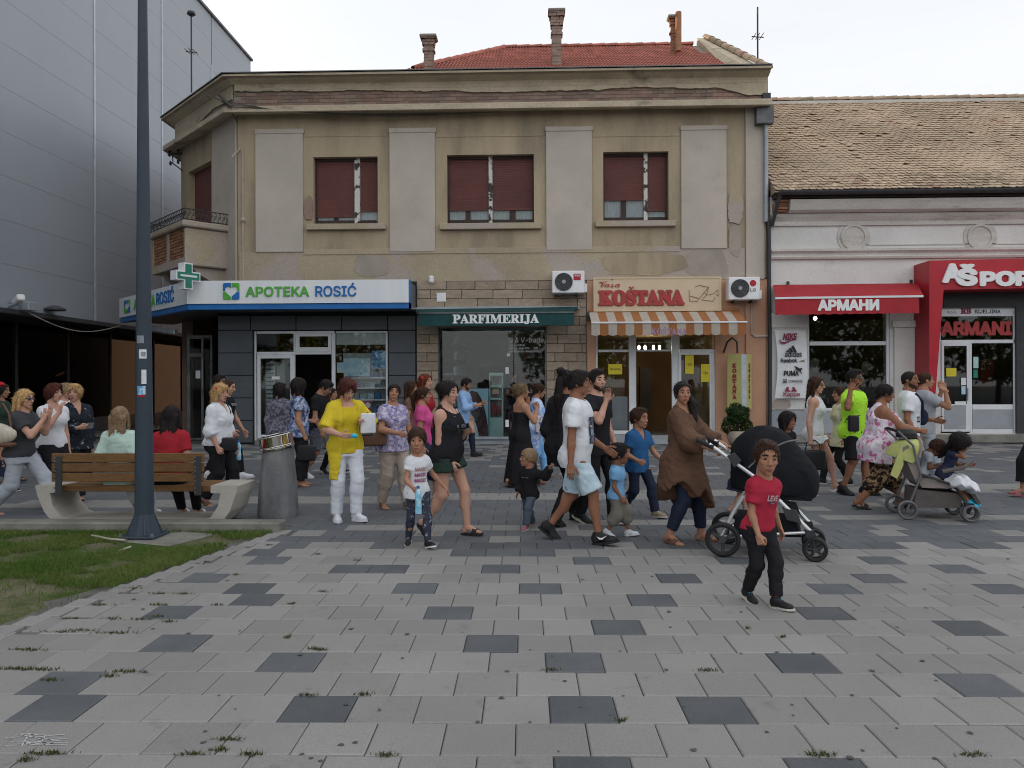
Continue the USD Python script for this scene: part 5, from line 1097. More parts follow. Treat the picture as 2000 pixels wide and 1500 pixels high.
put(None, 'ceiling_spot', MB().ball(atY(1592, 622, W + 0.6), 0.05, 2), 'lamp_warm', top=dict(label='small lit lamp behind the glass at the upper left of the sport shop window', cat='lamp'))
# red awning
ra = thing('red_awning', 'red awning with white lettering over the sport shop window', 'awning', (X(1655), W - 0.5, Z(608)))
Yr_ = W - 0.95
p0, p1, p2, p3 = [np.array(p) for p in ((X(1509, 558, W), W - 0.05, Z(557, 1509, W)), (X(1790, 553, W), W - 0.05, Z(553.5, 1790, W)), (X(1803, 576, Yr_), Yr_, Z(576.5, 1803, Yr_)), (X(1514, 581, Yr_), Yr_, Z(580.5, 1514, Yr_)))]
put(ra, 'canopy', MB().hull([*(p for p in (p0, p1, p2, p3)), *(p - [0, 0, 0.012] for p in (p0, p1, p2, p3))]), 'red_cloth')
put(ra, 'front_bar', MB().hull([p + [0, dy, dz] for p in (p2, p3) for dy in (-0.02, 0.02) for dz in (-0.05, 0.0)]), 'white_pvc')
xs = np.linspace(p3[0], p2[0] - 0.1, 80); zt_ = np.interp(xs, [p3[0], p2[0]], [p3[2], p2[2]]) - 0.052; lo = zt_ - 0.37 - 0.018 * np.abs(np.sin(xs * 12))
put(ra, 'valance', MB().prism(list(zip(xs, lo)) + list(zip(xs[::-1], zt_[::-1])), Yr_ - 0.006, Yr_), 'red_cloth')
put(ra, 'lettering', word('АРМАНИ', 1597, 585, 1717, 606.5, Yr_ - 0.006, 0.008, bold=6), 'letter_white')
for u, v in ((1536, 554), (1776, 551)): put(ra, 'wall_bracket', MB().box(X(u, v, W), X(u + 4, v, W), W - 0.08, W - 0.002, Z(v + 2, u, W), Z(v - 4, u, W)), 'metal_dark')
# brand banner
M('banner_white', (0.66, 0.67, 0.69), (0.58, 0.59, 0.61), scale=2, rough=0.6, bump=0); M('logo_wine', (0.22, 0.03, 0.07), rough=0.6); M('logo_black', (0.025, 0.025, 0.028), rough=0.6)
bn = thing('brand_banner', 'white hanging banner with a column of sportswear logos left of the sport shop window', 'banner', (X(1545), W - 0.15, Z(778)))
Yb_ = W - 0.13
nn = 14; tt = np.linspace(0, 1, nn); uL = 1513 + 8 * np.sin(tt * np.pi) * 0.7; uR = 1574 + 6 * tt; vT = 645 + 133 * tt
P = []; 
for i in range(nn):
    for k, u in enumerate((uL[i], (uL[i] + uR[i]) / 2, uR[i])): P.append(atY(u, vT[i], Yb_ - (0.02 if k == 1 else 0) - 0.05 * math.sin(tt[i] * math.pi)))
P = np.array(P); f = []
for i in range(nn - 1):
    for k in range(2): a = i * 3 + k; f += [[a, a + 3, a + 4], [a, a + 4, a + 1]]
back = P + [0, 0.004, 0]; f2 = [[x + len(P) for x in t[::-1]] for t in f]
put(bn, 'sheet', (np.vstack([P, back]), np.array(f + f2)), 'banner_white', smooth=False)
Yp = Yb_ - 0.085
def wl(t, u0, v0, u1, v1, mat, bold=3, shear=0, font='Inter', name='logo_word'): put(bn, name, word(t, u0, v0, u1, v1, Yp, 0.004, font, bold, shear), mat)
def pl_(pts, mat, name='logo_mark'): put(bn, name, MB().prism(poly_px(pts, Yp), Yp - 0.004, Yp), mat)
wl('NIKE', 1529, 651, 1557, 664, 'logo_wine', 5, 12)
pl_([(1523, 661), (1525, 667), (1532, 668), (1545, 664), (1563, 656), (1545, 666), (1532, 672), (1525, 671), (1522, 667)], 'logo_wine')
for k in range(3): h = 5 + k * 4.2; pl_([(1537 + k * 7, 688), (1542.5 + k * 7, 688), (1542.5 + k * 7 - h * 0.5, 688 - h), (1537.5 + k * 7 - h * 0.5, 688 - h + 2.5)], 'logo_black')
wl('adidas', 1533, 686, 1566, 697, 'logo_black', 2); wl('Reebok', 1525, 700, 1557, 708, 'logo_black', 3); pl_([(1560, 706), (1566, 704), (1576, 702), (1568, 705), (1574, 706)], 'logo_black')
wl('PUMA', 1531, 724, 1560, 734, 'logo_black', 5); pl_([(1551, 715), (1556, 716), (1562, 720), (1566, 718), (1567, 721), (1564, 724), (1567, 732), (1562, 726), (1556, 722), (1552, 724), (1555, 720)], 'logo_black')
put(bn, 'logo_mark', MB().prism(rect(1529, 740, 1537, 748, Yp).difference(rect(1530, 741, 1536, 747, Yp)), Yp - 0.004, Yp), 'logo_black'); pl_([(1533, 741.5), (1534, 743.5), (1536, 744), (1534.4, 745), (1535, 747), (1533, 746), (1531, 747), (1531.6, 745), (1530, 744), (1532, 743.5)], 'logo_black'); wl('CONVERSE', 1540, 742, 1568, 747, 'logo_black', 1)
pl_([(1532, 765), (1536, 757), (1539, 755), (1541, 757), (1540, 760), (1544, 765)], 'logo_wine'); pl_([(1557, 765), (1552, 757), (1549, 755), (1547, 757), (1548, 760), (1544.5, 765)], 'logo_wine'); wl('Kappa', 1530, 766, 1562, 776, 'logo_wine', 3)
# red portal of the neighbouring shop
rp_ = thing('red_portal', 'big red shop portal with slanting leg and raised white letters', 'shop portal', (X(1900), W - 0.4, 0))
Yo = W - 0.78
por = Polygon(poly_px([(1815, 509), (2330, 497), (2330, 556), (1843, 566), (1822, 838), (1815, 838)], Yo))
put(rp_, 'frame', MB().prism(por, Yo, W - 0.003), 'red_panel')
put(rp_, 'lettering', word('A', 1839, 515, 1878, 553, Yo, 0.05, bold=7), 'letter_white'); put(rp_, 'lettering', word('Š', 1867, 516, 1908, 559, Yo - 0.012, 0.05, bold=7), 'letter_white'); put(rp_, 'lettering', word('POR', 1912, 530, 2014, 559, Yo, 0.05, bold=7), 'letter_white')
put(rp_, 'lettering', word('T', 2018, 529, 2046, 558, Yo, 0.05, bold=7), 'letter_white')
put(rp_, 'inner_soffit', pb(1843, 568, 2020, 600, W - 0.06, W - 0.004), 'metal_dark'); put(rp_, 'inner_jamb', pb(1985, 600, 2020, 846, W - 0.06, W - 0.004), 'metal_dark')
sd2 = thing('sport_shop_door', 'white framed shop door and side window under the red portal', 'shop front', (X(1910), W, 0)); Ye = W + 0.02
for r_ in ((1834, 598, 1838, 846), (1838.4, 664, 1984, 670), (1894, 670.4, 1899, 846), (1979, 598, 1985, 846), (1899.3, 790, 1978.7, 800), (1899.3, 838, 1978.7, 846)): bar(sd2, *r_, Y=Ye)
put(sd2, 'name_board', pb(1838.4, 599, 1978.6, 617, Ye + 0.01, Ye + 0.04), 'sign_white')
put(sd2, 'lettering', word('RB', 1876, 602, 1897, 613, Ye + 0.01, 0.004, font='Math', bold=4), 'logo_wine'); put(sd2, 'lettering', word('d.o.o.', 1850, 607, 1868, 612, Ye + 0.01, 0.004, bold=0), 'logo_black'); put(sd2, 'lettering', word('BIJELJINA', 1904, 605, 1954, 612, Ye + 0.01, 0.004, bold=2), 'logo_black')
put(sd2, 'pane', pb(1838.4, 617.4, 1978.6, 663.6, Ye + 0.02, Ye + 0.03), 'glass_tint'); put(sd2, 'lettering', word('ARMANI', 1837, 628, 1977, 655, Ye + 0.018, 0.01, bold=6), 'red_letter', label='big red word on the glass')
dl2 = put(sd2, 'door_leaf', MB().prism(rect(1838.4, 670.4, 1893.6, 843, Ye).difference(rect(1843, 676, 1888, 789, Ye)), Ye - 0.02, Ye + 0.05), 'white_pvc'); put(dl2, 'pane', pb(1843, 676, 1888, 789, Ye, Ye + 0.01), 'glass_dark'); put(dl2, 'handle', MB().tube([atY(1890, 758, Ye - 0.05), atY(1890, 782, Ye - 0.05)], 0.015, 6), 'metal_grey'); put(dl2, 'kick_panel', pb(1844, 792, 1887, 838, Ye - 0.026, Ye - 0.0205, 0.005), 'grey_plinth')
put(sd2, 'pane', pb(1899.3, 670.4, 1978.7, 790, Ye + 0.02, Ye + 0.03), 'glass_dark'); put(sd2, 'kick_panel', pb(1899.3, 800.3, 1978.7, 837.7, Ye + 0.0, Ye + 0.03, 0.005), 'grey_plinth')
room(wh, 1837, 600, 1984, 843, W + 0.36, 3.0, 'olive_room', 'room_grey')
put(None, 'open_notice', pb(1848, 719, 1868, 735, Ye - 0.035, Ye - 0.022), 'yellow_sign', top=dict(label='small yellow notice on the sport shop door', cat='notice'))
pn = thing('paper_notice', 'white and blue paper notices on the right of the sport shop door pane', 'notice', atY(1882, 770, Ye)); put(pn, 'sheet', pb(1877, 738, 1887, 752, Ye - 0.03, Ye - 0.022), 'sign_white'); put(pn, 'sheet', pb(1878, 754, 1886, 770, Ye - 0.03, Ye - 0.022), 'poster_pale')
put(None, 'paper_notice', pb(1865, 784, 1887, 791, Ye - 0.03, Ye - 0.022), 'sign_white', top=dict(label='white strip notice at the foot of the sport shop door pane', cat='notice'))
# orange shirt hanging in the side window
M('orange_shirt', (0.35, 0.055, 0.012), (0.27, 0.04, 0.01), scale=4, rough=0.9)
osx = thing('hanging_shirt', 'orange red sports shirt hanging in the side window of the sport shop', 'shirt', atY(1924, 760, W + 0.5))
put(osx, 'shirt', MB().prism(poly_px([(1912, 702), (1920, 706), (1928, 706), (1936, 701), (1943, 712), (1941, 730), (1938, 757), (1916, 760), (1910, 740), (1908, 718)], W + 0.46), W + 0.46, W + 0.52), 'orange_shirt')
put(osx, 'print', word('11', 1917, 709, 1924, 722, W + 0.458, 0.003, bold=3), 'letter_white')
stc = thing('door_sticker', 'green and white stickers at the left edge of the side window', 'sticker', atY(1905, 750, Ye)); put(stc, 'sticker', pb(1901, 697, 1911, 719, Ye - 0.004, Ye - 0.001), 'case_green'); put(stc, 'sticker', pb(1901, 722, 1910, 738, Ye - 0.004, Ye - 0.001), 'cross_green')
# mannequins
M('mannequin', (0.55, 0.48, 0.38), (0.5, 0.43, 0.34), scale=3, rough=0.35, spec=0.5, bump=0); M('black_cloth', (0.018, 0.018, 0.02), (0.012, 0.012, 0.014), scale=6, rough=0.85)
for i, (u, vh, lab) in enumerate(((1591, 710, 'mannequin with pale head in a black jacket at the left of the sport shop window'), (1691, 716, 'mannequin with pale head and black top in the middle of the sport shop window'))):
    t = thing('mannequin', lab, 'mannequin', atY(u, 797, W + 0.6)); c = atY(u, vh, W + 0.6); k = 0.0133
    hd = MB().ball(c, 0.13, 3, (0.78, 0.9, 1.12)); hd.tube([c - [0, 0, 0.1], c - [0, 0, 0.3]], [0.06, 0.055], 10); put(t, 'head', hd, 'mannequin', smooth=60)
    b = MB(); prof = [(0.05, 0.0), (0.09, -0.02), (0.20, -0.08), (0.23, -0.2), (0.215, -0.4), (0.19, -0.6), (0.2, -0.8), (0.0, -0.82)]; M_ = trans(c[0], c[1], c[2] - 0.22); M_[1, 1] = 0.6; b.lathe(prof, n=20, M=M_)
    for s in (-1, 1): b.tube([c + [s * 0.2, 0, -0.33], c + [s * 0.29, -0.02, -0.62], c + [s * 0.30, -0.1, -0.92]], [0.07, 0.06, 0.05], 9)
    put(t, 'jacket', b, 'black_cloth', smooth=50)
    hb = MB()
    for s in (-1, 1): hb.tube([c + [s * 0.30, -0.1, -0.92], c + [s * 0.31, -0.13, -1.06]], [0.035, 0.025], 8)
    put(t, 'hand', hb, 'mannequin'); put(t, 'print', MB().prism(poly_px([(u - 4, vh + 62), (u + 2, vh + 58), (u + 4, vh + 64), (u + 12, vh + 58), (u + 14, vh + 64), (u + 20, vh + 60), (u + 22, vh + 68), (u, vh + 68)], W + 0.44), W + 0.44, W + 0.443), 'letter_white')

# ================================================================== big grey panelled building on the left
XM = -13.0
zM0 = atX(0, 600, XM)[2]; zM1 = atX(490, 119, XM)[2]; yM1 = atX(490, 119, XM)[1]
ml = thing('mall_building', 'tall windowless building clad in flat grey metal panels over a dark glazed ground floor', 'building', (XM - 4, 22, 0))
put(ml, 'core', MB().box(XM - 12, XM - 0.06, 2.0, yM1 - 0.06, zM0 + 0.05, zM1 - 0.15), 'seam')
jy = [atX(185, 400, XM)[1] + k * (atX(317, 400, XM)[1] - atX(185, 400, XM)[1]) for k in range(-5, 4)]; jy = [y for y in jy if y < yM1 - 1.2] + [yM1]
nr = 12; ph = (zM1 - zM0) / nr
for a, b in zip(jy[:-1], jy[1:]):
    for r in range(nr): put(ml, 'wall_panel', MB().box(XM - 0.055, XM + 0.002 * rng.random(), a + 0.035, b - 0.035, zM0 + r * ph + 0.003, zM0 + (r + 1) * ph - 0.003), 'mall_panel')
for a in jy[1:-1]: put(ml, 'joint_strip', MB().box(XM - 0.05, XM + 0.02, a - 0.033, a + 0.033, zM0, zM1 - 0.35 if a < 30 else zM1 - 2), 'mall_trim')
put(ml, 'end_wall', MB().box(XM - 12, XM - 0.05, yM1 - 0.055, yM1, zM0, zM1), 'mall_panel')
put(ml, 'roof_edge', MB().cbox(XM - 12.05, XM + 0.08, 1.9, yM1 + 0.08, zM1, zM1 + 0.12, 0.02), 'zinc')
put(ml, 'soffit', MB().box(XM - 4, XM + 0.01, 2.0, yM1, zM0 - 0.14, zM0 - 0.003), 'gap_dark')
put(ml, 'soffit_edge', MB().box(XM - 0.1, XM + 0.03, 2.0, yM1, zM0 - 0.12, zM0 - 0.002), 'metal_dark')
XG = XM - 1.6
put(ml, 'end_screen', MB().box(XM - 4.9, XM - 0.05, yM1 - 0.4, yM1 - 0.2, 0, zM0 - 0.15).box(XM - 4.9, XM - 0.05, 4.0, 4.2, 0, zM0 - 0.15), 'gap_dark')  # unseen end walls added to keep outside light out of the glazed floor
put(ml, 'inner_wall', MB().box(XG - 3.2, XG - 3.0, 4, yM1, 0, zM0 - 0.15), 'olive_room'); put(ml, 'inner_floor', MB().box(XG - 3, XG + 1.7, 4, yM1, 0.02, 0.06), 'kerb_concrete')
gy = [4.0, 8, 12, 15, 17.7, 19.3, 21.2, 23.6, 26, 29, 32]
for a, b in zip(gy[:-1], gy[1:]):
    put(ml, 'glazing', MB().box(XG - 0.02, XG, a + 0.04, b - 0.04, 0.5, zM0 - 0.16), 'glass_dark'); put(ml, 'mullion', MB().box(XG - 0.06, XG + 0.04, b - 0.038, b + 0.038, 0.06, zM0 - 0.15), 'metal_dark'); put(ml, 'base_panel', MB().box(XG - 0.05, XG + 0.01, a + 0.04, b - 0.04, 0.06, 0.5), 'panel_anthracite')
put(ml, 'column', MB().box(XG - 1.2, XG - 0.7, 18.4, 18.9, 0.06, zM0 - 0.15), 'room_dark'); put(ml, 'column', MB().box(XG - 1.2, XG - 0.7, 24.4, 24.9, 0.06, zM0 - 0.15), 'room_dark')
c = atX(36, 594, XM + 0.25); fl2 = thing('security_camera', 'white security camera on a bracket above the dark ground floor at the left', 'camera', c)
put(fl2, 'housing', MB().add(MB().cbox(-0.09, 0.09, -0.22, 0.22, -0.08, 0.08, 0.03).get(), trans(*(c + [0, 0, 0.1])) @ rotz(0.9) @ rotax([1, 0, 0], -0.3)), 'white_paint'); put(fl2, 'arm', MB().tube([c + [-0.25, 0, -0.05], c + [-0.1, 0, 0.0], c + [0, 0, 0.05]], 0.035, 7), 'metal_grey'); put(fl2, 'flood_light', MB().cbox(c[0] - 0.15, c[0] + 0.05, c[1] + 0.3, c[1] + 0.65, c[2] - 0.12, c[2] + 0.1, 0.02), 'metal_grey')
c = atX(108, 604, XM + 0.2); put(None, 'flood_light', MB().lathe([(0, 0.1), (0.1, 0.09), (0.26, 0.02), (0.27, -0.03), (0.1, -0.05), (0, -0.05)], c, 16), 'metal_dark', top=dict(label='flat dark flood light on the grey wall right of the security camera', cat='lamp'))
cb = MB(); pa, pb3 = atX(45, 605, XM + 0.1), atX(235, 636, XM + 0.1); cb.tube([pa + (pb3 - pa) * t - [0, 0, 0.35 * math.sin(math.pi * t)] for t in np.linspace(0, 1, 16)], 0.012, 5)
put(None, 'slack_cable', cb, 'cable_pale', top=dict(label='slack cable sagging under the edge of the grey building', cat='cable'))
lt = thing('light_bar', 'pale strip lamp under the pharmacy canopy beside the lamp post', 'lamp', atY(312, 648, 21)); p0, p1 = atY(290, 640, 21.5), atY(338, 648, 20.5); put(lt, 'housing', MB().hull([p + np.array([dx, dy, dz]) for p in (p0, p1) for dx in (0, 0.05) for dy in (0, .15) for dz in (-0.06, 0.06)]), 'mall_trim')

# ================================================================== trees across the square, behind the viewer, that the shop glass reflects
M('tree_leaf', (0.08, 0.10, 0.02), (0.19, 0.155, 0.035), scale=0.5, rough=0.6, bump=0, rnd=0.35, trans=0.25)
tf, tt_ = MB(), MB()
for i, (x, yy) in enumerate([(x, -17 + 1.5 * math.cos(x)) for x in np.arange(-27, 50, 5.6) if not -8 < x < 0] + [(44 + 2 * math.sin(y), y) for y in np.arange(-11, 24, 5.0)]):  # second list: unseen side row added to darken the mall glass reflections
    h = 8.5 + 2.2 * math.sin(i * 2.3); tt_.tube([(x, yy, 0), (x + 0.1, yy, h * 0.35), (x, yy + 0.2, h * 0.7)], [0.2, 0.15, 0.06], 7)
    tf.add(leaf_cloud((x, yy, h * 0.6), (2.9, 2.6, h * 0.40), 2600, 60 + i, 0.26))
rt = thing('trees', 'row of leafy trees across the square, seen as reflections in the shop glass', 'trees', (0, -17, 0), kind='stuff'); put(rt, 'crown', tf, 'tree_leaf', kind='stuff'); put(rt, 'trunk', tt_, 'frame_brown', kind='stuff')
# ================================================================== lamp post
M('post_paint', (0.030, 0.043, 0.060), (0.024, 0.035, 0.05), scale=2, rough=0.45, spec=0.35, fine=0.06, bump=0.05)
bp = gp(281, 1054); bx, by = bp[0] - 0.045, bp[1] + 0.10
lp = thing('lamp_post', 'tall dark blue grey tapered lamp post with gusseted foot and stickers standing in the lawn', 'lamp post', (bx, by, 0))
put(lp, 'pole', MB().lathe([(0.094, 0.03), (0.091, 0.5), (0.079, 1.6), (0.060, 3.6), (0.045, 5.4), (0.03, 9.0), (0, 9.0)], (bx, by, 0), 12), 'post_paint', smooth=40)
for k in range(4):
    a = k * math.pi / 2 + 0.5; m = MB().hull([(0.08, -0.008, 0.03), (0.17, -0.008, 0.03), (0.17, -0.008, 0.05), (0.093, -0.008, 0.24), (0.08, -0.008, 0.24), (0.08, 0.008, 0.03), (0.17, 0.008, 0.03), (0.17, 0.008, 0.05), (0.093, 0.008, 0.24), (0.08, 0.008, 0.24)])
    put(lp, 'gusset', MB().add(m.get(), trans(bx, by, 0) @ rotz(a)), 'post_paint')
put(lp, 'foot_cone', MB().lathe([(0.165, 0.04), (0.16, 0.055), (0.105, 0.22), (0.092, 0.25)], (bx, by, 0), 8, None), 'post_paint'); put(lp, 'base_plate', MB().cbox(bx - 0.18, bx + 0.18, by - 0.18, by + 0.18, 0.015, 0.04, 0.006), 'post_paint')
for k in range(4): put(lp, 'bolt', MB().lathe([(0, 0.03), (0.018, 0.03), (0.018, 0), (0, 0)], (bx + 0.16 * (1 if k % 2 else -1), by + 0.16 * (1 if k > 1 else -1), 0.04), 6), 'zinc')
M('sticker_white', (0.6, 0.62, 0.64), (0.5, 0.52, 0.55), scale=14, rough=0.5, bump=0); M('sticker_blue', (0.08, 0.30, 0.55), (0.45, 0.55, 0.6), scale=22, lo=0.45, hi=0.55, rough=0.5, bump=0); M('sticker_grey', (0.22, 0.23, 0.27), (0.16, 0.17, 0.2), scale=10, rough=0.6, bump=0)
def sticker(u0, v0, u1, v1, mat, pr=None):
    zc1, zc0 = fp(u0, v0, by - 0.1)[1], fp(u0, v1, by - 0.1)[1]; zc = (zc0 + zc1) / 2; R = float(np.interp(zc, [0.5, 1.6, 3.6], [0.091, 0.079, 0.060])) + 0.002
    uc = proj((bx, by, zc))[0]; k = 1500 / (by - 0.05)
    a0, a1 = [math.asin(max(-0.999, min(0.999, (u - uc) / k / R))) for u in (u0, u1)]; aa = np.linspace(a0, a1, 7); v = []
    for a in aa:
        for z in (zc0, zc1): v.append((bx + R * math.sin(a), by - R * math.cos(a), z))
    f = []
    for i in range(6): f += [[2 * i, 2 * i + 2, 2 * i + 3], [2 * i, 2 * i + 3, 2 * i + 1]]
    put(lp, 'sticker', (np.array(v), np.array(f)), mat)
sticker(274, 655, 288, 670, 'sticker_grey'); sticker(279, 682, 292, 700, 'sticker_white'); sticker(284, 722, 292, 750, 'sticker_white'); sticker(276, 754, 291, 771, 'sticker_blue'); sticker(277, 771.5, 290, 775, 'red_panel'); sticker(283, 687, 291, 696, 'sticker_grey')
slab = MB().add(MB().cbox(-0.35, 0.45, -0.3, 0.3, -0.02, 0.012, 0.01).get(), trans(bx + 0.12, by + 0.02, 0) @ rotz(-0.35)); put(None, 'post_slab', slab, 'kerb_concrete', top=dict(label='grey concrete slab in the lawn under the lamp post', cat='slab'))
stk = MB(); stk.tube([gp(180, 1046, 0.03), gp(215, 1053, 0.03), gp(245, 1055, 0.025)], 0.012, 6); stk.tube([gp(232, 1077, 0.02), gp(255, 1068, 0.02)], 0.012, 6); put(None, 'fallen_stick', stk, 'cable_pale', top=dict(label='pale dry sticks lying in the grass at the foot of the lamp post', cat='stick'))

# ================================================================== bench
M('wood', (0.16, 0.085, 0.034), (0.115, 0.058, 0.024), scale=3.5, stretch=(1.2, 9, 9), rough=0.65, spec=0.25, fine=0.14, fscale=40, rnd=0.1, bump=0.2, third=(0.07, 0.035, 0.015), t_scale=2.5, t_lo=0.62, t_hi=0.75)
kb = 8.33
bl0, bl1 = X(68, 950, kb), X(464, 950, kb); bL = bl1 - bl0; bz0 = 0.0
bench = thing('bench', 'wooden plank bench on a pale concrete boat shaped base, seen from behind', 'bench', ((bl0 + bl1) / 2, kb + 0.25, 0))
zs = Z(948, 265, kb); dep = 0.52
outer = [(bl0 - 0.0, zs), (bl0 + 0.03, zs - 0.12), (bl0 + 0.10, 0.16), (bl0 + 0.19, 0.05), (bl0 + 0.24, 0.0), (bl1 - 0.24, 0.0), (bl1 - 0.17, 0.05), (bl1 - 0.09, 0.16), (bl1 - 0.02, zs - 0.1), (bl1, zs), (bl1 - 0.30, zs), (bl1 - 0.30, zs - 0.085), (bl1 - 0.19, zs - 0.085), (bl1 - 0.22, 0.22), (bl1 - 0.30, 0.10), (bl1 - 0.36, 0.075), (bl0 + 0.36, 0.075), (bl0 + 0.30, 0.10), (bl0 + 0.2, 0.22), (bl0 + 0.17, zs - 0.085), (bl0 + 0.28, zs - 0.085), (bl0 + 0.28, zs)]
put(bench, 'base', MB().prism(Polygon(outer).buffer(-0.012).buffer(0.012), kb, kb + dep), 'concrete')
sx0, sx1 = bl0 + 0.285, bl1 - 0.305
for k in range(4): put(bench, 'seat_plank', MB().cbox(sx0, sx1, kb + 0.01 + k * 0.128, kb + 0.128 + k * 0.128 - 0.008, zs - 0.07, zs - 0.002, 0.006), 'wood')
bt0, bt1 = X(103, 915, kb - 0.02), X(399, 915, kb - 0.02)
for k in range(3): v0 = 885 + k * 19; put(bench, 'back_plank', MB().cbox(bt0, bt1 - 0.005 * k, kb - 0.045, kb, Z(v0 + 17, 250, kb), Z(v0, 250, kb), 0.006), 'wood')
for (u0, u1) in ((107, 120), (379, 392)):
    st = put(bench, 'steel_strap', MB().cbox(X(u0, 900, kb - .06), X(u1, 900, kb - .06), kb - 0.058, kb - 0.046, Z(966, 250, kb), Z(890, 250, kb), 0.003), 'metal_dark')
    for v in (893, 900, 912, 919, 930, 938, 952, 960): put(st, 'bolt', MB().lathe([(0, 0.008), (0.009, 0.006), (0.011, 0)], n=8, M=trans(X((u0 + u1) / 2, v, kb), kb - 0.058, Z(v, 250, kb)) @ rotax([1, 0, 0], math.pi / 2)), 'zinc')
# ================================================================== litter bin
M('bin_stone', (0.17, 0.175, 0.18), (0.10, 0.105, 0.11), scale=5, stretch=(1, 1, 0.4), rough=0.9, fine=0.3, fscale=110, bump=0.4, third=(0.06, 0.062, 0.066), t_scale=3, t_lo=0.6, t_hi=0.75)
_looks['steel'] = usdkit.material(stage, '/World/Looks/steel', {'p': ('principled_bsdf', {'base_color': (0.75, 0.73, 0.68), 'metallic': 1.0, 'roughness': 0.08})}, [], surface='p.BSDF')
bc = gp(530, 1014); bcx, bcy = bc[0], bc[1] + 0.24
bn2 = thing('litter_bin', 'round grey stone litter bin with a tilted shiny steel collar', 'litter bin', (bcx, bcy, 0))
zt_ = Z(872, 520, bcy)
put(bn2, 'body', MB().lathe([(0, 0.0), (0.232, 0.0), (0.237, 0.05), (0.21, 0.45), (0.18, zt_ - 0.05), (0.165, zt_ - 0.01), (0.12, zt_ - 0.05), (0, zt_ - 0.06)], (bcx, bcy, 0), 36), 'bin_stone', smooth=40)
Mt = trans(bcx - 0.02, bcy, zt_ + 0.055) @ rotax([0, 1, 0], -0.19) @ rotax([1, 0, 0], 0.06)
put(bn2, 'collar', MB().lathe([(0.192, -0.075), (0.20, -0.08), (0.202, -0.062), (0.196, -0.058), (0.2, -0.045), (0.196, -0.04), (0.199, 0.07), (0.205, 0.078), (0.198, 0.085), (0.186, 0.08), (0.186, -0.07)], n=40, M=Mt), 'steel', smooth=30)
put(bn2, 'inner_liner', MB().lathe([(0.185, 0.06), (0.18, -0.07), (0, -0.072)], n=32, M=Mt), 'metal_dark')
# ================================================================== people: one signed-distance figure each, polygonised
def surfnet(Dv, org, h):
    S = Dv < 0; nx, ny, nz = Dv.shape
    c = np.zeros((nx - 1, ny - 1, nz - 1), np.int8)
    for i in (0, 1):
        for j in (0, 1):
            for k in (0, 1): c += S[i:nx - 1 + i, j:ny - 1 + j, k:nz - 1 + k]
    act = (c > 0) & (c < 8); I = np.argwhere(act)
    if not len(I): return np.zeros((0, 3)), np.zeros((0, 3), int)
    ids = -np.ones(act.shape, np.int64); ids[act] = np.arange(len(I))
    cor = np.array([[i, j, k] for i in (0, 1) for j in (0, 1) for k in (0, 1)])
    val = np.stack([Dv[I[:, 0] + a, I[:, 1] + b, I[:, 2] + d] for a, b, d in cor], 1)
    acc = np.zeros((len(I), 3)); cnt = np.zeros(len(I))
    for a in range(8):
        for ax in range(3):
            if cor[a][ax] == 0:
                o = cor[a].copy(); o[ax] = 1; b = int(o[0] * 4 + o[1] * 2 + o[2]); va, vb = val[:, a], val[:, b]; m = (va < 0) != (vb < 0)
                t = np.where(m, va / np.where(m, va - vb, 1), 0); p = cor[a] + t[:, None] * (cor[b] - cor[a]); acc += p * m[:, None]; cnt += m
    V = (I + acc / cnt[:, None]) * h + org; F = []
    for ax in range(3):
        sl0 = [slice(None)] * 3; sl1 = [slice(None)] * 3; sl0[ax] = slice(0, -1); sl1[ax] = slice(1, None)
        e = S[tuple(sl0)] != S[tuple(sl1)]; E = np.argwhere(e); b1, b2 = (ax + 1) % 3, (ax + 2) % 3
        ok = (E[:, b1] > 0) & (E[:, b2] > 0) & (E[:, b1] < Dv.shape[b1] - 1) & (E[:, b2] < Dv.shape[b2] - 1); E = E[ok]
        u1 = np.zeros(3, int); u1[b1] = 1; u2 = np.zeros(3, int); u2[b2] = 1
        q = [ids[tuple((E - x).T)] for x in (u1 + u2, u2, 0 * u1, u1)]; Q = np.stack(q, 1); ins = S[tuple(E.T)]
        Q[~ins] = Q[~ins][:, ::-1]; F += [Q[:, [0, 1, 2]], Q[:, [0, 2, 3]]]
    return V, np.vstack(F)
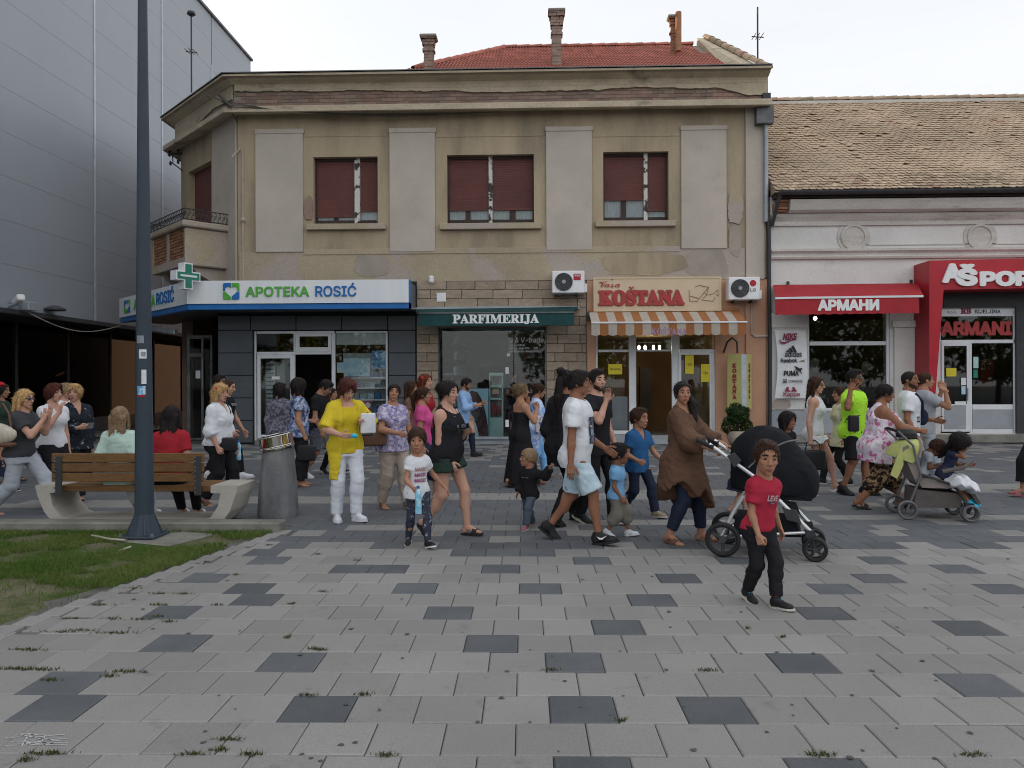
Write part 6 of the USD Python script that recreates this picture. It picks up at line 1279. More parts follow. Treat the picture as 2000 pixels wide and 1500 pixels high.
class Fld:
    """a distance grid that primitives are blended into, each only near itself"""
    def __init__(s, lo, hi, h):
        s.h = h; s.o = np.asarray(lo, float) - 2 * h; s.n = np.ceil((np.asarray(hi) - s.o) / h).astype(int) + 3
        s.d = np.full(s.n, 0.2, np.float32); s.ax = [s.o[i] + np.arange(s.n[i]) * h for i in range(3)]
    def sub(s, lo, hi):
        a = np.clip(np.floor((np.asarray(lo) - s.o) / s.h).astype(int), 0, s.n); b = np.clip(np.ceil((np.asarray(hi) - s.o) / s.h).astype(int) + 1, 0, s.n)
        if (b - a <= 0).any(): return None, None
        g = np.meshgrid(*[s.ax[i][a[i]:b[i]] for i in range(3)], indexing='ij'); return tuple(slice(a[i], b[i]) for i in range(3)), np.stack(g, -1).astype(np.float32)
    def mix(s, sl, d, k):
        c = s.d[sl]
        if k <= 0: s.d[sl] = np.minimum(c, d); return
        hh = np.clip(0.5 + 0.5 * (c - d) / k, 0, 1); s.d[sl] = c + (d - c) * hh - k * hh * (1 - hh)
    def bone(s, a, b, r0, r1, k=0.02, cut=None, f=None):
        a, b = np.asarray(a, np.float32), np.asarray(b, np.float32); R = max(r0, r1) + max(k, 0.01) * 2 + 2 * s.h
        sl, P = s.sub(np.minimum(a, b) - R, np.maximum(a, b) + R)
        if sl is None: return
        ba = b - a; L2 = float(ba @ ba) + 1e-9; t = np.clip(((P - a) @ ba) / L2, 0, 1); d = np.linalg.norm(P - a - t[..., None] * ba, axis=-1) - (r0 + (r1 - r0) * t)
        if cut is not None: d = np.maximum(d, (P - np.asarray(cut[0], np.float32)) @ np.asarray(cut[1], np.float32))
        s.mix(sl, d, k)
    def ell(s, c, r, k=0.02, R=None, sub=False):
        c = np.asarray(c, np.float32); r = np.asarray(r, np.float32); m = r.max() + 2 * max(k, 0.01) + 2 * s.h; sl, P = s.sub(c - m, c + m)
        if sl is None: return
        q = P - c
        if R is not None: q = q @ np.asarray(R, np.float32)
        n = np.linalg.norm(q / r, axis=-1); g = np.linalg.norm(q / r ** 2, axis=-1) + 1e-6; d = n * (n - 1) / g
        if sub:
            c0 = s.d[sl]; hh = np.clip(0.5 - 0.5 * (c0 + d) / max(k, 1e-4), 0, 1); s.d[sl] = c0 + (-d - c0) * hh + k * hh * (1 - hh)
        else: s.mix(sl, d, k)
    def grid(s): return np.stack(np.meshgrid(*s.ax, indexing='ij'), -1).astype(np.float32)
    def mesh(s): return surfnet(s.d, s.o, s.h)
def wrinkle(V, F, amp, f=(9, 9, 16), seed=0):
    if not len(V) or amp <= 0: return V
    n = np.zeros_like(V); c = np.cross(V[F[:, 1]] - V[F[:, 0]], V[F[:, 2]] - V[F[:, 0]])
    for k in range(3): np.add.at(n, F[:, k], c)
    n /= np.linalg.norm(n, axis=1, keepdims=True) + 1e-9; w = V + 0.06 * (meshkit.fbm(V * 7, 2, seed + 3) - 0.5)[:, None]
    r = np.abs(meshkit.fbm(w @ np.array([[0.8, 0.3, 0.5], [-0.4, 0.9, 0.2], [-0.3, -0.4, 0.85]]) * np.asarray(f) * 1.35, 2, seed) - 0.5) * 2; return V + n * (amp * 0.75 * (0.35 - r))[:, None]

# ---- head templates: head height 1, chin at z 0, face towards +x
HH = 0.028
def head_template(kind):
    F = Fld((-0.62, -0.5, -0.38), (0.62, 0.5, 1.08), HH); m = kind == 'm'; ch = kind == 'c'
    F.ell((-0.05, 0, 0.62), (0.44, 0.345, 0.385), 0.0)
    F.ell((0.10, 0, 0.38), (0.29, 0.255 if not m else 0.27, 0.34), 0.08); F.ell((0.06, 0, 0.22), (0.26, 0.20 if not m else 0.235, 0.17), 0.06)
    F.ell((0.27, 0, 0.085 if not ch else 0.11), (0.09, 0.10 if m else 0.085, 0.08), 0.06)
    F.bone((0.345, -0.15, 0.60), (0.345, 0.15, 0.60), 0.045, 0.045, 0.05) if m else ch or F.bone((0.33, -0.13, 0.61), (0.33, 0.13, 0.61), 0.035, 0.035, 0.06)
    if ch: F.ell((0.05, 0, 0.68), (0.345, 0.30, 0.27), 0.06)
    for s in (-1, 1):
        F.ell((0.25, s * 0.17, 0.42), (0.11, 0.09, 0.09), 0.06); F.ell((0.435, s * 0.135, 0.535), (0.075, 0.085, 0.055), 0.03, sub=True)
        F.ell((-0.02, s * 0.335, 0.48), (0.085, 0.035, 0.135), 0.015); F.ell((0.01, s * 0.375, 0.49), (0.04, 0.025, 0.08), 0.012, sub=True)
    k = 0.55 if ch else 1.0
    F.bone((0.37, 0, 0.56), (0.38 + 0.105 * k, 0, 0.395), 0.032, 0.048, 0.03)
    for s in (-1, 1): F.ell((0.405, s * 0.05, 0.375), (0.05, 0.038, 0.035), 0.02)
    F.bone((0.355, -0.075, 0.25), (0.355, 0.075, 0.25), 0.042, 0.042, 0.025); F.bone((0.345, -0.06, 0.195), (0.345, 0.06, 0.195), 0.045, 0.045, 0.025)
    F.ell((0.42, 0, 0.225), (0.06, 0.10, 0.010), 0.012, sub=True)
    F.bone((-0.10, 0, 0.32), (-0.14, 0, -0.36), 0.235 if m else 0.20 if not ch else 0.185, 0.27 if m else 0.225 if not ch else 0.20, 0.07)
    return F.mesh()
HEADS = {k: head_template(k) for k in 'mfc'}
def eye_mesh(s, r=0.068): return MB().ball((0.322, s * 0.138, 0.535), r, 2, (0.8, 1.1, 0.5)).get()
def iris_mesh(s): return MB().ball((0.348, s * 0.136, 0.536), 0.047, 2, (0.8, 0.95, 0.7)).get()
def brow_mesh(s, th=0.022, z=0.635): return MB().tube([(0.385, s * 0.06, z), (0.38, s * 0.14, z + 0.02), (0.32, s * 0.23, z - 0.005)], [th, th, th * 0.5], 6).get()
def lips_mesh(): return MB().tube([(0.372, -0.095, 0.232), (0.398, -0.04, 0.243), (0.403, 0, 0.238), (0.398, 0.04, 0.243), (0.372, 0.095, 0.232)], [0.012, 0.024, 0.026, 0.024, 0.012], 6).tube([(0.37, -0.08, 0.215), (0.392, -0.03, 0.195), (0.392, 0.03, 0.195), (0.37, 0.08, 0.215)], [0.012, 0.026, 0.026, 0.012], 6).get()
# ---- hair, in head units
def hair(style, seed=0, vol=0.0):
    lo = {'short': -0.05, 'buzz': 0, 'bob': -0.25, 'shortf': -0.15, 'long': -1.25, 'pony': -0.85, 'bun': -0.1, 'slick': -0.05, 'beard': -0.2, 'updo': -0.2, 'ponylow': -1.3, 'longpony': -1.5, 'sidepony': -1.5}[style]
    F = Fld((-0.95, -0.62, lo), (0.6, 0.62, 1.38), HH * 1.1)
    if style == 'beard':
        F.ell((0.10, 0, 0.38), (0.298, 0.278, 0.348), 0); F.ell((0.06, 0, 0.22), (0.268, 0.243, 0.178), 0.06); F.ell((0.27, 0, 0.085), (0.10, 0.11, 0.09), 0.06); G = F.grid(); F.d = np.maximum(F.d, G[..., 2] - (0.42 - 0.55 * np.clip(G[..., 0], 0, 0.4))); F.d = np.maximum(F.d, -(np.linalg.norm((G - [0.40, 0, 0.235]) / [0.12, 0.10, 0.03], axis=-1) - 1) * 0.03)
        F.d = np.maximum(F.d, 0.02 - G[..., 0]); F.d = np.where(G[..., 2] > 0.285, np.maximum(F.d, 0.13 - np.abs(G[..., 1])), F.d); return F.mesh()
    t = {'short': 0.05, 'buzz': 0.014, 'bob': 0.07, 'shortf': 0.085, 'long': 0.05, 'pony': 0.03, 'bun': 0.03, 'slick': 0.03, 'updo': 0.05, 'ponylow': 0.03, 'longpony': 0.03, 'sidepony': 0.03}[style] + vol
    F.ell((-0.055, 0, 0.62), (0.44 + t, 0.345 + t * (0.55 if style == 'short' else 1), 0.385 + t * 1.1), 0)
    if style == 'short': F.ell((0.12, 0, 0.93), (0.26, 0.22, 0.11), 0.06)
    F.ell((-0.17, 0, 0.42), (0.30 + t * 0.6, 0.27 + t * 0.6, 0.30), 0.06)
    if style == 'bob':
        for s in (-1, 1): F.bone((-0.02, s * 0.34, 0.62), (0.02, s * 0.33, 0.08), 0.13, 0.11, 0.06)
        F.bone((-0.28, -0.2, 0.5), (-0.28, -0.18, 0.05), 0.2, 0.17, 0.06); F.bone((-0.28, 0.2, 0.5), (-0.28, 0.18, 0.05), 0.2, 0.17, 0.06); F.ell((0.22, 0, 0.88), (0.2, 0.3, 0.13), 0.06)
    if style == 'shortf': F.ell((0.12, 0.05, 0.94), (0.3, 0.3, 0.15), 0.08); F.bone((-0.3, -0.12, 0.45), (-0.27, -0.1, 0.16), 0.2, 0.14, 0.06); F.bone((-0.3, 0.12, 0.45), (-0.27, 0.1, 0.16), 0.2, 0.14, 0.06)
    if style == 'long':
        for y in (-0.27, -0.1, 0.1, 0.27): F.bone((-0.30, y, 0.5), (-0.42, y * 1.15, -0.55 - 0.4 * (1 - abs(y))), 0.17, 0.10, 0.07)
        for s in (-1, 1): F.bone((0.0, s * 0.36, 0.66), (-0.04, s * 0.40, 0.05), 0.09, 0.10, 0.06); F.bone((-0.04, s * 0.40, 0.05), (-0.05 - 0.1 * (s > 0), s * 0.36, -0.65), 0.10, 0.06, 0.06)
    if style == 'pony': F.ell((-0.5, 0, 0.66), (0.12, 0.12, 0.12), 0.04); F.bone((-0.5, 0, 0.66), (-0.68, 0, 0.3), 0.13, 0.16, 0.04); F.bone((-0.68, 0, 0.3), (-0.62, 0, -0.5), 0.16, 0.06, 0.05)
    if style == 'ponylow': F.bone((-0.45, 0, 0.3), (-0.55, 0, 0), 0.13, 0.14, 0.04); F.bone((-0.55, 0, 0.0), (-0.5, 0, -0.9), 0.14, 0.05, 0.05)
    if style == 'longpony': F.ell((-0.42, 0, 0.98), (0.2, 0.19, 0.19), 0.03); F.bone((-0.5, 0, 0.6), (-0.62, 0, -0.2), 0.16, 0.2, 0.05); F.bone((-0.62, 0, -0.2), (-0.6, 0, -1.1), 0.2, 0.08, 0.06)
    if style == 'sidepony': F.bone((-0.2, 0.3, 0.35), (0.12, 0.42, 0.02), 0.17, 0.17, 0.06); F.bone((0.12, 0.42, 0.02), (0.3, 0.40, -0.6), 0.17, 0.16, 0.06); F.bone((0.3, 0.40, -0.6), (0.28, 0.36, -1.15), 0.16, 0.06, 0.06)
    if style == 'bun': F.ell((-0.5, 0, 0.72), (0.19, 0.21, 0.21), 0.03)
    if style == 'updo': F.ell((-0.48, 0.02, 0.72), (0.25, 0.27, 0.25), 0.05); F.bone((-0.3, 0, 0.4), (-0.36, 0.1, 0.1), 0.16, 0.09, 0.05)
    G = F.grid(); x, y, z = G[..., 0], G[..., 1], G[..., 2]
    hl = {'short': 0.86, 'buzz': 0.88, 'bob': 0.78, 'shortf': 0.80, 'slick': 0.73, 'pony': 0.80, 'longpony': 0.88, 'sidepony': 0.87}.get(style, 0.87)
    face = np.linalg.norm((G - [0.50, 0, 0.34]) / [0.46, 0.335 if style in ('bob', 'long', 'shortf') else 0.385, hl - 0.34], axis=-1) - 1
    face = face + 0.10 * (meshkit.fbm(G * [5, 11, 5], 2, 17) - 0.5)
    F.d = np.where(z > -0.02, np.maximum(F.d, -face * 0.3), F.d)
    if style in ('short', 'buzz', 'slick', 'pony', 'bun', 'updo', 'ponylow', 'longpony', 'sidepony'):
        low = 0.24 + np.clip(x + 0.45, 0, 1) * 0.32; keep = np.maximum(F.d, (low - z) * 0.8)
        tail = (x < -0.40) if style in ('pony', 'ponylow', 'longpony', 'bun', 'updo') else ((y > 0.24) & (z < 0.5)) if style == 'sidepony' else np.zeros_like(x, bool)
        F.d = np.where(tail, F.d, keep)
    V, Fc = F.mesh()
    n = meshkit.fbm(np.stack([V[:, 0] * 9 + V[:, 2] * 1.5, V[:, 1] * 16, V[:, 2] * 2.2], 1), 2, seed) - 0.5
    c = np.array([-0.05, 0, 0.5]); d = V - c; d[:, 2] *= 0.4; d /= np.linalg.norm(d, axis=1, keepdims=True) + 1e-9
    amp = 0.02 if style in ('buzz', 'slick', 'bun', 'pony') else 0.07
    V = V + d * (n * amp)[:, None]; g = np.random.default_rng(seed + 5); k = {'buzz': 250, 'slick': 350}.get(style, 700); i = g.integers(0, len(Fc), k); b = g.dirichlet((1, 1, 1), k)[..., None]
    tri = V[Fc[i]]; P = (tri * b).sum(1); nn = np.cross(tri[:, 1] - tri[:, 0], tri[:, 2] - tri[:, 0]); nn /= np.linalg.norm(nn, axis=1, keepdims=True) + 1e-9
    t = np.array([-0.45, 0, -1.0]) + g.normal(0, 0.28, (k, 3)); t -= nn * (t * nn).sum(1, keepdims=True); t /= np.linalg.norm(t, axis=1, keepdims=True) + 1e-9; sd = np.cross(t, nn); Ln = ({'buzz': 0.04, 'short': 0.14, 'slick': 0.16}.get(style, 0.26) * g.uniform(0.5, 1.3, k))[:, None]; wd = 0.012
    Q = np.stack([P - sd * wd - nn * 0.01, P + sd * wd - nn * 0.01, P + t * Ln * 0.6 + nn * 0.022 + sd * wd * 0.7, P + t * Ln * 0.6 + nn * 0.022 - sd * wd * 0.7, P + t * Ln + nn * 0.015 + g.normal(0, 0.012, (k, 3))], 1).reshape(-1, 3); j = len(V) + np.arange(k) * 5
    return np.vstack([V, Q]), np.vstack([Fc, np.stack([j, j + 1, j + 2], 1), np.stack([j, j + 2, j + 3], 1), np.stack([j + 3, j + 2, j + 4], 1)])
# ---- hands: wrist at 0, fingers along +x, thumb towards +y, back of the hand +z; length 1
def hand_template(pose):
    h = 0.026; F = Fld((-0.15, -0.36, -0.55), (1.08, 0.62, 0.3), h)
    F.bone((-0.08, 0, 0), (0.1, 0, 0), 0.135, 0.14, 0.03); 
    for y, r in ((-0.135, 0.075), (-0.045, 0.08), (0.045, 0.082), (0.13, 0.08)): F.bone((0.08, y * 0.75, 0), (0.47, y, 0.01), 0.09, r, 0.04)
    curl = {'relax': (0.35, 0.45, 0.3), 'fist': (1.25, 1.45, 0.9), 'open': (0.03, 0.06, 0.05), 'grip': (0.85, 1.05, 0.7), 'point': (0.5, 0.6, 0.4)}[pose]; sp = {'open': 0.22}.get(pose, 0.05)
    for i, (y, L, r) in enumerate(((-0.135, 0.34, 0.043), (-0.045, 0.43, 0.048), (0.045, 0.46, 0.05), (0.135, 0.41, 0.048))):
        p = np.array([0.47, y, 0.01]); a = 0.0; seg = (0.46, 0.31, 0.23); yaw = (y / 0.135) * sp
        for s_, c_ in zip(seg, curl):
            a += c_ * (1.0 + 0.12 * (1 - i)); d = np.array([math.cos(a) * math.cos(yaw), math.cos(a) * math.sin(yaw), -math.sin(a)]); q = p + d * L * s_; F.bone(p, q, r, r * 0.93, 0.008); p = q; r *= 0.93
    if pose in ('fist', 'grip'): T = [(0.1, 0.1, -0.03), (0.28, 0.24, -0.12), (0.42, 0.2, -0.22), (0.5, 0.1, -0.26)]
    else: T = [(0.1, 0.1, -0.02), (0.26, 0.27, -0.06), (0.42, 0.36, -0.09), (0.55, 0.39, -0.12)]
    for a, b, r0, r1 in zip(T[:-1], T[1:], (0.085, 0.06, 0.052), (0.06, 0.052, 0.042)): F.bone(a, b, r0, r1, 0.03)
    return F.mesh()
HANDS = {k: hand_template(k) for k in ('relax', 'fist', 'open', 'grip')}
# ---- feet: ankle at 0, toes along +x, floor at z = -0.30; foot length 1
def foot_template(kind):
    F = Fld((-0.42, -0.28, -0.36), (0.86, 0.28, 0.34), 0.03)
    if kind == 'bare':
        F.bone((0, 0, 0.2), (-0.02, 0, -0.05), 0.14, 0.13, 0.0); F.ell((-0.12, 0, -0.16), (0.14, 0.125, 0.14), 0.06); F.bone((0, 0, -0.06), (0.38, 0.03, -0.2), 0.13, 0.10, 0.06); F.ell((0.36, 0.0, -0.23), (0.2, 0.18, 0.085), 0.06)
        for i, (y, l, r) in enumerate(((0.115, 0.70, 0.058), (0.035, 0.69, 0.043), (-0.035, 0.66, 0.04), (-0.10, 0.62, 0.038), (-0.15, 0.56, 0.036))): F.bone((0.45, y, -0.235), (l - 0.03, y, -0.26), r, r * 0.9, 0.02)
        z0 = -0.30
    else:
        k = 0.025
        F.ell((-0.1, 0, -0.1), (0.19, 0.16, 0.2), 0.0); F.bone((-0.02, 0, 0.10), (-0.02, 0, -0.05), 0.165, 0.165, 0.04); F.bone((0, 0, -0.02), (0.34, 0.01, -0.16), 0.155, 0.12, 0.07); F.ell((0.42, 0.0, -0.2), (0.28, 0.19, 0.13), 0.07); z0 = -0.245
        G = F.grid(); F.d = np.maximum(F.d, G[..., 2] - 0.12 + 0.0 * G[..., 0])
    G = F.grid(); F.d = np.maximum(F.d, z0 - G[..., 2]); return F.mesh()
FEET = {k: foot_template(k) for k in ('bare', 'shoe')}
def sole_mesh(z0, z1, grow=0.0):
    t = np.linspace(0, 2 * np.pi, 40, endpoint=False); x = 0.22 + 0.5 * np.cos(t); w = np.interp(x, [-0.3, -0.15, 0.1, 0.4, 0.6, 0.74], [0.10, 0.155, 0.135, 0.195, 0.17, 0.08]); y = np.sign(np.sin(t)) * w * np.abs(np.sin(t)) ** 0.5
    pg = Polygon(np.stack([x, y], 1)).buffer(0.02 + grow); return MB().prism(pg, z0, z1, 'z').get()
def lace_mesh():
    m = MB()
    for i in range(4): x = 0.14 + i * 0.075; z = 0.075 - i * 0.052; m.tube([(x, -0.09, z - 0.03), (x + 0.01, 0, z + 0.012), (x, 0.09, z - 0.03)], 0.014, 5)
    return m.get()
def strap_mesh(): 
    m = MB(); v = []; n = 11
    for x in (0.26, 0.30, 0.44, 0.48):
        for t in np.linspace(-0.05, np.pi + 0.05, n): v.append((x + 0.02 * math.sin(t), 0.205 * math.cos(t), -0.28 + (0.20 if x < 0.4 else 0.155) * math.sin(t) + 0.0))
    f = []
    for r in range(3):
        for i in range(n - 1): a = r * n + i; f += [[a, a + 1, a + n + 1], [a, a + n + 1, a + n]]
    return m.add((np.array(v), np.array(f))).get()

# ---- torso cross sections for a figure 1.70 m tall: z above the hip line, centre x, half depth, half width
SEC = {'m': ([-0.12, -0.06, 0.0, 0.08, 0.17, 0.27, 0.37, 0.45, 0.495, 0.53, 0.56], [0, -0.005, -0.005, 0, 0.005, 0.005, 0.005, 0, -0.005, -0.01, -0.015], [0.05, 0.10, 0.112, 0.106, 0.103, 0.112, 0.122, 0.108, 0.085, 0.062, 0.05], [0.09, 0.155, 0.16, 0.15, 0.143, 0.155, 0.17, 0.165, 0.12, 0.07, 0.05]),
       'f': ([-0.12, -0.06, 0.0, 0.08, 0.17, 0.27, 0.37, 0.44, 0.485, 0.52, 0.55], [0, -0.01, -0.012, -0.003, 0.0, 0.002, 0.005, 0, -0.005, -0.01, -0.015], [0.05, 0.105, 0.118, 0.105, 0.09, 0.098, 0.108, 0.095, 0.075, 0.055, 0.046], [0.09, 0.165, 0.172, 0.153, 0.126, 0.131, 0.148, 0.146, 0.11, 0.062, 0.046])}
SEC['c'] = SEC['m']
def rot_to(x, hint):
    x = np.asarray(x, float); x = x / np.linalg.norm(x); z = np.cross(x, hint)
    if np.linalg.norm(z) < 1e-3: z = np.cross(x, [0.3, 1, 0.2])
    z /= np.linalg.norm(z); y = np.cross(z, x); return np.stack([x, y, z], 1)
def Rx(a): c, s = math.cos(a), math.sin(a); return np.array([[1, 0, 0], [0, c, -s], [0, s, c]])
def Ry(a): c, s = math.cos(a), math.sin(a); return np.array([[c, 0, s], [0, 1, 0], [-s, 0, c]])
def Rz(a): c, s = math.cos(a), math.sin(a); return np.array([[c, -s, 0], [s, c, 0], [0, 0, 1]])
def ik(a, b, l1, l2, pole):
    a, b = np.asarray(a, float), np.asarray(b, float); d = b - a; L = np.linalg.norm(d); u = d / (L + 1e-9); L2 = min(L, (l1 + l2) * 0.9995); b = a + u * L2
    x = (l1 * l1 - l2 * l2 + L2 * L2) / (2 * L2); h = math.sqrt(max(l1 * l1 - x * x, 0)); p = np.asarray(pole, float); p = p - u * (p @ u); p /= np.linalg.norm(p) + 1e-9
    return a + u * x + p * h, b

class Person:
    """Local frame: x the way the body faces, y to its left, z up, origin on the ground under the hips."""
    def __init__(s, label, u, v, H, face, sex='f', w=1.0, skin='skin_tan', lean=0.0, side=0.0, twist=0.0, feet=None, arms=None, head=(0, 0, 0), hair_=('short', 'hair_black'), belly=0.0, bust=None, seat=None, res=1.0, kid=0.0, loc=None, lift=0.0, group=None, hands=('relax', 'relax'), brow='hair_black', sm=1.0, shw=1.0, hipw=1.0):
        s.H, s.sex, s.skin = H, sex, skin; w = (1 + (w - 1) * 0.72) * (1 - 0.16 * kid); s.hem_ = None; s.seated = seat is not None; g = loc if loc is not None else gp(u, v); s.loc = np.array([g[0], g[1], lift]); s.rz = face
        s.root = thing('person', label, 'person', s.loc, math.degrees(face) if False else face, group)
        hs = 0.133 + 0.075 * kid; s.hh = H * hs * 1.03; s.k = k = H * (1 - hs) / (1 - 0.133) / 1.70; s.w = w; s.kid = kid
        s.legf = 1 - 0.10 * kid; s.h = 0.0135 * res * max(0.62, H / 1.7) ; s.sec = SEC[sex]
        tl, sl = 0.405 * k * s.legf, 0.395 * k * s.legf; s.ank = 0.082 * k; fl = 0.255 * k * (0.95 if sex == 'f' else 1.0); s.fl = fl
        hip_y = 0.088 * k * hipw; feet = feet or [(0.0, 0.09, 8, 0), (0.0, -0.09, -8, 0)]; s.foot = []
        for (fx, fy, fyaw, pit, *rest) in feet:
            lf = rest[0] if rest else 0; fx, fy, lf = fx * k, fy * k, lf * k; ya, p = math.radians(fyaw), math.radians(pit); c = np.array([fx, fy, s.ank]); piv = np.array([0.42 * fl, 0, -s.ank]) if pit > 0 else np.array([-0.2 * fl, 0, -s.ank])
            R = Rz(ya) @ Ry(p); a = c + Rz(ya) @ (piv) - R @ piv + np.array([0, 0, lf]); s.foot.append((a, R))
        if seat is not None: pz = seat
        else:
            pz = 0.905 * k * s.legf * 0.985 + 0.0
            for (a, R), sy in zip(s.foot, (1, -1)):
                dx, dy = a[0], a[1] - sy * hip_y; reach = (tl + sl) * 0.9985; hz = math.sqrt(max(reach ** 2 - dx * dx - dy * dy, 0.01)); pz = min(pz, a[2] + hz)
        s.pel = np.array([0, 0, pz]); s.RT = Rz(math.radians(twist)) @ Ry(math.radians(lean)) @ Rx(math.radians(side))
        s.hip = [s.pel + [0, y * hip_y, -0.01 * k] for y in (1, -1)]; s.knee = []
        for i in (0, 1):
            a, R = s.foot[i]; pole = R @ np.array([1, 0, 0]) * 0.6 + np.array([0.6, 0.05 * (1 - 2 * i), 0.1]); kn, an = ik(s.hip[i], a, tl, sl, pole); s.knee.append(kn); s.foot[i] = (an, R)
        s.shw = (0.168 if sex == 'm' else 0.144 if sex == 'f' else 0.152) * k * shw * (1 - 0.2 * kid); s.sh = [s.T([0, y * s.shw, 0.436 * k]) for y in (1, -1)]
        ul, fl_ = 0.285 * k, 0.245 * k; s.el, s.wr, s.hd = [], [], []; arms = arms or [None, None]
        for i in (0, 1):
            sy = 1 - 2 * i; ar = arms[i] or dict(to=(0.03, 0.06, -0.52))
            off = np.array(ar['to'], float) * k; off[1] *= sy if not ar.get('abs') else 1
            tgt = s.sh[i] + off if ar.get('rel', True) else np.array(ar['to'], float)
            pole = np.array(ar.get('pole', (-0.7, 0.35 * sy, -0.5)), float); e, wv = ik(s.sh[i], tgt, ul, fl_, pole); s.el.append(e); s.wr.append(wv)
            d = np.array(ar['dir'], float) if 'dir' in ar else (wv - e); th = np.array(ar.get('thumb', (1.0, -0.25 * sy, 0.15)), float); s.hd.append((d, th))
        s.handpose = hands; s.armw = 1.0 + 0.75 * (w - 1); s.legw = 1.0 + 0.7 * (w - 1); s.belly = belly; s.bust = (0.03 if sex == 'f' else 0) if bust is None else bust; s.hipw = hipw
        s.z = np.array(s.sec[0]); s.PI = [PchipInterpolator(s.z, np.array(x)) for x in s.sec[1:]]
        s.neck = s.T([-0.012 * k, 0, 0.515 * k]); hp, hy, hr = [math.radians(a) for a in head]
        s.RH = s.RT @ Rz(hy) @ Ry(hp) @ Rx(hr); base = s.T([-0.005 * k, 0, 0.555 * k * (1 if not kid else 0.985)]); s.hb = base + s.RH @ np.array([0.10, 0, 0.02]) * s.hh
        s.hw = (0.93 + 0.05 * w if not kid else 0.98); s.body(); s.face(brow); s.hair = hair_
        for j, hx in enumerate([hair_] if isinstance(hair_[0], str) else hair_): s.part('hair' if hx[0] != 'beard' else 'beard', s.headm(hair_cache(hx[0], j, (hx[2] if len(hx) > 2 else 0.0) + ((0.012 if hx[0] == 'short' else 0.035) if s.kid > 0.3 and hx[0] != 'beard' else 0.0))), hx[1], smooth=True)
    def T(s, p): return s.pel + s.RT @ np.asarray(p, float)
    def part(s, name, m, mat, smooth=False, label=None, parent=None): return put(parent or s.root, name, m, mat, smooth=smooth, label=label)
    def headm(s, m): return (m[0] * [1, s.hw, 1] * s.hh) @ s.RH.T + s.hb, m[1]
    def sect(s, z):
        q = np.clip(z / s.k, s.z[0], s.z[-1]); cx, a, b = [P(q) for P in s.PI]; bl = np.exp(-((q - 0.14) / 0.11) ** 2); mid = np.exp(-((q - 0.15) / 0.22) ** 2)
        g = 1 + (s.w - 1) * (0.35 + 0.65 * mid); return (cx + s.belly * bl * 0.5) * s.k, (a * g + s.belly * bl * 0.55) * s.k, (b * (1 + (s.w - 1) * (0.3 + 0.5 * mid)) * (1 + (s.hipw - 1) * np.exp(-(q / 0.14) ** 2)) + s.belly * bl * 0.25) * s.k
    def torso(s, F, e=0.0, zlo=-0.13, zhi=0.6, k=0.03, flare=0.0, fz=0.1, ex=0.0, cutneck=None, drop=0.0, asym=None):
        """adds the torso (grown by e, flaring below fz) between two heights"""
        K = s.k; R = 0.34 * K * max(s.w, 1) + e + flare + s.belly + 0.06; pts = [s.T([0, 0, zlo * K]), s.T([0, 0, zhi * K])]
        sl, P = F.sub(np.minimum(*pts) - R, np.maximum(*pts) + R)
        if sl is None: return
        q = (P - s.pel.astype(np.float32)) @ s.RT.astype(np.float32); z = q[..., 2]; zt = np.linspace(zlo - 0.3, 0.7, 120) * K; cx, a, b = s.sect(zt)
        if zlo < -0.05 and e > 0: 
            lowm = zt < -0.02 * K; a0, b0 = np.interp(-0.02 * K, zt, a), np.interp(-0.02 * K, zt, b); a = np.where(lowm, a0, a); b = np.where(lowm, b0, b)
        fl = flare * np.clip((fz * K - zt) / (0.45 * K), 0, 1.5); a, b = a + e + fl, b + e + ex + fl
        zi = np.clip(z, zt[0], zt[-1]); A, Bq, C = np.interp(zi, zt, a), np.interp(zi, zt, b), np.interp(zi, zt, cx)
        x, y = q[..., 0] - C, q[..., 1]; d = ((np.abs(x / A) ** 2.25 + np.abs(y / Bq) ** 2.25) ** (1 / 2.25) - 1) * np.minimum(A, Bq)
        if s.bust > 0 and zhi > 0.33:
            for sy in (-1, 1):
                c = np.array([s.bust * 0.5 + 0.062, sy * 0.07, 0.315]) * K * [s.w ** 0.6, s.w ** 0.3, 1]; rr = (s.bust * 0.6 + 0.042) * K * s.w ** 0.5 + e * 0.7; dd = np.linalg.norm((q - c) * [1, 1, 0.95], axis=-1) - rr; hh = np.clip(0.5 + 0.5 * (d - dd) / 0.05, 0, 1); d = d + (dd - d) * hh - 0.05 * hh * (1 - hh)
        if zlo < 0:
            for sy in (-1, 1):
                c = np.array([-0.055, sy * 0.075, -0.03]) * K * [s.w, s.w ** 0.5, 1]; dd = np.linalg.norm(q - c, axis=-1) - (0.092 * K * (1 + 0.4 * (s.w - 1)) + e); hh = np.clip(0.5 + 0.5 * (d - dd) / 0.05, 0, 1); d = d + (dd - d) * hh - 0.05 * hh * (1 - hh)
        lo = zlo * K + (asym(q) if asym else 0); d = np.maximum(d, np.maximum(z - zhi * K, lo - z)); F.mix(sl, d, k)
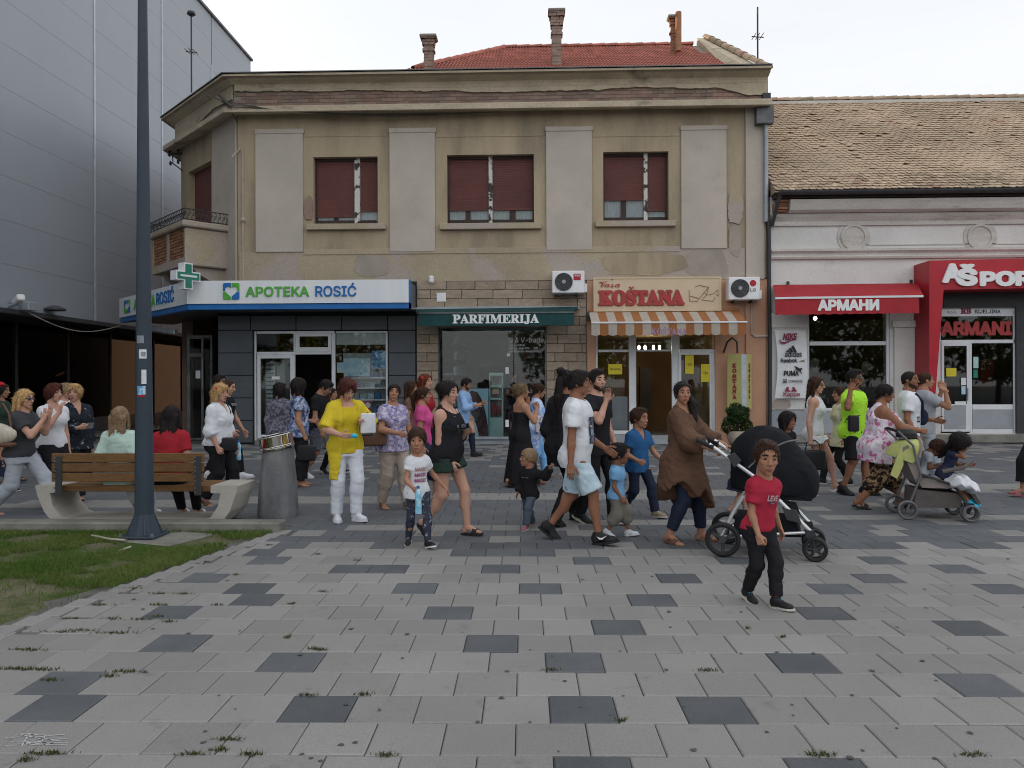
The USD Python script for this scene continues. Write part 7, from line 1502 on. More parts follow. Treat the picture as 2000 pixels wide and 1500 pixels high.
    def body(s):
        K, w = s.k, s.w; pts = np.array(s.hip + s.knee + [f[0] for f in s.foot] + s.sh + s.el + s.wr + [s.neck, s.T([0, 0, 0.6 * K])]); F = Fld(pts.min(0) - 0.22 * max(1, w) * K, pts.max(0) + 0.2 * max(1, w) * K, s.h)
        s.torso(F, 0, -0.12, 0.56, 0.02); lw, aw = s.legw, s.armw; f = 1.0 if s.sex == 'm' else 1.0; tk = 1.12 if s.kid else 1
        for i in (0, 1):
            a, kn, an = s.hip[i], s.knee[i], s.foot[i][0]; F.bone(a, kn, 0.080 * K * lw * (1.05 if s.sex == 'f' else 1), 0.049 * K * lw, 0.05)
            dr = (an - kn); back = s.foot[i][1] @ np.array([-1, 0, 0]); c1 = kn + dr * 0.28 + back * 0.013 * K; F.bone(kn, an, 0.048 * K * lw * tk, 0.034 * K * (0.5 + 0.5 * lw) * tk, 0.03); F.ell(c1, (0.046 * K * lw, 0.045 * K * lw, 0.11 * K), 0.03, rot_to([0, 0, 1], [1, 0, 0]) if False else None)
            F.bone(s.T([-0.01 * K, 0, 0.505 * K]), s.sh[i] + s.RT @ np.array([0, 0, 0.006]) * K, 0.045 * K, 0.04 * K, 0.03); F.ell(s.sh[i] + s.RT @ np.array([0, 0, -0.015]) * K, np.array([0.052, 0.05, 0.06]) * K * aw, 0.05); F.bone(s.sh[i], s.el[i], 0.047 * K * aw * (1.1 if s.sex == 'm' else 1), 0.038 * K * aw, 0.03)
            m = s.el[i] + (s.wr[i] - s.el[i]) * 0.25; F.bone(s.el[i], m, 0.038 * K * aw, 0.040 * K * aw, 0.02); F.bone(m, s.wr[i], 0.040 * K * aw, 0.0255 * K * (0.6 + 0.4 * aw) * tk, 0.02)
        top = s.hb + s.RH @ np.array([-0.11, 0, 0.2]) * s.hh; F.bone(s.neck, top, 0.062 * K * (0.5 + 0.5 * w) if s.sex == 'm' else 0.052 * K * (0.45 + 0.55 * w), 0.235 * s.hh if s.sex == 'm' else 0.20 * s.hh, 0.05)
        B = MB(); B.add(F.mesh()); B.add(s.headm(HEADS['c' if s.kid > 0.3 else s.sex]))
        hl = (0.178 if s.sex == 'f' else 0.19) * K * (0.95 if not s.kid else 1.0)
        for i in (0, 1):
            v, f_ = HANDS[s.handpose[i]]; d, th = s.hd[i]; v = v * hl * [1, 1, 1.0]; sgn = 1 if i == 0 else -1
            R = rot_to(d, th)
            # thumb must point along th: template y; the back of the hand is then x cross y, flipped for the right hand
            yv = R[:, 1] if R[:, 1] @ th > 0 else -R[:, 1]; zv = np.cross(R[:, 0], yv) * (1 if i == 1 else -1); Mh = np.stack([R[:, 0], yv, zv], 1); P = v @ Mh.T + s.wr[i] - R[:, 0] * 0.01; 
            if np.linalg.det(Mh) < 0: f_ = f_[:, ::-1]
            B.add((P, f_))
        s.bodymesh = B; s.footdone = False
    def finish(s, shoes=None, **kw):
        """shoes: (kind, upper material, sole material[, strap material]) for both feet"""
        fl = s.fl; sc = fl * np.array([1, 1.0, 1.0]); out = []
        zs = s.ank / (0.30 * fl)
        for i in (0, 1):
            an, R = s.foot[i]; my = np.array([1, 1 if i == 1 else -1, 1]); 
            def pl(m, g=1.0): v = m[0] * my * fl * g; v = v * [1, 1, zs]; f = m[1] if my[1] > 0 else m[1][:, ::-1]; return v @ R.T + an, f
            kind = shoes[0] if shoes else 'bare'
            if kind in ('bare', 'slide', 'sandal', 'flat'):
                v, f = pl(FEET['bare']); s.bodymesh.add((v + ([0, 0, 0.02 * s.k] if kind == 'slide' else [0, 0, 0]) * np.array(1.0), f))
                if kind == 'slide': p = s.part('slide', pl(sole_mesh(-0.31, -0.235, 0.01)), shoes[2]); v2, f2 = pl(strap_mesh(), 1.03); s.part('strap', (v2 + [0, 0, 0.02 * s.k], f2), shoes[1], True, parent=p)
                if kind == 'sandal': p = s.part('sandal', pl(sole_mesh(-0.33, -0.292, 0.005)), shoes[2]); v2, f2 = pl(strap_mesh(), 0.97); s.part('strap', (v2, f2), shoes[1], True, parent=p)
            else:
                g = 1.06; p = s.part('shoe', pl(FEET['shoe'], g), shoes[1], True); s.part('sole', pl(sole_mesh(-0.305, -0.235 if kind == 'sneaker' else -0.27, 0.012), g), shoes[2], parent=p)
                if kind == 'sneaker' and len(shoes) > 3: s.part('laces', pl(lace_mesh(), g * 1.02), shoes[3], True, parent=p)
        s.part('body', s.bodymesh, s.skin, True)
        return s
    def face(s, brow):
        if getattr(s, 'noface', False): return
        for sy in (-1, 1):
            e = s.part('eye', s.headm(eye_mesh(sy)), 'eye_white', True); s.part('iris', s.headm(iris_mesh(sy)), 'iris_dark', True, parent=e); s.part('eyebrow', s.headm(brow_mesh(sy, 0.026 if s.sex == 'm' else 0.018)), brow, True)
        s.part('lips', s.headm(lips_mesh()), 'lips_' + ('m' if s.sex == 'm' else 'f'), True)
    # ---- clothes
    def top(s, mat, name='shirt', hem=-0.06, sleeve=0.5, e=0.015, flare=0.0, fz=0.1, neck='crew', loose=0.012, wr=0.010, asym=None, straps=False, seed=0, cuff=None, label=None, zhi=0.535):
        s.hem_ = hem; K = s.k; pts = [s.T([0, 0, hem * K]), s.T([0, 0, 0.58 * K])] + s.sh + s.el + (s.wr if sleeve > 1 else []); pts = np.array(pts); R = (0.27 * max(1, s.w) + flare * 1.6) * K + s.belly; F = Fld(pts.min(0) - R, pts.max(0) + [R, R, 0.1], s.h * 0.95)
        s.torso(F, e, hem, zhi, 0.0, flare, fz, ex=0.0, asym=asym); aw = s.armw
        G = F.grid(); n0 = s.T([0.0, 0, 0.53 * K]); up = s.RT[:, 2]
        for i in (0, 1):
            if sleeve > 0:
                a, e_, wv = s.sh[i], s.el[i], s.wr[i]; t = min(sleeve, 1.0); c = a + (e_ - a) * t; dv = (e_ - a) / np.linalg.norm(e_ - a); F.bone(s.T([-0.01 * K, 0, 0.505 * K]), a + s.RT @ np.array([0, 0, 0.006]) * K, 0.045 * K + e, 0.04 * K + e, 0.03); F.ell(a + s.RT @ np.array([0, 0, -0.018]) * K, np.array([0.046, 0.042, 0.054]) * K * aw + e * 0.8, 0.04)
                r0, r1 = 0.05 * K * aw + e, 0.040 * K * aw + e + loose
                F.bone(a, a + dv * (np.linalg.norm(e_ - a) * t + (0.04 if sleeve <= 1 else 0)), r0, r0 + (r1 - r0) * t, 0.03, (c, dv) if sleeve <= 1 else None)
                if sleeve > 1:
                    t2 = sleeve - 1; c = e_ + (wv - e_) * t2; d2 = (wv - e_) / np.linalg.norm(wv - e_); F.bone(e_, c + d2 * 0.04, r1, 0.031 * K + e * 0.8 + (loose * 1.2), 0.03, (c, d2))
            else:
                F.bone(s.T([-0.01 * K, 0, 0.505 * K]), s.sh[i] + s.RT @ np.array([0, 0, 0.006]) * K, 0.045 * K + e, 0.04 * K + e, 0.03)
                yy = (G - s.sh[i].astype(np.float32)) @ (s.RT[:, 1] * (1 - 2 * i)).astype(np.float32); zz = (G - s.pel.astype(np.float32)) @ up.astype(np.float32); lim = (-0.055 if straps else -0.018) * K; F.d = np.where(zz > 0.345 * K, np.maximum(F.d, yy - lim - np.clip((0.42 * K - zz), 0, 1) * 0.8), F.d)
        q = (G - s.pel.astype(np.float32)) @ s.RT.astype(np.float32)
        if neck == 'crew': nd = np.linalg.norm((q - np.array([0.015, 0, 0.565]) * K) / [1, 1.15, 1], axis=-1) - 0.088 * K
        elif neck == 'v': nd = np.maximum(np.abs(q[..., 1]) - 0.40 * (q[..., 2] - 0.36 * K), -q[..., 0]); nd = np.minimum(nd, np.linalg.norm((q - np.array([0.0, 0, 0.565]) * K), axis=-1) - 0.085 * K)
        elif neck == 'scoop': nd = np.linalg.norm((q - np.array([0.06, 0, 0.56]) * K) / [1.1, 1.3, 1.35], axis=-1) - 0.098 * K
        elif neck == 'halter': nd = np.maximum(q[..., 2] * -1 + 0.36 * K, -(q[..., 0] - 0.03 * K)); nd = np.maximum(0.345 * K - q[..., 2] + 0.9 * np.clip(q[..., 0], 0, 1) , -1)
        else: nd = np.linalg.norm(q - np.array([-0.01, 0, 0.585]) * K, axis=-1) - 0.066 * K
        F.d = np.maximum(F.d, -nd)
        V, Fc = F.mesh(); V = wrinkle(V, Fc, wr, (7, 7, 11), seed); s.shirt_e = e
        return s.part(name, (V, Fc), mat, True, label)
    def pants(s, mat, name='trousers', length=1.0, e=0.009, loose=0.0, waist=None, wr=0.010, hemr=None, seed=5, label=None):
        """length: 1 = ankle, 0.5 = knee, 0.2 = short shorts"""
        waist = waist if waist is not None else 0.05 if s.hem_ is None else min(0.06, s.hem_ + 0.05)
        K = s.k; pts = np.array(s.hip + s.knee + [f[0] for f in s.foot] + [s.T([0, 0, waist * K])]); R = 0.24 * max(1, s.w) * K + s.belly; F = Fld(pts.min(0) - [R, R, 0.1], pts.max(0) + [R, R, 0.12], s.h * 0.95); waist > -0.1 and s.torso(F, min(e, 0.006), -0.125, waist, 0.03); lw = s.legw
        for i in (0, 1):
            a, kn, an = s.hip[i], s.knee[i], s.foot[i][0]; r0, rk = 0.082 * K * lw * (1.05 if s.sex == 'f' else 1) + e, 0.050 * K * lw + e + loose; ra = (hemr * K if hemr else 0.038 * K * lw + e + loose * 1.1); dv = (kn - a) / np.linalg.norm(kn - a); d2 = (an - kn) / np.linalg.norm(an - kn)
            if length <= 0.5: t = length / 0.5; c = a + (kn - a) * t; F.bone(a, a + (kn - a) * min(1.1, t + 0.12), r0, r0 + (rk - r0) * min(t, 1) + loose * 0.6, 0.035, (c, dv))
            else:
                t = (length - 0.5) / 0.5; c = kn + (an - kn) * t; F.bone(a, kn, r0, rk, 0.035); b = kn + (an - kn) * 0.3 + (s.foot[i][1] @ np.array([-1, 0, 0])) * 0.012 * K; F.bone(kn, b, rk, max(rk, 0.056 * K * lw + e + loose), 0.02); F.bone(b, c + d2 * 0.03, max(rk * 0.98, 0.056 * K * lw + e), rk + (ra - rk) * t, 0.02, (c, d2))
        if not s.seated: F.d = np.maximum(F.d, (F.grid() - s.pel.astype(np.float32)) @ s.RT[:, 2].astype(np.float32) - max(waist, -0.12) * K)
        V, Fc = F.mesh(); V = wrinkle(V, Fc, wr, (8, 8, 13), seed); return s.part(name, (V, Fc), mat, True, label)
    def skirt(s, mat, name='skirt', z0=0.08, zend=-0.75, r0=0.0, r1=0.12, wr=0.02, e=0.012):
        K = s.k; cx, a, b = s.sect(np.array([0.0])); foot = (s.foot[0][0] + s.foot[1][0]) / 2; F = Fld(s.pel + np.array([-0.5, -0.45, zend]) * K * max(1, s.w), s.pel + np.array([0.5, 0.45, 0.15]) * K * max(1, s.w), s.h); G = F.grid(); z = (G[..., 2] - s.pel[2]); t = np.clip(-z / (abs(zend) * K), 0, 1); s.torso(F, e, -0.1, z0, 0.0)
        A = (float(a[0]) + e) + (r1 * K) * t; Bq = (float(b[0]) + e) + (r1 * 0.5 * K) * t; x = G[..., 0] - float(cx[0]) - foot[0] * t; y = G[..., 1] - foot[1] * 0.5 * t; d = (np.sqrt((x / A) ** 2 + (y / Bq) ** 2) - 1) * np.minimum(A, Bq); d = np.maximum(d, np.maximum(z - 0.0, zend * K - z)); hh = np.clip(0.5 + 0.5 * (F.d - d) / 0.03, 0, 1); F.d = F.d + (d - F.d) * hh - 0.03 * hh * (1 - hh)
        V, Fc = F.mesh(); V = wrinkle(V, Fc, wr, (7, 7, 2.0), 4); return s.part(name, (V, Fc), mat, True)
    def front(s, y, z, e=None, back=False):
        """a point on the clothed chest at (y, z) of the torso frame, in local coordinates"""
        e = (s.shirt_e if e is None else e); cx, a, b = s.sect(np.asarray(z, float)); a = a + e; b = b + e; q = np.clip(np.abs(np.asarray(y) / b), 0, 0.98); x = cx + (1 if not back else -1) * a * (1 - q ** 2.25) ** (1 / 2.25)
        if s.bust > 0 and not back:
            for sy in (-1, 1):
                c = np.array([s.bust * 0.5 + 0.062, sy * 0.07, 0.315]) * s.k * [s.w ** 0.6, s.w ** 0.3, 1]; rr = (s.bust * 0.6 + 0.042) * s.k * s.w ** 0.5 + e * 0.7; d2 = rr ** 2 - (y - c[1]) ** 2 - ((z - c[2]) * 0.95) ** 2; x = np.maximum(x, np.where(d2 > 0, c[0] + np.sqrt(np.maximum(d2, 0)), -9) + 0.004)
        return x
    def print_(s, shape, y0, y1, z0, z1, mat, off=0.010, back=False, name='print', label=None):
        """a flat print (shapely shape or word) wrapped on the chest; y runs to the wearer's left"""
        K = s.k; sh = glyphs(shape, 'Inter', 4) if isinstance(shape, str) else shape; sh = fit_shape(sh, 0, 1, 0, 1); B = MB()
        for g in getattr(sh, 'geoms', [sh]):
            m = trimesh.creation.triangulate_polygon(g.segmentize(0.08), engine='earcut') if hasattr(g, 'segmentize') else trimesh.creation.triangulate_polygon(g, engine='earcut'); v, f = m; v, f = trimesh.remesh.subdivide(np.column_stack([v, np.zeros(len(v))]), f) if len(f) < 400 else (np.column_stack([v, np.zeros(len(v))]), f)
            yy = (y0 + (y1 - y0) * v[:, 0]) * K; zz = (z0 + (z1 - z0) * v[:, 1]) * K; xx = s.front(yy, zz, back=back) + off * (-1 if back else 1); P = s.pel + np.stack([xx, yy, zz], 1) @ s.RT.T; B.add((np.vstack([P, P]), np.vstack([f, f[:, ::-1] + len(P)])))
        return s.part(name, B, mat, False, label)
    def glasses(s, mat='metal_dark'):
        B = MB()
        for sy in (-1, 1): B.ball((0.40, sy * 0.135, 0.53), 0.115, 2, (0.35, 1.0, 0.72)); B.tube([(0.39, sy * 0.24, 0.56), (0.0, sy * 0.345, 0.54)], 0.018, 5)
        B.tube([(0.43, -0.06, 0.55), (0.43, 0.06, 0.55)], 0.02, 5); s.part('sunglasses', s.headm(B.get()), mat, True)
    def flower(s, pos, mat='flower_red', r=0.16):
        g = np.random.default_rng(3); B = MB()
        for i in range(16): d = g.normal(0, 1, 3); d /= np.linalg.norm(d); B.ball(np.array(pos) + d * r * 0.45, r * 0.55, 1, (1, 1, 0.8))
        s.part('hair_flower', s.headm(B.get()), mat)
    def chain(s, mat='letter_white'):
        K = s.k; P = [s.T(np.array([s.front(np.array(y), np.array(z), 0.016) + 0.006, y, z])) for y, z in ((-0.07 * K, 0.50 * K), (-0.055 * K, 0.42 * K), (-0.02 * K, 0.37 * K), (0, 0.36 * K), (0.02 * K, 0.37 * K), (0.055 * K, 0.42 * K), (0.07 * K, 0.50 * K))]; s.part('necklace', MB().tube(P, 0.005, 5), mat)
    def world(s, p): a = math.radians(s.rz); p = np.asarray(p, float); return s.loc + Rz(a) @ p
    def local(s, P): a = math.radians(s.rz); return Rz(-a) @ (np.asarray(P, float) - s.loc)
_hc = {}
def hair_cache(style, seed=0, vol=0.0):
    k = (style, vol)
    if k not in _hc: _hc[k] = hair(style, seed, vol)
    return _hc[k]
# ---- materials for people
def skinmat(n, c): M(n, c, tuple(x * y for x, y in zip(c, (0.9, 0.84, 0.82))), scale=9, lo=0.3, hi=0.7, rough=0.62, spec=0.22, fine=0.09, fscale=90, bump=0.12, bdist=0.004)
skinmat('skin_fair', (0.46, 0.27, 0.20)); skinmat('skin_tan', (0.34, 0.18, 0.115)); skinmat('skin_brown', (0.24, 0.115, 0.07)); skinmat('skin_dark', (0.17, 0.08, 0.05)); skinmat('skin_olive', (0.29, 0.155, 0.10))
M('eye_white', (0.22, 0.20, 0.185), rough=0.25, bump=0); M('iris_dark', (0.012, 0.008, 0.006), rough=0.2, bump=0); M('lips_f', (0.33, 0.09, 0.085), rough=0.45, bump=0); M('lips_m', (0.22, 0.095, 0.075), rough=0.5, bump=0)
def hairmat(n, a, b): M(n, a, b, scale=14, stretch=(5, 5, 0.6), rough=0.62, spec=0.13, fine=0.35, fscale=60, bump=0.6, bscale=70)
M('beard_stubble', (0.03, 0.02, 0.016), (0.055, 0.033, 0.025), scale=40, rough=0.8, spec=0.1, bump=0.3); hairmat('hair_black', (0.010, 0.008, 0.008), (0.020, 0.016, 0.015)); hairmat('hair_brown', (0.045, 0.022, 0.014), (0.025, 0.013, 0.009)); hairmat('hair_auburn', (0.075, 0.022, 0.016), (0.04, 0.013, 0.011)); hairmat('hair_red', (0.12, 0.03, 0.015), (0.07, 0.018, 0.010)); hairmat('hair_blond', (0.46, 0.30, 0.14), (0.30, 0.18, 0.08)); hairmat('hair_ash', (0.27, 0.185, 0.115), (0.17, 0.11, 0.068)); hairmat('hair_streak', (0.22, 0.15, 0.085), (0.035, 0.022, 0.015))
M('flower_red', (0.42, 0.012, 0.018), (0.3, 0.01, 0.012), scale=20, rough=0.7)
def cloth(n, c, c2=None, **k): M(n, c, c2 or tuple(x * 0.82 for x in c), scale=k.pop('scale', 6), rough=0.9, spec=0.12, fine=0.09, fscale=220, bump=0.35, bscale=26, bdist=0.006, **k)
cloth('c_black', (0.016, 0.016, 0.019)); cloth('c_navy', (0.018, 0.024, 0.045)); cloth('c_white', (0.62, 0.64, 0.68)); cloth('c_yellow', (0.52, 0.40, 0.025)); cloth('c_yellow2', (0.58, 0.45, 0.035)); cloth('c_pants_white', (0.60, 0.63, 0.72)); cloth('c_red', (0.30, 0.02, 0.03)); cloth('c_red2', (0.36, 0.025, 0.05)); cloth('c_pink', (0.55, 0.08, 0.24)); cloth('c_grey', (0.30, 0.32, 0.35)); cloth('c_dgrey', (0.05, 0.052, 0.058)); cloth('c_lgrey', (0.36, 0.39, 0.44)); cloth('c_beige', (0.36, 0.30, 0.25)); cloth('c_brown', (0.105, 0.058, 0.038)); cloth('c_mint', (0.42, 0.56, 0.50)); cloth('c_lblue', (0.24, 0.38, 0.62)); cloth('c_blue', (0.025, 0.10, 0.24)); cloth('c_sky', (0.20, 0.42, 0.70)); cloth('c_green', (0.025, 0.045, 0.035)); cloth('c_taupe', (0.20, 0.185, 0.16)); cloth('c_cream', (0.52, 0.52, 0.33)); cloth('c_jeans', (0.20, 0.25, 0.34), (0.29, 0.34, 0.43), scale=5); cloth('c_djeans', (0.045, 0.06, 0.085), (0.075, 0.095, 0.12)); cloth('c_leggings', (0.022, 0.026, 0.034))
def pat(n, a, b, c=None, scale=22, lo=0.47, hi=0.53, tscale=16, tlo=0.56, thi=0.6): M(n, a, b, scale=scale, lo=lo, hi=hi, detail=2.5, rough=0.9, spec=0.1, fine=0.05, bump=0.2, bscale=9, bdist=0.012, third=c, t_scale=tscale, t_lo=tlo, t_hi=thi)
pat('p_floral_dark', (0.014, 0.017, 0.024), (0.02, 0.024, 0.032), (0.30, 0.33, 0.34), 20, tscale=17, tlo=0.62, thi=0.65); pat('p_floral_blue', (0.32, 0.36, 0.47), (0.065, 0.09, 0.19), (0.03, 0.045, 0.10), 15, 0.44, 0.56, 13, 0.55, 0.6); pat('p_floral_lilac', (0.42, 0.40, 0.50), (0.24, 0.20, 0.33), (0.065, 0.08, 0.24), 19, 0.44, 0.54, 26, 0.56, 0.6)
pat('p_grey', (0.17, 0.165, 0.2), (0.07, 0.07, 0.095), None, 24); pat('p_camo', (0.09, 0.10, 0.12), (0.05, 0.055, 0.07), (0.17, 0.18, 0.2), 16); pat('p_leggings', (0.032, 0.037, 0.055), (0.042, 0.047, 0.067), (0.25, 0.27, 0.33), 24, tscale=30, tlo=0.6, thi=0.64); pat('p_denim', (0.34, 0.45, 0.52), (0.45, 0.55, 0.60), (0.10, 0.15, 0.20), 8, 0.4, 0.6, 7, 0.6, 0.66); pat('p_neon', (0.33, 0.72, 0.04), (0.38, 0.78, 0.05), (0.02, 0.05, 0.012), 12, tscale=13, tlo=0.615, thi=0.635); pat('p_pink', (0.60, 0.55, 0.60), (0.50, 0.44, 0.52), (0.40, 0.10, 0.22), 14, tscale=12, tlo=0.53, thi=0.57); pat('p_leopard', (0.28, 0.185, 0.105), (0.20, 0.125, 0.07), (0.022, 0.016, 0.013), 14, tscale=20, tlo=0.47, thi=0.5); pat('p_dress', (0.02, 0.025, 0.055), (0.025, 0.03, 0.06), (0.3, 0.33, 0.4), 20, tscale=30, tlo=0.64, thi=0.68); pat('p_stripe', (0.42, 0.50, 0.66), (0.20, 0.30, 0.55), None, 9)
M('s_white', (0.62, 0.63, 0.66), rough=0.6, bump=0.1); M('s_black', (0.014, 0.014, 0.016), rough=0.6, bump=0.1); M('s_sole', (0.50, 0.48, 0.43), rough=0.7); M('s_pink', (0.33, 0.12, 0.14), (0.2, 0.05, 0.08), scale=25, rough=0.7); M('s_aqua', (0.03, 0.42, 0.62), rough=0.5, bump=0); M('s_tan', (0.30, 0.25, 0.16), rough=0.7); M('leather_brown', (0.13, 0.068, 0.045), (0.10, 0.052, 0.034), scale=4, rough=0.5); M('leather_cream', (0.46, 0.40, 0.34), (0.39, 0.34, 0.29), scale=4, rough=0.5); M('leather_black', (0.014, 0.014, 0.016), rough=0.45)
# ================================================================== the crowd, left to right
def hang(**k): return dict(to=(0.03, 0.06, -0.52), **k)
def swing(x, z=-0.48, y=0.05, **k): return dict(to=(x, y, z), **k)
def walk(a=0.26, y=0.075, pb=28, pf=-10, yaw=5): return [(a, y, yaw, pf), (-a * 1.05, -y, -yaw, pb)]
def walkr(a=0.26, y=0.075, pb=28, pf=-10, yaw=5): return [(-a * 1.05, y, yaw, pb), (a, -y, -yaw, pf)]
STAND = [(0.02, 0.09, 10, 0), (-0.02, -0.09, -10, 0)]
TH = lambda *a: a
# -- far left group
p = Person('dark haired woman with red flower and green dress, cut off by the left edge', 2, 945, 1.62, 8, 'f', skin='skin_olive', feet=walk(0.18), hair_=('long', 'hair_black'), head=(5, 0, 0))
p.top('c_green', sleeve=0.4); p.skirt('c_green', zend=-0.6, r1=0.1); p.flower((0.0, -0.25, 0.95), r=0.22); p.finish(('slide', 's_black', 's_black'))
fl = Person('child in red, white and blue dress at the left edge behind the walking woman', 12, 962, 1.05, 5, 'f', kid=0.7, skin='skin_olive', feet=walk(0.12), bust=0, hair_=('pony', 'hair_black')); fl.top('c_red', sleeve=0.3); fl.skirt('c_navy', zend=-0.4, r1=0.1); fl.finish(('sneaker', 's_black', 's_sole'))
clap = Person('blonde woman in sunglasses, grey tee and pale joggers, clapping as she walks', 42, 1004, 1.62, 2, 'f', skin='skin_fair', w=1.05, lean=3, feet=[(-0.40, -0.0, 0, 12), (0.42, -0.08, 0, -8)][::-1] and [(0.40, 0.07, 0, -6), (-0.36, -0.07, 0, 6)], hair_=('long', 'hair_blond'), hands=('open', 'open'), head=(0, -10, 0),
    arms=[dict(to=(0.30, -0.10, 0.02), dir=(0.25, 0.0, 1.0), thumb=(-1, 0.2, 0.2), pole=(-0.3, 0.3, -1)), dict(to=(0.27, -0.12, -0.02), dir=(0.35, 0.05, 1.0), thumb=(-1, 0, 0.2), pole=(-0.3, -0.5, -1))])
clap.top('c_dgrey', sleeve=0.55, hem=-0.05, e=0.023); clap.pants('c_lgrey', loose=0.022, length=0.98, wr=0.016); clap.glasses(); clap.finish(('sandal', 'leather_brown', 'leather_brown'))
p = Person('woman with dark red hair in white blouse clapping beside the blonde woman in sunglasses', 104, 990, 1.60, -22, 'f', skin='skin_fair', feet=walkr(0.2), hair_=('shortf', 'hair_auburn'), head=(0, 10, 0), hands=('open', 'relax'), arms=[hang(), dict(to=(0.26, -0.06, 0.0), dir=(0.2, 0.1, 1.0), thumb=(-1, 0.2, 0), pole=(-0.2, -0.6, -1))])
p.top('c_white', sleeve=0.5, neck='v'); p.pants('c_black', loose=0.05); p.finish(('slide', 's_black', 's_black'))
p = Person('person in white top half hidden behind the woman in the dark floral blouse', 126, 942, 1.60, -10, 'f', skin='skin_fair', hair_=('shortf', 'hair_ash'), feet=walk(0.15)); p.top('c_white', sleeve=0.5); p.pants('c_white'); p.finish(('sneaker', 's_white', 's_sole'))
p = Person('woman with short blonde hair in dark floral blouse holding a phone behind the bench', 148, 978, 1.60, -35, 'f', w=1.18, skin='skin_fair', feet=walkr(0.22), belly=0.02, hair_=('shortf', 'hair_blond'), head=(0, -42, 0), hands=('relax', 'grip'), arms=[hang(), dict(to=(0.24, -0.10, -0.24), dir=(0.6, 0.7, 0.1), thumb=(0.5, 0, 1))])
p.top('p_floral_dark', 'blouse', hem=-0.12, sleeve=1.75, flare=0.06, neck='v', e=0.024, wr=0.02); p.pants('c_black', loose=0.05); p.finish(('slide', 's_black', 's_black'))
ph = p.world(p.wr[1] + np.array([0.07, 0.10, 0.02])); put(None, 'mobile_phone', MB().add(MB().cbox(-0.037, 0.037, -0.075, 0.075, -0.005, 0.005, 0.004).get(), trans(*ph) @ rotz(0.4) @ rotax([1, 0, 0], 0.5)), 'metal_dark', top=dict(label='dark mobile phone in the hand of the woman in the dark floral blouse', cat='phone'))
hb = thing('handbag', 'cream gathered handbag with brown base on the arm of the clapping woman in sunglasses', 'handbag', clap.world([-0.06, -0.28, 0.82]))
c = clap.world([-0.08, -0.26, 0.98]); B = trimesh.creation.icosphere(3); v = np.array(B.vertices) * [0.19, 0.075, 0.13]; v[:, 2] *= np.where(v[:, 2] < 0, 0.9, 1 - 0.25 * np.abs(v[:, 0]) / 0.19); v += 0.008 * np.sin(v[:, :1] * 120) * [0, 1, 0.5]
put(hb, 'pouch', (v + c, np.array(B.faces)), 'leather_cream', smooth=True); put(hb, 'base', MB().cbox(c[0] - 0.17, c[0] + 0.17, c[1] - 0.06, c[1] + 0.06, c[2] - 0.145, c[2] - 0.095, 0.02), 'leather_brown')
put(hb, 'strap', MB().tube([c + [-0.12, 0, 0.1], c + [-0.07, 0, 0.25], c + [0.02, 0.02, 0.36], c + [0.1, 0, 0.25], c + [0.13, 0, 0.1]], 0.012, 6), 'leather_brown')
# -- seated on the bench, backs to the viewer
def sit(label, u, **k):
    x = X(u, 900, kb + 0.22); return Person(label, 0, 0, 1.64, 90, 'f', loc=np.array([x, kb + 0.20, 0.0]), seat=zs + 0.095, feet=[(0.52, 0.10, 5, 0), (0.50, -0.10, -5, 0)], arms=[dict(to=(0.18, 0.02, -0.36)), dict(to=(0.18, 0.02, -0.36))], skin='skin_fair', **k)
p = sit('woman with long straight blonde hair in mint blouse seated on the bench, back turned', 240, hair_=('long', 'hair_ash', -0.008), lean=-4); p.top('c_mint', 'blouse', hem=-0.10, sleeve=0.8, e=0.022, loose=0.03, wr=0.02); p.pants('c_white', length=0.9); p.finish(('sneaker', 's_white', 's_sole'))
q0 = X(224, 950, kb - 0.01); m = MB(); m.prism([(q0 - 0.16, zs + 0.012), (q0 + 0.2, zs + 0.014), (q0 + 0.2, zs - 0.02), (q0 + 0.1, zs - 0.075), (q0 - 0.02, zs - 0.09), (q0 - 0.12, zs - 0.03)], kb - 0.012, kb - 0.003); m.prism([(q0 - 0.16, kb - 0.01), (q0 + 0.2, kb - 0.01), (q0 + 0.2, kb + 0.12), (q0 - 0.1, kb + 0.12)], zs + 0.001, zs + 0.012, 'z')
put(p.root, 'blouse_hem', m, 'c_mint')
p = sit('woman with long black hair in red top seated on the bench, back turned', 333, hair_=('long', 'hair_black', 0.03), lean=8, side=-2, w=1.12); p.top('c_red', hem=-0.05, sleeve=0.6, e=0.018); p.pants('c_black'); p.finish(('slide', 's_white', 's_black'))
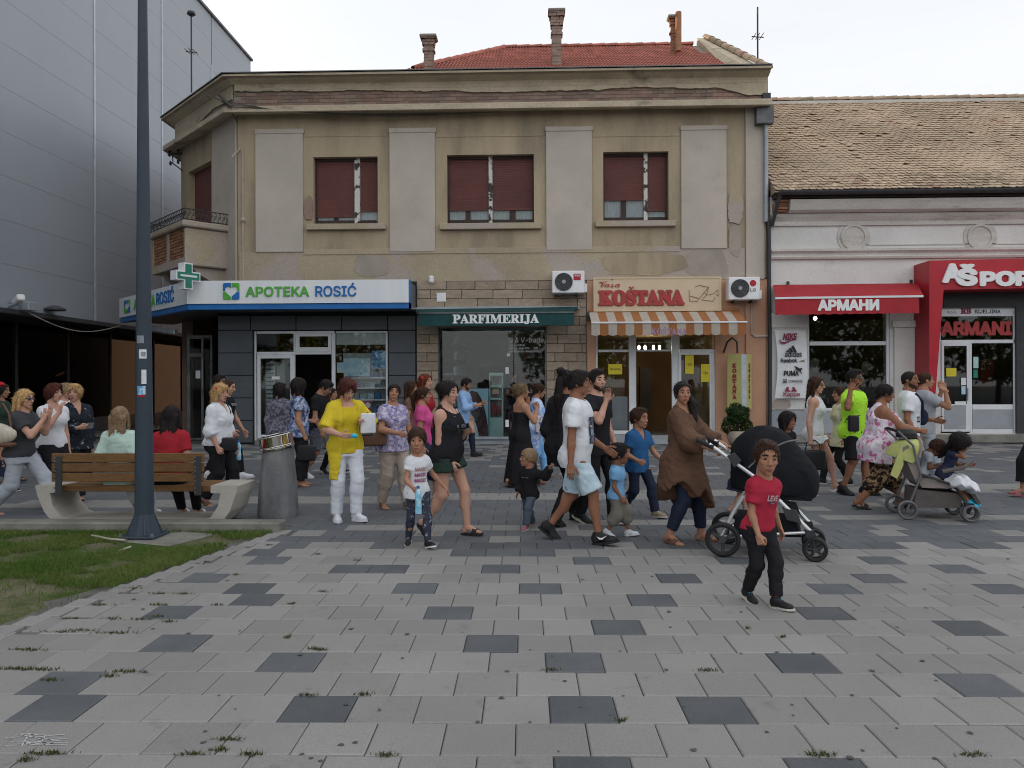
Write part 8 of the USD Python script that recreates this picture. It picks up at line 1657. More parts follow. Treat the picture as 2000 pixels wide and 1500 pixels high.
# -- between bench and pharmacy
p = Person('man with dark hair in black half hidden behind the tattooed man in the black tee', 428, 930, 1.76, 5, 'm', skin='skin_olive', feet=walk(0.2), hair_=('short', 'hair_black'), head=(0, -20, 0)); p.top('c_black'); p.pants('c_black'); p.finish(('sneaker', 's_black', 's_black'))
p = Person('man with cropped brown hair, all in black, walking left of the pharmacy door', 440, 938, 1.70, 0, 'm', skin='skin_fair', feet=walk(0.26), lean=2, hair_=('buzz', 'hair_brown'), head=(12, -5, 0), arms=[swing(0.2), swing(0.18, -0.46)]); p.top('c_black', sleeve=0.35); p.print_('VOLTAGE', -0.1, 0.1, 0.37, 0.41, 'letter_white'); p.pants('c_black', length=0.95); p.finish(('sneaker', 's_white', 's_sole', 's_white'))
p = bl = Person('blonde woman with red flower in white blouse and black trousers beside the bench', 428, 986, 1.60, -8, 'f', w=1.15, skin='skin_fair', feet=walk(0.2), belly=0.02, hair_=('bob', 'hair_blond'), head=(6, -12, 0), hands=('relax', 'grip'), arms=[swing(0.12, -0.5), dict(to=(0.10, 0.05, -0.5))]); p.top('c_white', 'blouse', hem=-0.04, sleeve=1.25, e=0.024, neck='v', wr=0.022, loose=0.02); p.pants('c_black', loose=0.02); p.flower((0.0, -0.33, 0.74), r=0.13); p.finish(('sandal', 'leather_brown', 'leather_brown'))
def bottle(pr, i, label, mat='bottle_blue', off=(0.06, 0, -0.06)):
    c = pr.world(pr.wr[i] + np.array(off)); t = thing('water_bottle', label, 'bottle', c - [0, 0, 0.12]); put(t, 'bottle', MB().lathe([(0, -0.13), (0.03, -0.13), (0.032, -0.06), (0.028, -0.03), (0.032, 0.03), (0.026, 0.07), (0.012, 0.1), (0, 0.1)], c, 14), mat, smooth=40); put(t, 'cap', MB().lathe([(0, 0.125), (0.014, 0.125), (0.014, 0.1), (0, 0.1)], c, 10), 'blue')
M('bottle_blue', (0.16, 0.40, 0.55), (0.45, 0.6, 0.66), scale=16, lo=0.45, hi=0.6, rough=0.15, spec=0.5, bump=0)
bottle(bl, 0, 'half empty blue water bottle in the hand of the blonde woman with the red flower')
def bag(label, c, size, mat, strap=None, rz_=0, name='handbag', smat=None):
    t = thing(name, label, 'bag', np.array(c) - [0, 0, size[2]]); put(t, 'body', MB().add(MB().cbox(-size[0], size[0], -size[1], size[1], -size[2], size[2], min(size) * 0.5).get(), trans(*c) @ rotz(rz_)), mat, smooth=50)
    if strap: put(t, 'strap', MB().tube(strap, 0.008, 6), smat or mat)
    return t
def handles(c, s, rz_, h=0.16):
    R3 = Rz(rz_); return [np.array(c) + R3 @ np.array(q) for q in ((-s * 0.5, 0, 0), (-s * 0.42, 0, h * 0.7), (-s * 0.15, 0, h), (s * 0.15, 0, h), (s * 0.42, 0, h * 0.7), (s * 0.5, 0, 0))]
c = bl.world([0.16, -0.08, 0.79]); bag('black crossbody bag of the blonde woman in the white blouse', c, (0.13, 0.045, 0.09), 'leather_black', [c + [-0.1, 0, 0.08], bl.world([0.13, 0.0, 1.0]), bl.world([0.14, 0.05, 1.2]), bl.world([0.03, 0.10, 1.36])])
p = Person('woman with dark bob and grey patterned top facing the pharmacy, mostly hidden', 546, 942, 1.60, 75, 'f', skin='skin_fair', w=1.1, hair_=('bob', 'hair_black'), feet=STAND); p.top('p_grey', 'blouse', hem=-0.14, sleeve=1.6, e=0.022); p.pants('c_black', loose=0.02); p.finish(('flat', 's_black', 's_black'))
p = bob = Person('woman with big black bob, blue floral blouse and black trousers beside the litter bin', 583, 950, 1.66, 28, 'f', w=1.22, belly=0.025, skin='skin_tan', hair_=('bob', 'hair_black', 0.06), head=(0, 30, 0), feet=[(0.06, 0.08, 15, 0), (-0.02, -0.08, -15, 0)], hands=('relax', 'grip'), arms=[dict(to=(0.22, -0.02, -0.3)), dict(to=(0.05, 0.07, -0.5))])
p.top('p_floral_blue', 'blouse', hem=-0.10, sleeve=0.5, flare=0.03, e=0.02, wr=0.018); p.pants('c_black', loose=0.035, length=0.96); p.finish(('flat', 's_black', 's_black'))
c = bob.world(bob.wr[1] + [0.03, 0, -0.27]); t = bag('black tote bag in the hand of the woman with the big black bob', c, (0.14, 0.05, 0.12), 'leather_black', handles(c + [0, 0, 0.1], 0.18, 0.2)); 
p = polo = Person('young man in black polo, patterned shorts and white sneakers looking down by the pharmacy door', 622, 933, 1.72, -12, 'm', skin='skin_olive', lean=6, hair_=('short', 'hair_black'), head=(30, 0, 0), feet=[(0.24, 0.08, 5, -4), (-0.22, -0.08, -5, 14)], arms=[swing(0.22, -0.44), swing(0.12, -0.5)]); p.top('c_black', 'polo_shirt', sleeve=0.6, e=0.02); p.pants('p_camo', 'shorts', length=0.47, loose=0.035); p.finish(('sneaker', 's_white', 's_white', 's_white'))
p = Person('dark haired girl in white tee by the pharmacy window behind the woman in yellow', 648, 925, 1.52, -25, 'f', skin='skin_tan', hair_=('pony', 'hair_black'), feet=walk(0.18), arms=[dict(to=(0.22, -0.04, 0.02)), hang()]); p.top('c_white'); p.pants('c_black'); p.finish(('sneaker', 's_black', 's_sole'))
# -- woman in yellow
p = yel = Person('woman with short auburn hair in yellow cardigan and white jeans looking down', 676, 1016, 1.66, -62, 'f', w=1.14, belly=0.015, skin='skin_fair', hair_=('shortf', 'hair_auburn'), head=(30, 8, 4), feet=[(0.09, 0.10, 22, -4), (-0.05, -0.10, -6, 0)], hands=('grip', 'relax'), arms=[dict(to=(0.16, 0.02, -0.20), dir=(0.3, -0.4, 0.9), thumb=(0, -1, 0.3), pole=(-0.6, 0.8, -0.4)), dict(to=(0.30, -0.02, -0.30), dir=(0.8, 0.55, -0.1), thumb=(0.5, 0.1, 1), pole=(-0.5, -0.9, -0.4))])
p.top('c_yellow', 'top', hem=-0.09, sleeve=0.3, e=0.017, neck='scoop', wr=0.012); p.pants('c_pants_white', 'jeans', loose=0.012, hemr=0.066, wr=0.012)
p.top('c_yellow2', 'cardigan', hem=-0.06, sleeve=0.98, e=0.024, neck='v', loose=0.022, wr=0.016, flare=0.0, asym=lambda q: np.where((np.abs(q[..., 1] - 0.02) < 0.085) & (q[..., 0] > 0), 3.0, 0) + (-0.32 * np.clip((-0.07 - q[..., 1]) / 0.05, 0, 1) * np.clip((q[..., 0] + 0.02) / 0.05, 0, 1))); p.finish(('sneaker', 's_white', 's_white', 's_white'))
c = yel.world(yel.wr[0] + [0.02, 0.05, 0.02]); t = bag('white and black shoulder bag held by the woman in yellow', c, (0.085, 0.03, 0.115), 's_white', [c + [0, 0, 0.12], yel.world(yel.sh[0] + [0.1, 0.0, -0.1]), yel.world(yel.sh[0] + [0.03, -0.02, 0.055])], 0.3, smat='leather_black'); put(t, 'base', MB().cbox(c[0] - 0.06, c[0] + 0.06, c[1] - 0.05, c[1] + 0.05, c[2] - 0.14, c[2] - 0.117, 0.01), 'leather_black')
put(None, 'bottle_cap_pack', MB().ball(yel.world(yel.wr[1] + [0.16, 0.10, 0.0]), 0.032, 2, (1.3, 0.8, 0.8)), 's_aqua', top=dict(label='small turquoise packet in the hand of the woman in yellow', cat='packet'))
# -- smiling woman and those behind
p = smi = Person('smiling woman in lilac floral blouse and beige trousers carrying a brown bag', 768, 993, 1.58, -42, 'f', w=1.22, belly=0.025, skin='skin_tan', hair_=('pony', 'hair_black'), head=(-6, -35, -8), feet=[(0.16, 0.09, 0, 8), (-0.14, -0.09, -10, 4)], hands=('relax', 'relax'), arms=[hang(), dict(to=(0.30, -0.0, -0.28), dir=(0.8, 0.5, -0.3), thumb=(0.4, 0.2, 1), pole=(-0.5, -0.8, -0.5))])
p.top('p_floral_lilac', 'blouse', hem=-0.10, sleeve=0.62, e=0.022, flare=0.04, loose=0.03, wr=0.02); p.pants('c_beige', loose=0.025, hemr=0.055, wr=0.018); p.finish(('flat', 's_white', 's_white'))
c = smi.world([0.02, -0.30, 0.93]); bag('brown leather shoulder bag of the smiling woman', c, (0.15, 0.06, 0.13), 'leather_brown', [c + [-0.1, 0, 0.12], smi.world(smi.sh[1] + [0, -0.05, -0.15]), smi.world(smi.sh[1] + [0.02, 0.02, 0.06]), smi.world(smi.sh[1] + [0.1, 0.04, -0.15]), c + [0.1, 0, 0.12]], 0.5)
p = Person('brown haired woman mostly hidden behind the smiling woman', 802, 940, 1.63, 0, 'f', skin='skin_tan', hair_=('long', 'hair_brown'), feet=walk(0.15)); p.top('leather_brown', 'top', sleeve=0.4); p.pants('c_taupe'); p.finish(('flat', 's_white', 's_white'))
p = Person('red haired woman with red flower standing taller behind the woman in pink', 830, 938, 1.74, -15, 'f', skin='skin_fair', hair_=('long', 'hair_red'), head=(0, -10, 0), feet=walk(0.15)); p.top('c_red', sleeve=0.5); p.pants('c_black'); p.flower((-0.05, -0.34, 0.74), r=0.15); p.finish(('flat', 's_black', 's_black'))
p = Person('woman with dark ponytail in pink tee walking behind the girl', 826, 975, 1.55, 0, 'f', w=1.1, skin='skin_tan', hair_=('pony', 'hair_brown'), feet=walk(0.2)); p.top('c_pink', sleeve=0.5); p.pants('p_dress', length=0.75, loose=0.03); p.finish(('slide', 's_black', 's_black'))
# -- girl and woman in black vest
def hand_at(P_, wp): return dict(to=tuple(P_), rel=False)
p = girl = Person('girl in white printed tee and floral leggings holding a hand beside her', 816, 1066, 1.20, -60, 'f', kid=0.75, bust=0, w=0.92, shw=0.92, skin='skin_tan', hair_=('slick', 'hair_brown'), head=(0, -24, 0), feet=[(0.24, 0.07, 8, -14), (-0.22, -0.06, -25, 10)], hands=('relax', 'relax'), arms=[dict(to=(0.02, 0.30, -0.40)), dict(to=(0.30, 0.06, -0.36), pole=(-0.6, -0.5, -0.6))])
p.top('c_white', sleeve=0.5, hem=-0.10, e=0.016, wr=0.012); p.pants('p_leggings', 'leggings', e=0.008, length=0.97, wr=0.005, waist=0.0)
for i, (w_, z_) in enumerate((('MAG', 0.24), ('MAGI', 0.16), ('MAGIC', 0.08))): p.print_(w_, 0.075, -0.085, z_, z_ + 0.06, ('letter_pink', 'letter_peach', 'letter_pink')[i]) if False else None
M('letter_pink', (0.45, 0.10, 0.26), rough=0.8); M('letter_peach', (0.55, 0.30, 0.25), rough=0.8)
for i, z_ in enumerate((0.30, 0.22, 0.14)): p.print_('MAGIC', -0.085, 0.095, z_, z_ + 0.055, ('letter_peach', 'letter_pink', 'letter_pink')[i])
p.finish(('sneaker', 's_black', 's_white', 's_white')); bottle(girl, 1, 'small blue water bottle in the hand of the girl in the printed tee', off=(0.06, 0.02, -0.09))
p = vest = Person('woman with black hair up in black sleeveless top and green shorts walking with the girl', 874, 1045, 1.62, -25, 'f', w=1.22, belly=0.03, skin='skin_fair', hair_=('updo', 'hair_black', 0.02), head=(4, -5, 0), feet=[(0.20, 0.09, 5, -4), (-0.30, -0.08, -10, 38)], arms=[dict(to=(0.20, 0.05, -0.16), dir=(-0.2, -0.1, 1.0), thumb=(0, -1, 0), pole=(-0.3, 0.4, -1)), dict(to=tuple(np.array([0.10, -0.05, -0.5])))])
p.top('c_black', 'vest', hem=-0.06, sleeve=0, e=0.022, neck='scoop', wr=0.016); M('p_green', (0.10, 0.16, 0.07), rough=0.8); p.print_('QUEEN', -0.09, 0.10, 0.30, 0.335, 'c_grey'); p.print_(sbox(0, 0, 1, 1), -0.12, 0.12, 0.25, 0.285, 'p_green'); p.pants('c_green', 'shorts', length=0.20, loose=0.035, e=0.014); p.chain(); p.finish(('slide', 's_black', 's_black'))
p = Person('man in light blue shirt with rolled sleeves in front of the perfumery window', 905, 893, 1.72, -5, 'm', w=1.08, skin='skin_olive', hair_=[('short', 'hair_black'), ('beard', 'beard_stubble')], head=(10, -10, 0), feet=walk(0.22), lean=3, arms=[dict(to=(0.32, 0, -0.18)), dict(to=(0.30, 0.02, -0.2))]); p.top('c_lblue', sleeve=1.6, hem=-0.14, e=0.022); p.pants('c_navy'); p.finish(('shoe', 's_black', 's_black'))
p = Person('saleswoman in black tee standing inside the perfumery', 0, 0, 1.66, -70, 'f', w=1.1, skin='skin_fair', hair_=('slick', 'hair_brown'), head=(0, 20, 0), loc=np.array([X(1003, 760, D + 1.3), D + 1.3, 0]), lift=Z(722, 1003, D + 1.3) - 1.69, arms=[dict(to=(0.24, -0.05, -0.28)), dict(to=(0.26, 0.0, -0.3))]); p.top('c_black'); p.skirt('p_floral_dark', zend=-0.6); p.finish(('flat', 's_black', 's_black'))
put(None, 'platform', MB().cbox(X(985, 800, D + 1.3), X(1030, 800, D + 1.3), D + 0.9, D + 1.8, Z(856, 1000, D + .31) + 0.005, max(Z(722, 1003, D + 1.3) - 1.70, Z(856, 1000, D + .31) + 0.05)), 'room_dark', top=dict(label='low dark platform under the saleswoman inside the perfumery', cat='platform'))
# -- woman in black halter dress and companion
p = Person('woman with streaked blonde updo in long black strapless dress', 1018, 950, 1.62, 25, 'f', w=1.15, skin='skin_tan', hair_=('updo', 'hair_streak', 0.02), head=(0, -15, 0), feet=[(0.28, 0.07, 0, -4), (-0.26, -0.06, 0, 26)], hands=('relax', 'grip'), arms=[dict(to=(0.16, -0.05, 0.02), pole=(0.2, 0.6, -1)), dict(to=(0.20, 0.02, -0.03), dir=(-0.2, 0.3, 1), pole=(0.3, -0.5, -1))])
p.top('c_black', 'bodice', sleeve=0, hem=-0.1, e=0.014, neck='halter', straps=True, zhi=0.38); p.skirt('c_black', 'long_skirt', zend=-0.78, r1=0.16); p.finish(('slide', 'leather_brown', 'leather_brown'))
p = strp = Person('woman in blue striped long shirt stretching out an arm beside the strapless dress', 1044, 935, 1.60, 5, 'f', skin='skin_olive', hair_=('bun', 'hair_brown'), head=(10, 0, 0), feet=walk(0.2), arms=[dict(to=(0.36, -0.05, -0.22)), dict(to=(0.34, -0.02, -0.16))], lean=5); p.top('p_stripe', 'long_shirt', hem=-0.42, sleeve=1.3, e=0.02); p.pants('c_sky'); p.finish(('flat', 's_white', 's_white'))
M('bag_print', (0.50, 0.47, 0.48), (0.10, 0.12, 0.30), scale=16, lo=0.55, hi=0.6, rough=0.8); c = strp.world([0.12, -0.22, 0.90]); bag('white and blue patterned tote bag beside the woman in the striped shirt', c, (0.12, 0.04, 0.14), 'bag_print', [c + [-0.08, 0, 0.13], strp.world(strp.sh[1] + [0.02, 0, 0.04]), c + [0.08, 0, 0.13]])
# -- toddler, the two men and the person with the long ponytail
p = tod = Person('toddler with shaved head in black sweater and jeans led by the hand', 1034, 1030, 0.92, -125, 'm', kid=1.0, skin='skin_tan', hair_=('buzz', 'hair_ash'), head=(-4, -42, 0), feet=[(0.26, 0.10, 10, 6), (-0.24, -0.10, -20, 0)], hands=('fist', 'relax'), arms=[dict(to=(-0.02, 0.42, 0.16), pole=(0, 0.2, -1)), dict(to=(0.08, 0.12, -0.46))]); p.top('c_black', 'sweater', sleeve=1.85, hem=-0.12, e=0.02); p.pants('c_djeans', 'jeans', loose=0.012); p.print_('SMALL THING', -0.09, 0.09, 0.33, 0.36, 'c_grey'); p.finish(('sneaker', 's_pink', 's_sole', 's_white'))
p = pony = Person('person all in black with topknot and long black ponytail, back turned to the viewer', 1106, 1022, 1.76, 48, 'f', w=1.25, skin='skin_brown', hair_=('longpony', 'hair_black'), feet=[(0.24, 0.08, 0, 0), (-0.30, -0.08, 0, 25)], bust=0.03, arms=[dict(to=(0.10, 0.06, -0.48)), dict(to=(0.05, 0.08, -0.5))]); p.top('c_black', 'sweatshirt', hem=-0.22, sleeve=1.7, e=0.03, loose=0.02, wr=0.02); p.pants('c_black', loose=0.01); p.finish(('sneaker', 's_black', 's_black'))
p = wt = Person('man in white printed tee and ripped denim shorts walking right, seen from the side', 1127, 1058, 1.72, -14, 'm', w=1.02, belly=0.03, skin='skin_brown', hair_=('short', 'hair_black', 0.02), head=(0, -2, 0), lean=1, feet=[(-0.36, 0.09, 0, 36), (0.24, -0.09, -14, -12)], hands=('relax', 'relax'), arms=[dict(to=(0.25, 0.0, -0.40)), dict(to=(-0.02, 0.07, -0.53), thumb=(1, 0.2, 0.2))])
p.top('c_white', 'tee', sleeve=0.62, hem=-0.13, e=0.022, loose=0.03, wr=0.018, neck='crew'); p.pants('p_denim', 'denim_shorts', length=0.47, loose=0.03, e=0.012, wr=0.02)
M('print_navy', (0.04, 0.055, 0.11), (0.30, 0.33, 0.40), scale=22, lo=0.5, hi=0.56, rough=0.9); p.print_(sbox(0, 0, 1, 1).difference(sbox(0.1, 0.62, 0.5, 0.7)).difference(fit_shape(glyphs('BRK', 'Inter', 3), 0.12, 0.9, 0.32, 0.55)).difference(fit_shape(glyphs('VIRTUE', 'Inter', 3), 0.08, 0.92, 0.08, 0.2)), -0.11, 0.11, 0.10, 0.36, 'print_navy'); p.finish(('sneaker', 's_black', 's_black', 'c_dgrey'))
for pr, sc_ in ((wt, 1.0),):
    an, R = pr.foot[1]; m = MB().prism([(-0.02, 0.03), (0.0, 0.0), (0.03, -0.005), (0.09, 0.03), (0.03, 0.012), (0.01, 0.015)], -0.002, 0.002); v, f = m.get(); v = v + [0.03, -0.062, -0.035]; pr.part('shoe_mark', (v @ R.T + an, f), 'letter_white')
p = dk2 = Person('young man in black tee with stubble, partly hidden by the man in white tee', 1166, 1021, 1.74, -40, 'm', skin='skin_fair', hair_=[('short', 'hair_black'), ('beard', 'beard_stubble')], head=(0, -18, 0), feet=[(0.16, 0.09, 0, -6), (-0.2, -0.08, 0, 18)], arms=[dict(to=(0.10, 0.06, -0.50)), dict(to=(0.22, -0.04, 0.03), dir=(0.3, -0.1, 1), pole=(0.2, -0.5, -1))]); p.top('c_black', sleeve=0.6); p.pants('c_black', loose=0.012); p.finish(('sneaker', 's_black', 's_sole'))
p = Person('small boy in light blue tee, grey shorts and white shoes', 1206, 1047, 1.00, -18, 'm', kid=0.95, skin='skin_brown', hair_=('short', 'hair_black', 0.01), head=(0, 20, 0), feet=[(0.20, 0.09, 0, -10), (-0.2, -0.09, -10, 16)], arms=[dict(to=(0.05, 0.10, -0.46)), dict(to=(0.12, 0.05, -0.48))]); p.top('c_sky', sleeve=0.55, hem=-0.08, e=0.022); p.print_('7', -0.05, 0.05, 0.16, 0.30, 'c_navy'); p.pants('c_taupe', 'shorts', length=0.52, loose=0.025, e=0.014); p.finish(('sneaker', 's_white', 's_white', 's_white'))
p = Person('boy in blue buttoned shirt and navy trousers walking with puffed cheeks', 1247, 1006, 1.35, -55, 'm', kid=0.5, skin='skin_tan', hair_=('short', 'hair_brown'), head=(0, 14, 0), feet=[(0.30, 0.08, 10, -6), (-0.28, -0.08, -10, 26)], hands=('fist', 'fist'), arms=[dict(to=(0.28, 0.12, -0.40)), dict(to=(0.22, 0.04, -0.36))]); p.top('c_blue', sleeve=0.6, hem=-0.12, e=0.022, neck='v'); p.pants('c_navy', loose=0.012); p.finish(('sneaker', 's_tan', 's_sole', 's_white'))
# -- woman in brown with the pram
p = brn = Person('woman in brown asymmetric tunic with long black side ponytail pushing the black pram', 1334, 1058, 1.60, -32, 'f', w=1.28, belly=0.04, skin='skin_tan', hair_=('sidepony', 'hair_black'), head=(0, -50, 0), feet=[(0.14, 0.16, 15, -3), (-0.10, -0.14, -15, 10)], hands=('grip', 'grip'), arms=[dict(to=(0.40, 0.02, -0.30), thumb=(0.3, -1, 0.3)), dict(to=(0.38, 0.06, -0.30), thumb=(0.3, 1, 0.3))])
p.top('c_brown', 'tunic', hem=-0.38, sleeve=1.6, e=0.024, flare=0.10, fz=0.12, neck='scoop', loose=0.03, wr=0.03, asym=lambda q: -0.10 * np.clip(q[..., 1] / 0.2, -1, 1) + 0.06 * np.sin(q[..., 1] * 22 + q[..., 0] * 9)); p.pants('c_navy', 'leggings', e=0.008, length=0.93); p.finish(('sandal', 'leather_brown', 'leather_brown'))
red = Person('boy in red tee and black trousers with dark sneakers walking ahead of the pram', 1484, 1178, 1.22, -64, 'm', kid=0.7, w=0.9, shw=0.88, skin='skin_tan', hair_=('short', 'hair_brown', 0.0), head=(2, -28, 2), feet=[(0.22, 0.03, 12, -6), (-0.17, -0.03, -8, 12)], lean=4, side=-4, hands=('relax', 'fist'), arms=[dict(to=(-0.10, 0.18, -0.46)), dict(to=(0.12, 0.05, -0.50), thumb=(1, 0.4, 0))], res=0.85)
red.top('c_red2', 'tee', sleeve=0.62, hem=-0.03, e=0.016, loose=0.016, wr=0.015); red.pants('c_black', loose=0.008, length=0.95, wr=0.014); red.print_('LEVE', -0.062, 0.075, 0.30, 0.36, 'c_white'); red.print_(sbox(0, 0, 1, 0.3), -0.035, 0.04, 0.27, 0.288, 'print_navy'); red.finish(('sneaker', 's_black', 's_sole', 's_aqua'))
def at_d(u, v, dep): return EYE + ray(u, v) * (dep / FPX)
# ---- the black pram
pb_ = gp(1500, 1092); pr = thing('pram', 'black pram with big hood, silver frame and spoked rear wheels', 'pram', pb_)
RA = math.radians(-18); RP = Rz(RA); O = np.array([pb_[0] + 0.10, pb_[1] + 0.25, 0.0])
def L(x, y, z): return O + RP @ np.array([x, y, z])
def wheel(parent, c, r, wd, spokes=3, name='wheel', rim='metal_dark', tyre='s_black', ax=None):
    Mx = np.eye(4); Mx[:3, :3] = (RP if ax is None else ax) @ rotax([1, 0, 0], math.pi / 2)[:3, :3]; Mx[:3, 3] = c
    w = put(parent, name, MB().lathe([(r * 0.2, -wd * 0.5), (r * 0.2, wd * 0.5), (0, wd * 0.5)], n=14, M=Mx).lathe([(0, -wd * 0.5), (r * 0.2, -wd * 0.5)], n=14, M=Mx), rim)
    t = np.linspace(0, 2 * np.pi, 11); put(w, 'tyre', MB().lathe([(r * 0.86 + r * 0.14 * math.cos(a), wd * 0.55 * math.sin(a)) for a in t], n=36, M=Mx), tyre, smooth=60)
    m = MB(); m.lathe([(r * 0.70, -wd * 0.3), (r * 0.76, -wd * 0.3), (r * 0.76, wd * 0.3), (r * 0.70, wd * 0.3), (r * 0.70, -wd * 0.3)], n=30, M=Mx)
    for k in range(spokes): a = 2 * math.pi * k / spokes + 0.5; v, f = MB().cbox(r * 0.15, r * 0.73, -r * 0.09, r * 0.09, -wd * 0.2, wd * 0.2, 0.004).get(); m.add((v, f), Mx @ rotz(a))
    put(w, 'rim', m, rim)
wheel(pr, L(-0.40, -0.30, 0.155), 0.155, 0.06); wheel(pr, L(-0.40, 0.30, 0.155), 0.155, 0.06)
for y in (-0.22, 0.22):
    for dy in (-0.035, 0.035): wheel(pr, L(0.37, y + dy, 0.105), 0.105, 0.035, 5)
    put(pr, 'fork', MB().hull([L(0.34, y - 0.02, 0.10), L(0.34, y + 0.02, 0.10), L(0.40, y - 0.02, 0.10), L(0.40, y + 0.02, 0.10), L(0.28, y - 0.03, 0.27), L(0.28, y + 0.03, 0.27), L(0.36, y + 0.03, 0.27), L(0.36, y - 0.03, 0.27)]), 'metal_dark')
M('alu', (0.62, 0.63, 0.65), rough=0.3, metal=0.8, bump=0); M('pram_cloth', (0.010, 0.011, 0.014), (0.008, 0.009, 0.011), scale=7, rough=0.85, spec=0.12, bump=0.4, bscale=12, bdist=0.015)
for y in (-0.27, 0.27):
    put(pr, 'frame_tube', MB().tube([L(-0.42, y, 0.17), L(-0.30, y, 0.42), L(-0.22, y, 0.55)], 0.016, 8), 'alu'); put(pr, 'frame_tube', MB().tube([L(0.33, y * 0.85, 0.26), L(0.14, y, 0.46), L(-0.1, y, 0.70), L(-0.52, y * 0.95, 1.00)], 0.017, 8), 'alu'); put(pr, 'frame_tube', MB().tube([L(-0.40, y, 0.17), L(0.0, y, 0.22), L(0.32, y * 0.85, 0.25)], 0.014, 8), 'alu')
    put(pr, 'joint', MB().hull([L(x, y + d, z) for x, z in ((-0.30, 0.80), (-0.24, 0.86), (-0.36, 0.90), (-0.30, 0.93)) for d in (-0.03, 0.03)]), 'metal_dark'); put(pr, 'joint', MB().hull([L(x, y * 0.95 + d, z) for x, z in ((0.10, 0.46), (0.22, 0.44), (0.26, 0.33), (0.14, 0.36)) for d in (-0.03, 0.03)]), 'metal_dark')
put(pr, 'handlebar', MB().tube([L(-0.48, -0.26, 0.97), L(-0.62, -0.25, 1.03), L(-0.64, 0, 1.03), L(-0.62, 0.25, 1.03), L(-0.48, 0.26, 0.97)], 0.022, 9), 's_black'); put(pr, 'axle', MB().tube([L(-0.40, -0.29, 0.155), L(-0.40, 0.29, 0.155)], 0.014, 7), 'metal_dark')
put(pr, 'basket', MB().hull([L(x, y, z) for x, z in ((-0.32, 0.18), (0.26, 0.2), (0.22, 0.33), (-0.3, 0.35)) for y in (-0.22, 0.22)]), 'pram_cloth')
seat = MB(); seat.hull([L(x, y, z) for x, z in ((-0.22, 0.86), (-0.26, 0.70), (0.0, 0.52), (0.34, 0.52), (0.38, 0.58), (0.3, 0.78)) for y in (-0.22, 0.22)]); put(pr, 'carry_cot', seat, 'pram_cloth')
nB = 11; F = Fld((-0.36, -0.32, 0.38), (0.66, 0.32, 1.12), 0.016); F.ell((0.08, 0, 0.70), (0.36, 0.262, 0.40), 0); F.ell((0.30, 0, 0.60), (0.27, 0.252, 0.26), 0.10); G = F.grid(); F.d = np.maximum(F.d, 0.52 + 0.03 * np.abs(G[..., 0]) - G[..., 2] - 0.16 * np.clip(G[..., 0] - 0.1, 0, 1)); F.d = np.maximum(F.d, -0.22 - G[..., 0])
v, f = F.mesh(); v = wrinkle(v, f, 0.02, (6, 3, 6), 3); v = v * [0.96, 1, 1] + [-0.13, 0, 0.06]; put(pr, 'hood', (v @ RP.T + O, f), 'pram_cloth', smooth=True)
put(pr, 'hood_piping', MB().tube([L(-0.18 + 0.42 * a, -0.268 + 0.10 * (a - 0.4) ** 2, 0.80 + 0.25 * math.sin(a * 1.6)) for a in np.linspace(0, 1, 10)], 0.008, 6), 'zinc'); put(pr, 'wrist_strap', MB().tube([L(-0.60, 0.25, 1.03), L(-0.58, 0.25, 0.93), L(-0.60, 0.26, 0.86)], 0.012, 5), 's_white')
# -- behind the pram
p = Person('toddler in navy with bare legs and striped sandals half hidden behind the pram', 1440, 1002, 0.90, 10, 'f', kid=1.0, bust=0, skin='skin_tan', hair_=('shortf', 'hair_ash'), feet=walk(0.24), lean=8); p.top('c_navy', 'dress', hem=-0.22, sleeve=0.4, flare=0.06); p.pants('c_navy', 'shorts', length=0.3); p.finish(('sandal', 's_white', 's_black'))
p = Person('child with dark bob in black tee with red print behind the pram', 1537, 968, 1.20, -75, 'f', kid=0.75, bust=0, skin='skin_brown', hair_=('bob', 'hair_black'), feet=STAND, head=(0, 20, 0)); p.top('c_black', sleeve=0.5); M('letter_red', (0.3, 0.03, 0.06), rough=0.8); p.print_('NICE', -0.09, 0.09, 0.26, 0.32, 'letter_red'); p.pants('c_navy'); p.finish(('sneaker', 's_black', 's_sole'))
p = rom = Person('woman in white romper with long brown hair and sunglasses carrying a black bag', 1592, 958, 1.70, -30, 'f', w=0.95, skin='skin_fair', hair_=('long', 'hair_brown'), head=(4, -10, 0), feet=[(0.26, 0.07, 0, -4), (-0.24, -0.07, 0, 28)], arms=[dict(to=(0.10, 0.06, -0.49)), dict(to=(-0.02, 0.07, -0.52))], hands=('relax', 'grip')); p.top('c_white', 'romper_top', hem=-0.1, sleeve=0, e=0.014, straps=True, neck='v'); p.pants('c_white', 'romper_shorts', length=0.2, loose=0.03, e=0.014); p.glasses('leather_brown'); p.finish(('slide', 's_white', 's_white'))
c = rom.world(rom.wr[1] + [0.03, 0, -0.30]); bag('black tote bag carried by the woman in the white romper', c, (0.17, 0.06, 0.14), 'leather_black', handles(c + [0, 0, 0.12], 0.2, -0.4))
p = Person('person in cream shirt and dark leggings mostly hidden behind the neon green tee', 1642, 946, 1.55, 180, 'f', skin='skin_tan', hair_=('pony', 'hair_brown'), feet=[(-0.1, 0.08, 0, 0), (0.28, -0.08, 0, -5)], arms=[hang(), hang()]); p.top('c_cream', hem=-0.2, sleeve=0.6, flare=0.05); p.pants('c_black', 'leggings', e=0.008); p.finish(('sneaker', 's_black', 's_sole'))
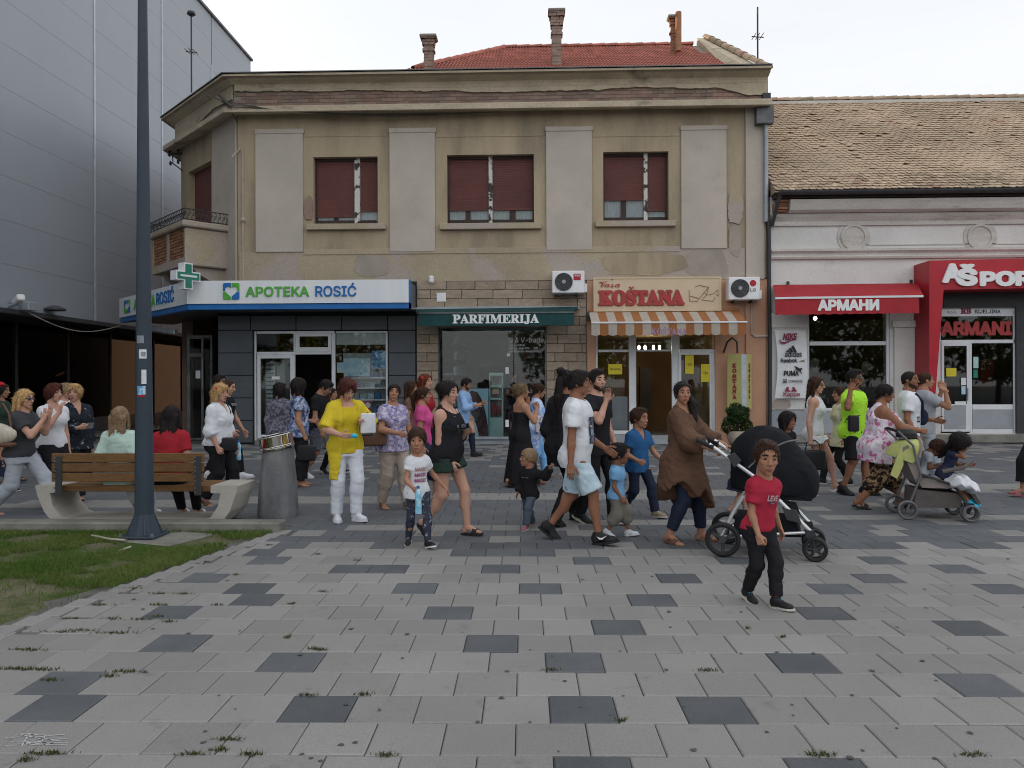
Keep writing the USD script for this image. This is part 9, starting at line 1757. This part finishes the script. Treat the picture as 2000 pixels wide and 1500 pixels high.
p = neo = Person('bearded man in neon green tee, black shorts and sunglasses raising a hand', 1668, 966, 1.76, -48, 'm', w=1.1, skin='skin_brown', hair_=[('short', 'hair_black'), ('beard', 'beard_stubble')], head=(0, -6, 0), feet=[(0.10, 0.10, 12, 0), (-0.12, -0.09, -12, 10)], hands=('relax', 'relax'), arms=[dict(to=(0.10, 0.08, -0.5)), dict(to=(0.12, 0.16, 0.10), dir=(0.35, 0.25, 1), pole=(0.1, -0.5, -1))]); p.top('p_neon', sleeve=0.6, hem=-0.12, e=0.024); p.pants('c_black', 'shorts', length=0.48, loose=0.03); p.glasses(); p.finish(('sneaker', 's_black', 's_black'))
c = neo.world([0.12, -0.26, 1.0]); bag('small black bag at the side of the man in neon green', c, (0.07, 0.04, 0.11), 'leather_black', [c + [0, 0, 0.1], neo.world(neo.T([0.13, 0.02, 0.2])), neo.world(neo.T([0.1, 0.1, 0.45]))])
p = hvy = Person('heavy woman in pink and white tank top and leopard leggings pushing the pushchair', 1712, 993, 1.62, -8, 'f', w=1.62, belly=0.07, bust=0.07, skin='skin_brown', hair_=('ponylow', 'hair_black'), head=(6, 0, 0), lean=7, feet=[(0.32, 0.09, 0, -6), (-0.26, -0.10, -8, 12)], hands=('grip', 'grip'), arms=[dict(to=(0.44, -0.02, -0.24)), dict(to=(0.44, -0.02, -0.24))]); p.top('p_pink', 'tank_top', hem=-0.22, sleeve=0, straps=True, neck='scoop', e=0.02, wr=0.02, flare=0.02); p.pants('p_leopard', 'capri_leggings', length=0.72, loose=0.03, wr=0.02); p.finish(('slide', 's_black', 's_black'))
p = fb = Person('bearded man in white football shirt and jeans with a dark strap across his chest', 1776, 967, 1.74, -30, 'm', w=1.06, skin='skin_brown', hair_=[('buzz', 'hair_black'), ('beard', 'beard_stubble')], head=(0, -20, 0), feet=[(0.16, 0.08, 0, -4), (-0.26, -0.08, 0, 26)], arms=[dict(to=(0.30, 0.02, -0.3)), dict(to=(0.10, 0.06, -0.5))]); p.top('c_white', 'football_shirt', sleeve=0.62, hem=-0.1, e=0.022); p.pants('c_jeans', 'jeans', loose=0.01, wr=0.016); p.print_('11', -0.13, -0.07, 0.12, 0.2, 'c_navy'); p.finish(('sneaker', 's_black', 's_sole'))
P_ = [fb.T([fb.front(np.array(y * fb.k), np.array(z * fb.k), 0.022) + 0.014, y * fb.k, z * fb.k]) for y, z in ((-0.10, 0.50), (-0.06, 0.40), (0.0, 0.28), (0.06, 0.18), (0.11, 0.10))]; sb = thing('sling_bag', 'dark navy sling bag across the chest of the man in the white football shirt', 'bag', fb.world(P_[3])); put(sb, 'strap', MB().tube([fb.world(q) for q in P_], [0.02, 0.022, 0.028, 0.04, 0.05], 8), 'c_navy'); put(sb, 'pouch', MB().ball(fb.world(P_[3] + np.array([0.02, 0.02, 0])), 0.08, 2, (0.9, 0.6, 1.4)), 'c_navy')
p = Person('man in grey tee raising his arms to his face by the red portal leg', 1806, 952, 1.74, -8, 'm', skin='skin_tan', hair_=('buzz', 'hair_brown'), head=(0, 0, 0), feet=walk(0.2), hands=('relax', 'relax'), arms=[dict(to=(0.28, -0.04, 0.10), dir=(-0.3, -0.3, 1), pole=(0.6, 0.3, -0.5)), dict(to=(0.20, 0.06, 0.10), dir=(-0.7, 0.2, 0.6), pole=(0.9, -0.2, -0.3))]); p.top('c_grey', sleeve=0.55, hem=-0.14, e=0.024); p.pants('c_lgrey', loose=0.02); p.finish(('sneaker', 's_white', 's_sole'))
# ---- the grey pushchair with two children
M('push_cloth', (0.105, 0.09, 0.085), (0.08, 0.07, 0.068), scale=9, rough=0.85, bump=0.2, bscale=15); M('push_light', (0.23, 0.20, 0.185), (0.19, 0.165, 0.15), scale=7, rough=0.85); M('lime', (0.40, 0.42, 0.15), (0.34, 0.36, 0.13), scale=7, rough=0.9)
pc2 = gp(1855, 1018); ps = thing('pushchair', 'grey two seat pushchair with lime yellow cloth over its backrest', 'pushchair', pc2); RP = Rz(math.radians(-10)); O = np.array([pc2[0] - 0.02, pc2[1] + 0.28, 0])
for y in (-0.25, 0.25):
    wheel(ps, L(-0.36, y, 0.11), 0.11, 0.05, 0, tyre='zinc', rim='push_cloth')
    for dy in (-0.04, 0.04): wheel(ps, L(0.28, y + dy, 0.095), 0.095, 0.035, 0, tyre='zinc', rim='push_cloth')
    put(ps, 'frame_tube', MB().tube([L(-0.36, y, 0.12), L(-0.22, y, 0.50), L(-0.30, y, 0.84), L(-0.46, y, 1.0)], 0.014, 8), 'zinc'); put(ps, 'frame_tube', MB().tube([L(0.28, y, 0.14), L(0.12, y, 0.40), L(-0.22, y, 0.52)], 0.014, 8), 'metal_dark'); put(ps, 'fork', MB().hull([L(0.22, y - 0.03, 0.2), L(0.32, y - 0.03, 0.2), L(0.22, y + 0.03, 0.2), L(0.32, y + 0.03, 0.2), L(0.28, y, 0.09), L(0.26, y, 0.09)]), 'metal_dark')
put(ps, 'handlebar', MB().tube([L(-0.46, -0.25, 1.0), L(-0.50, 0, 1.02), L(-0.46, 0.25, 1.0)], 0.018, 8), 's_black')
put(ps, 'seat', MB().hull([L(x, y, z) for x, z in ((-0.26, 0.46), (0.24, 0.42), (0.28, 0.36), (-0.2, 0.36)) for y in (-0.23, 0.23)]), 'push_light'); put(ps, 'backrest', MB().hull([L(x, y, z) for x, z in ((-0.26, 0.42), (-0.20, 0.46), (-0.34, 0.84), (-0.42, 0.80)) for y in (-0.22, 0.22)]), 'push_light'); put(ps, 'basket', MB().hull([L(x, y, z) for x, z in ((-0.28, 0.13), (0.20, 0.14), (0.22, 0.30), (-0.26, 0.34)) for y in (-0.21, 0.21)]), 'push_cloth')
put(ps, 'snack_tray', MB().tube([L(0.0, -0.25, 0.55), L(0.22, -0.24, 0.60), L(0.30, -0.1, 0.61), L(0.30, 0.1, 0.61), L(0.22, 0.24, 0.60), L(0.0, 0.25, 0.55)], 0.024, 8), 'push_cloth'); put(ps, 'footrest', MB().hull([L(x, y, z) for x, z in ((0.28, 0.36), (0.38, 0.18), (0.42, 0.19), (0.32, 0.37)) for y in (-0.18, 0.18)]), 'push_cloth')
hd = []
for i in range(9):
    a = math.radians(75 + 85 * i / 8)
    for j in range(nB): b = np.pi * j / (nB - 1); e_ = (0.15 + 0.85 * math.sin(b) ** 0.45); hd.append(L(-0.26 + 0.28 * math.cos(a) * e_, -0.24 * math.cos(b), 0.62 + 0.29 * math.sin(a) * e_))
f = []
for i in range(8):
    for j in range(nB - 1): a = i * nB + j; f += [[a, a + 1, a + nB + 1], [a, a + nB + 1, a + nB]]
put(ps, 'hood', (np.array(hd), np.array(f)), 'lime', smooth=70); put(ps, 'hood_edge', MB().tube([L(-0.26 + 0.285 * math.cos(1.3) * (0.15 + 0.85 * math.sin(b) ** 0.45), -0.24 * math.cos(b), 0.62 + 0.295 * math.sin(1.3) * (0.15 + 0.85 * math.sin(b) ** 0.45)) for b in np.linspace(0.02, 3.12, 15)], 0.02, 7), 'push_light')
cap = L(-0.30, 0, 0.945); put(None, 'cap', MB().lathe([(0, 0.07), (0.07, 0.06), (0.11, 0.02), (0.115, -0.03), (0, -0.03)], cap, 18), 's_black', top=dict(label='black cap lying on the hood of the grey pushchair', cat='cap'))
put(ps, 'lime_cloth', MB().hull([L(-0.42, -0.262, 0.86), L(-0.54, -0.262, 0.50), L(-0.47, -0.262, 0.46), L(-0.44, -0.262, 0.60), L(-0.42, -0.25, 0.86), L(-0.53, -0.20, 0.50), L(-0.47, -0.24, 0.46), L(-0.40, -0.25, 0.62)]), 'lime')
kid_rz = -10
p = Person('small dark haired child in grey tee leaning forward in the pushchair, face turned away', 0, 0, 0.85, kid_rz, 'm', kid=1.0, skin='skin_dark', hair_=('short', 'hair_brown', 0.03), head=(35, 0, 20), lean=14, loc=L(-0.10, 0.07, 0), seat=0.50, feet=[(0.34, 0.09, 0, 0, 0.36), (0.32, -0.09, 0, 0, 0.34)], arms=[dict(to=(0.2, 0, -0.28)), dict(to=(0.2, 0, -0.28))]); p.top('c_lgrey'); p.pants('c_djeans'); p.finish(('sneaker', 's_black', 's_sole'))
p = grl = Person('girl with wild dark curls, navy dress and turquoise shoes sitting in the pushchair', 0, 0, 0.98, kid_rz - 25, 'f', kid=0.9, bust=0, skin='skin_brown', hair_=('long', 'hair_black', 0.07), head=(20, -10, 28), lean=18, loc=L(0.10, -0.05, 0), seat=0.52, feet=[(0.48, 0.09, 0, 6, 0.28), (0.46, -0.09, 0, 6, 0.26)], hands=('relax', 'open'), arms=[dict(to=(0.3, 0.02, -0.24)), dict(to=(0.12, 0.02, 0.12), dir=(-0.1, 0.2, 1), pole=(0.2, -0.5, -1))]); p.top('p_dress', 'dress', hem=-0.12, sleeve=0.3, flare=0.05); p.pants('p_dress', 'dress_skirt', length=0.42, loose=0.05); p.finish(('shoe', 's_aqua', 's_aqua'))
bk = trimesh.creation.icosphere(3); v = np.array(bk.vertices) * [0.17, 0.22, 0.09]; v += 0.012 * np.sin(v[:, [1, 2, 0]] * 60); v[:, 2] -= 0.5 * np.clip(v[:, 0], 0, 1) ; put(None, 'white_blanket', ((v @ RP.T) + L(0.22, -0.16, 0.43), np.array(bk.faces)), 'c_white', smooth=True, top=dict(label='white cloth lying over the lap in the grey pushchair', cat='cloth'))
p = Person('woman in white top and wide black trousers, cut off by the right edge', 2034, 972, 1.66, 180, 'f', skin='skin_tan', hair_=('long', 'hair_black'), feet=walkr(0.22), hands=('relax', 'grip'), arms=[hang(), hang()]); p.top('c_white', sleeve=0.4); p.pants('c_black', loose=0.04, length=0.85); p.finish(('slide', 's_pink', 's_pink'))
c = p.world(p.wr[0] + [0.02, 0, -0.25]); bag('tan straw bag of the woman at the right edge', c, (0.12, 0.05, 0.12), 'c_beige', handles(c + [0, 0, 0.1], 0.16, 0))
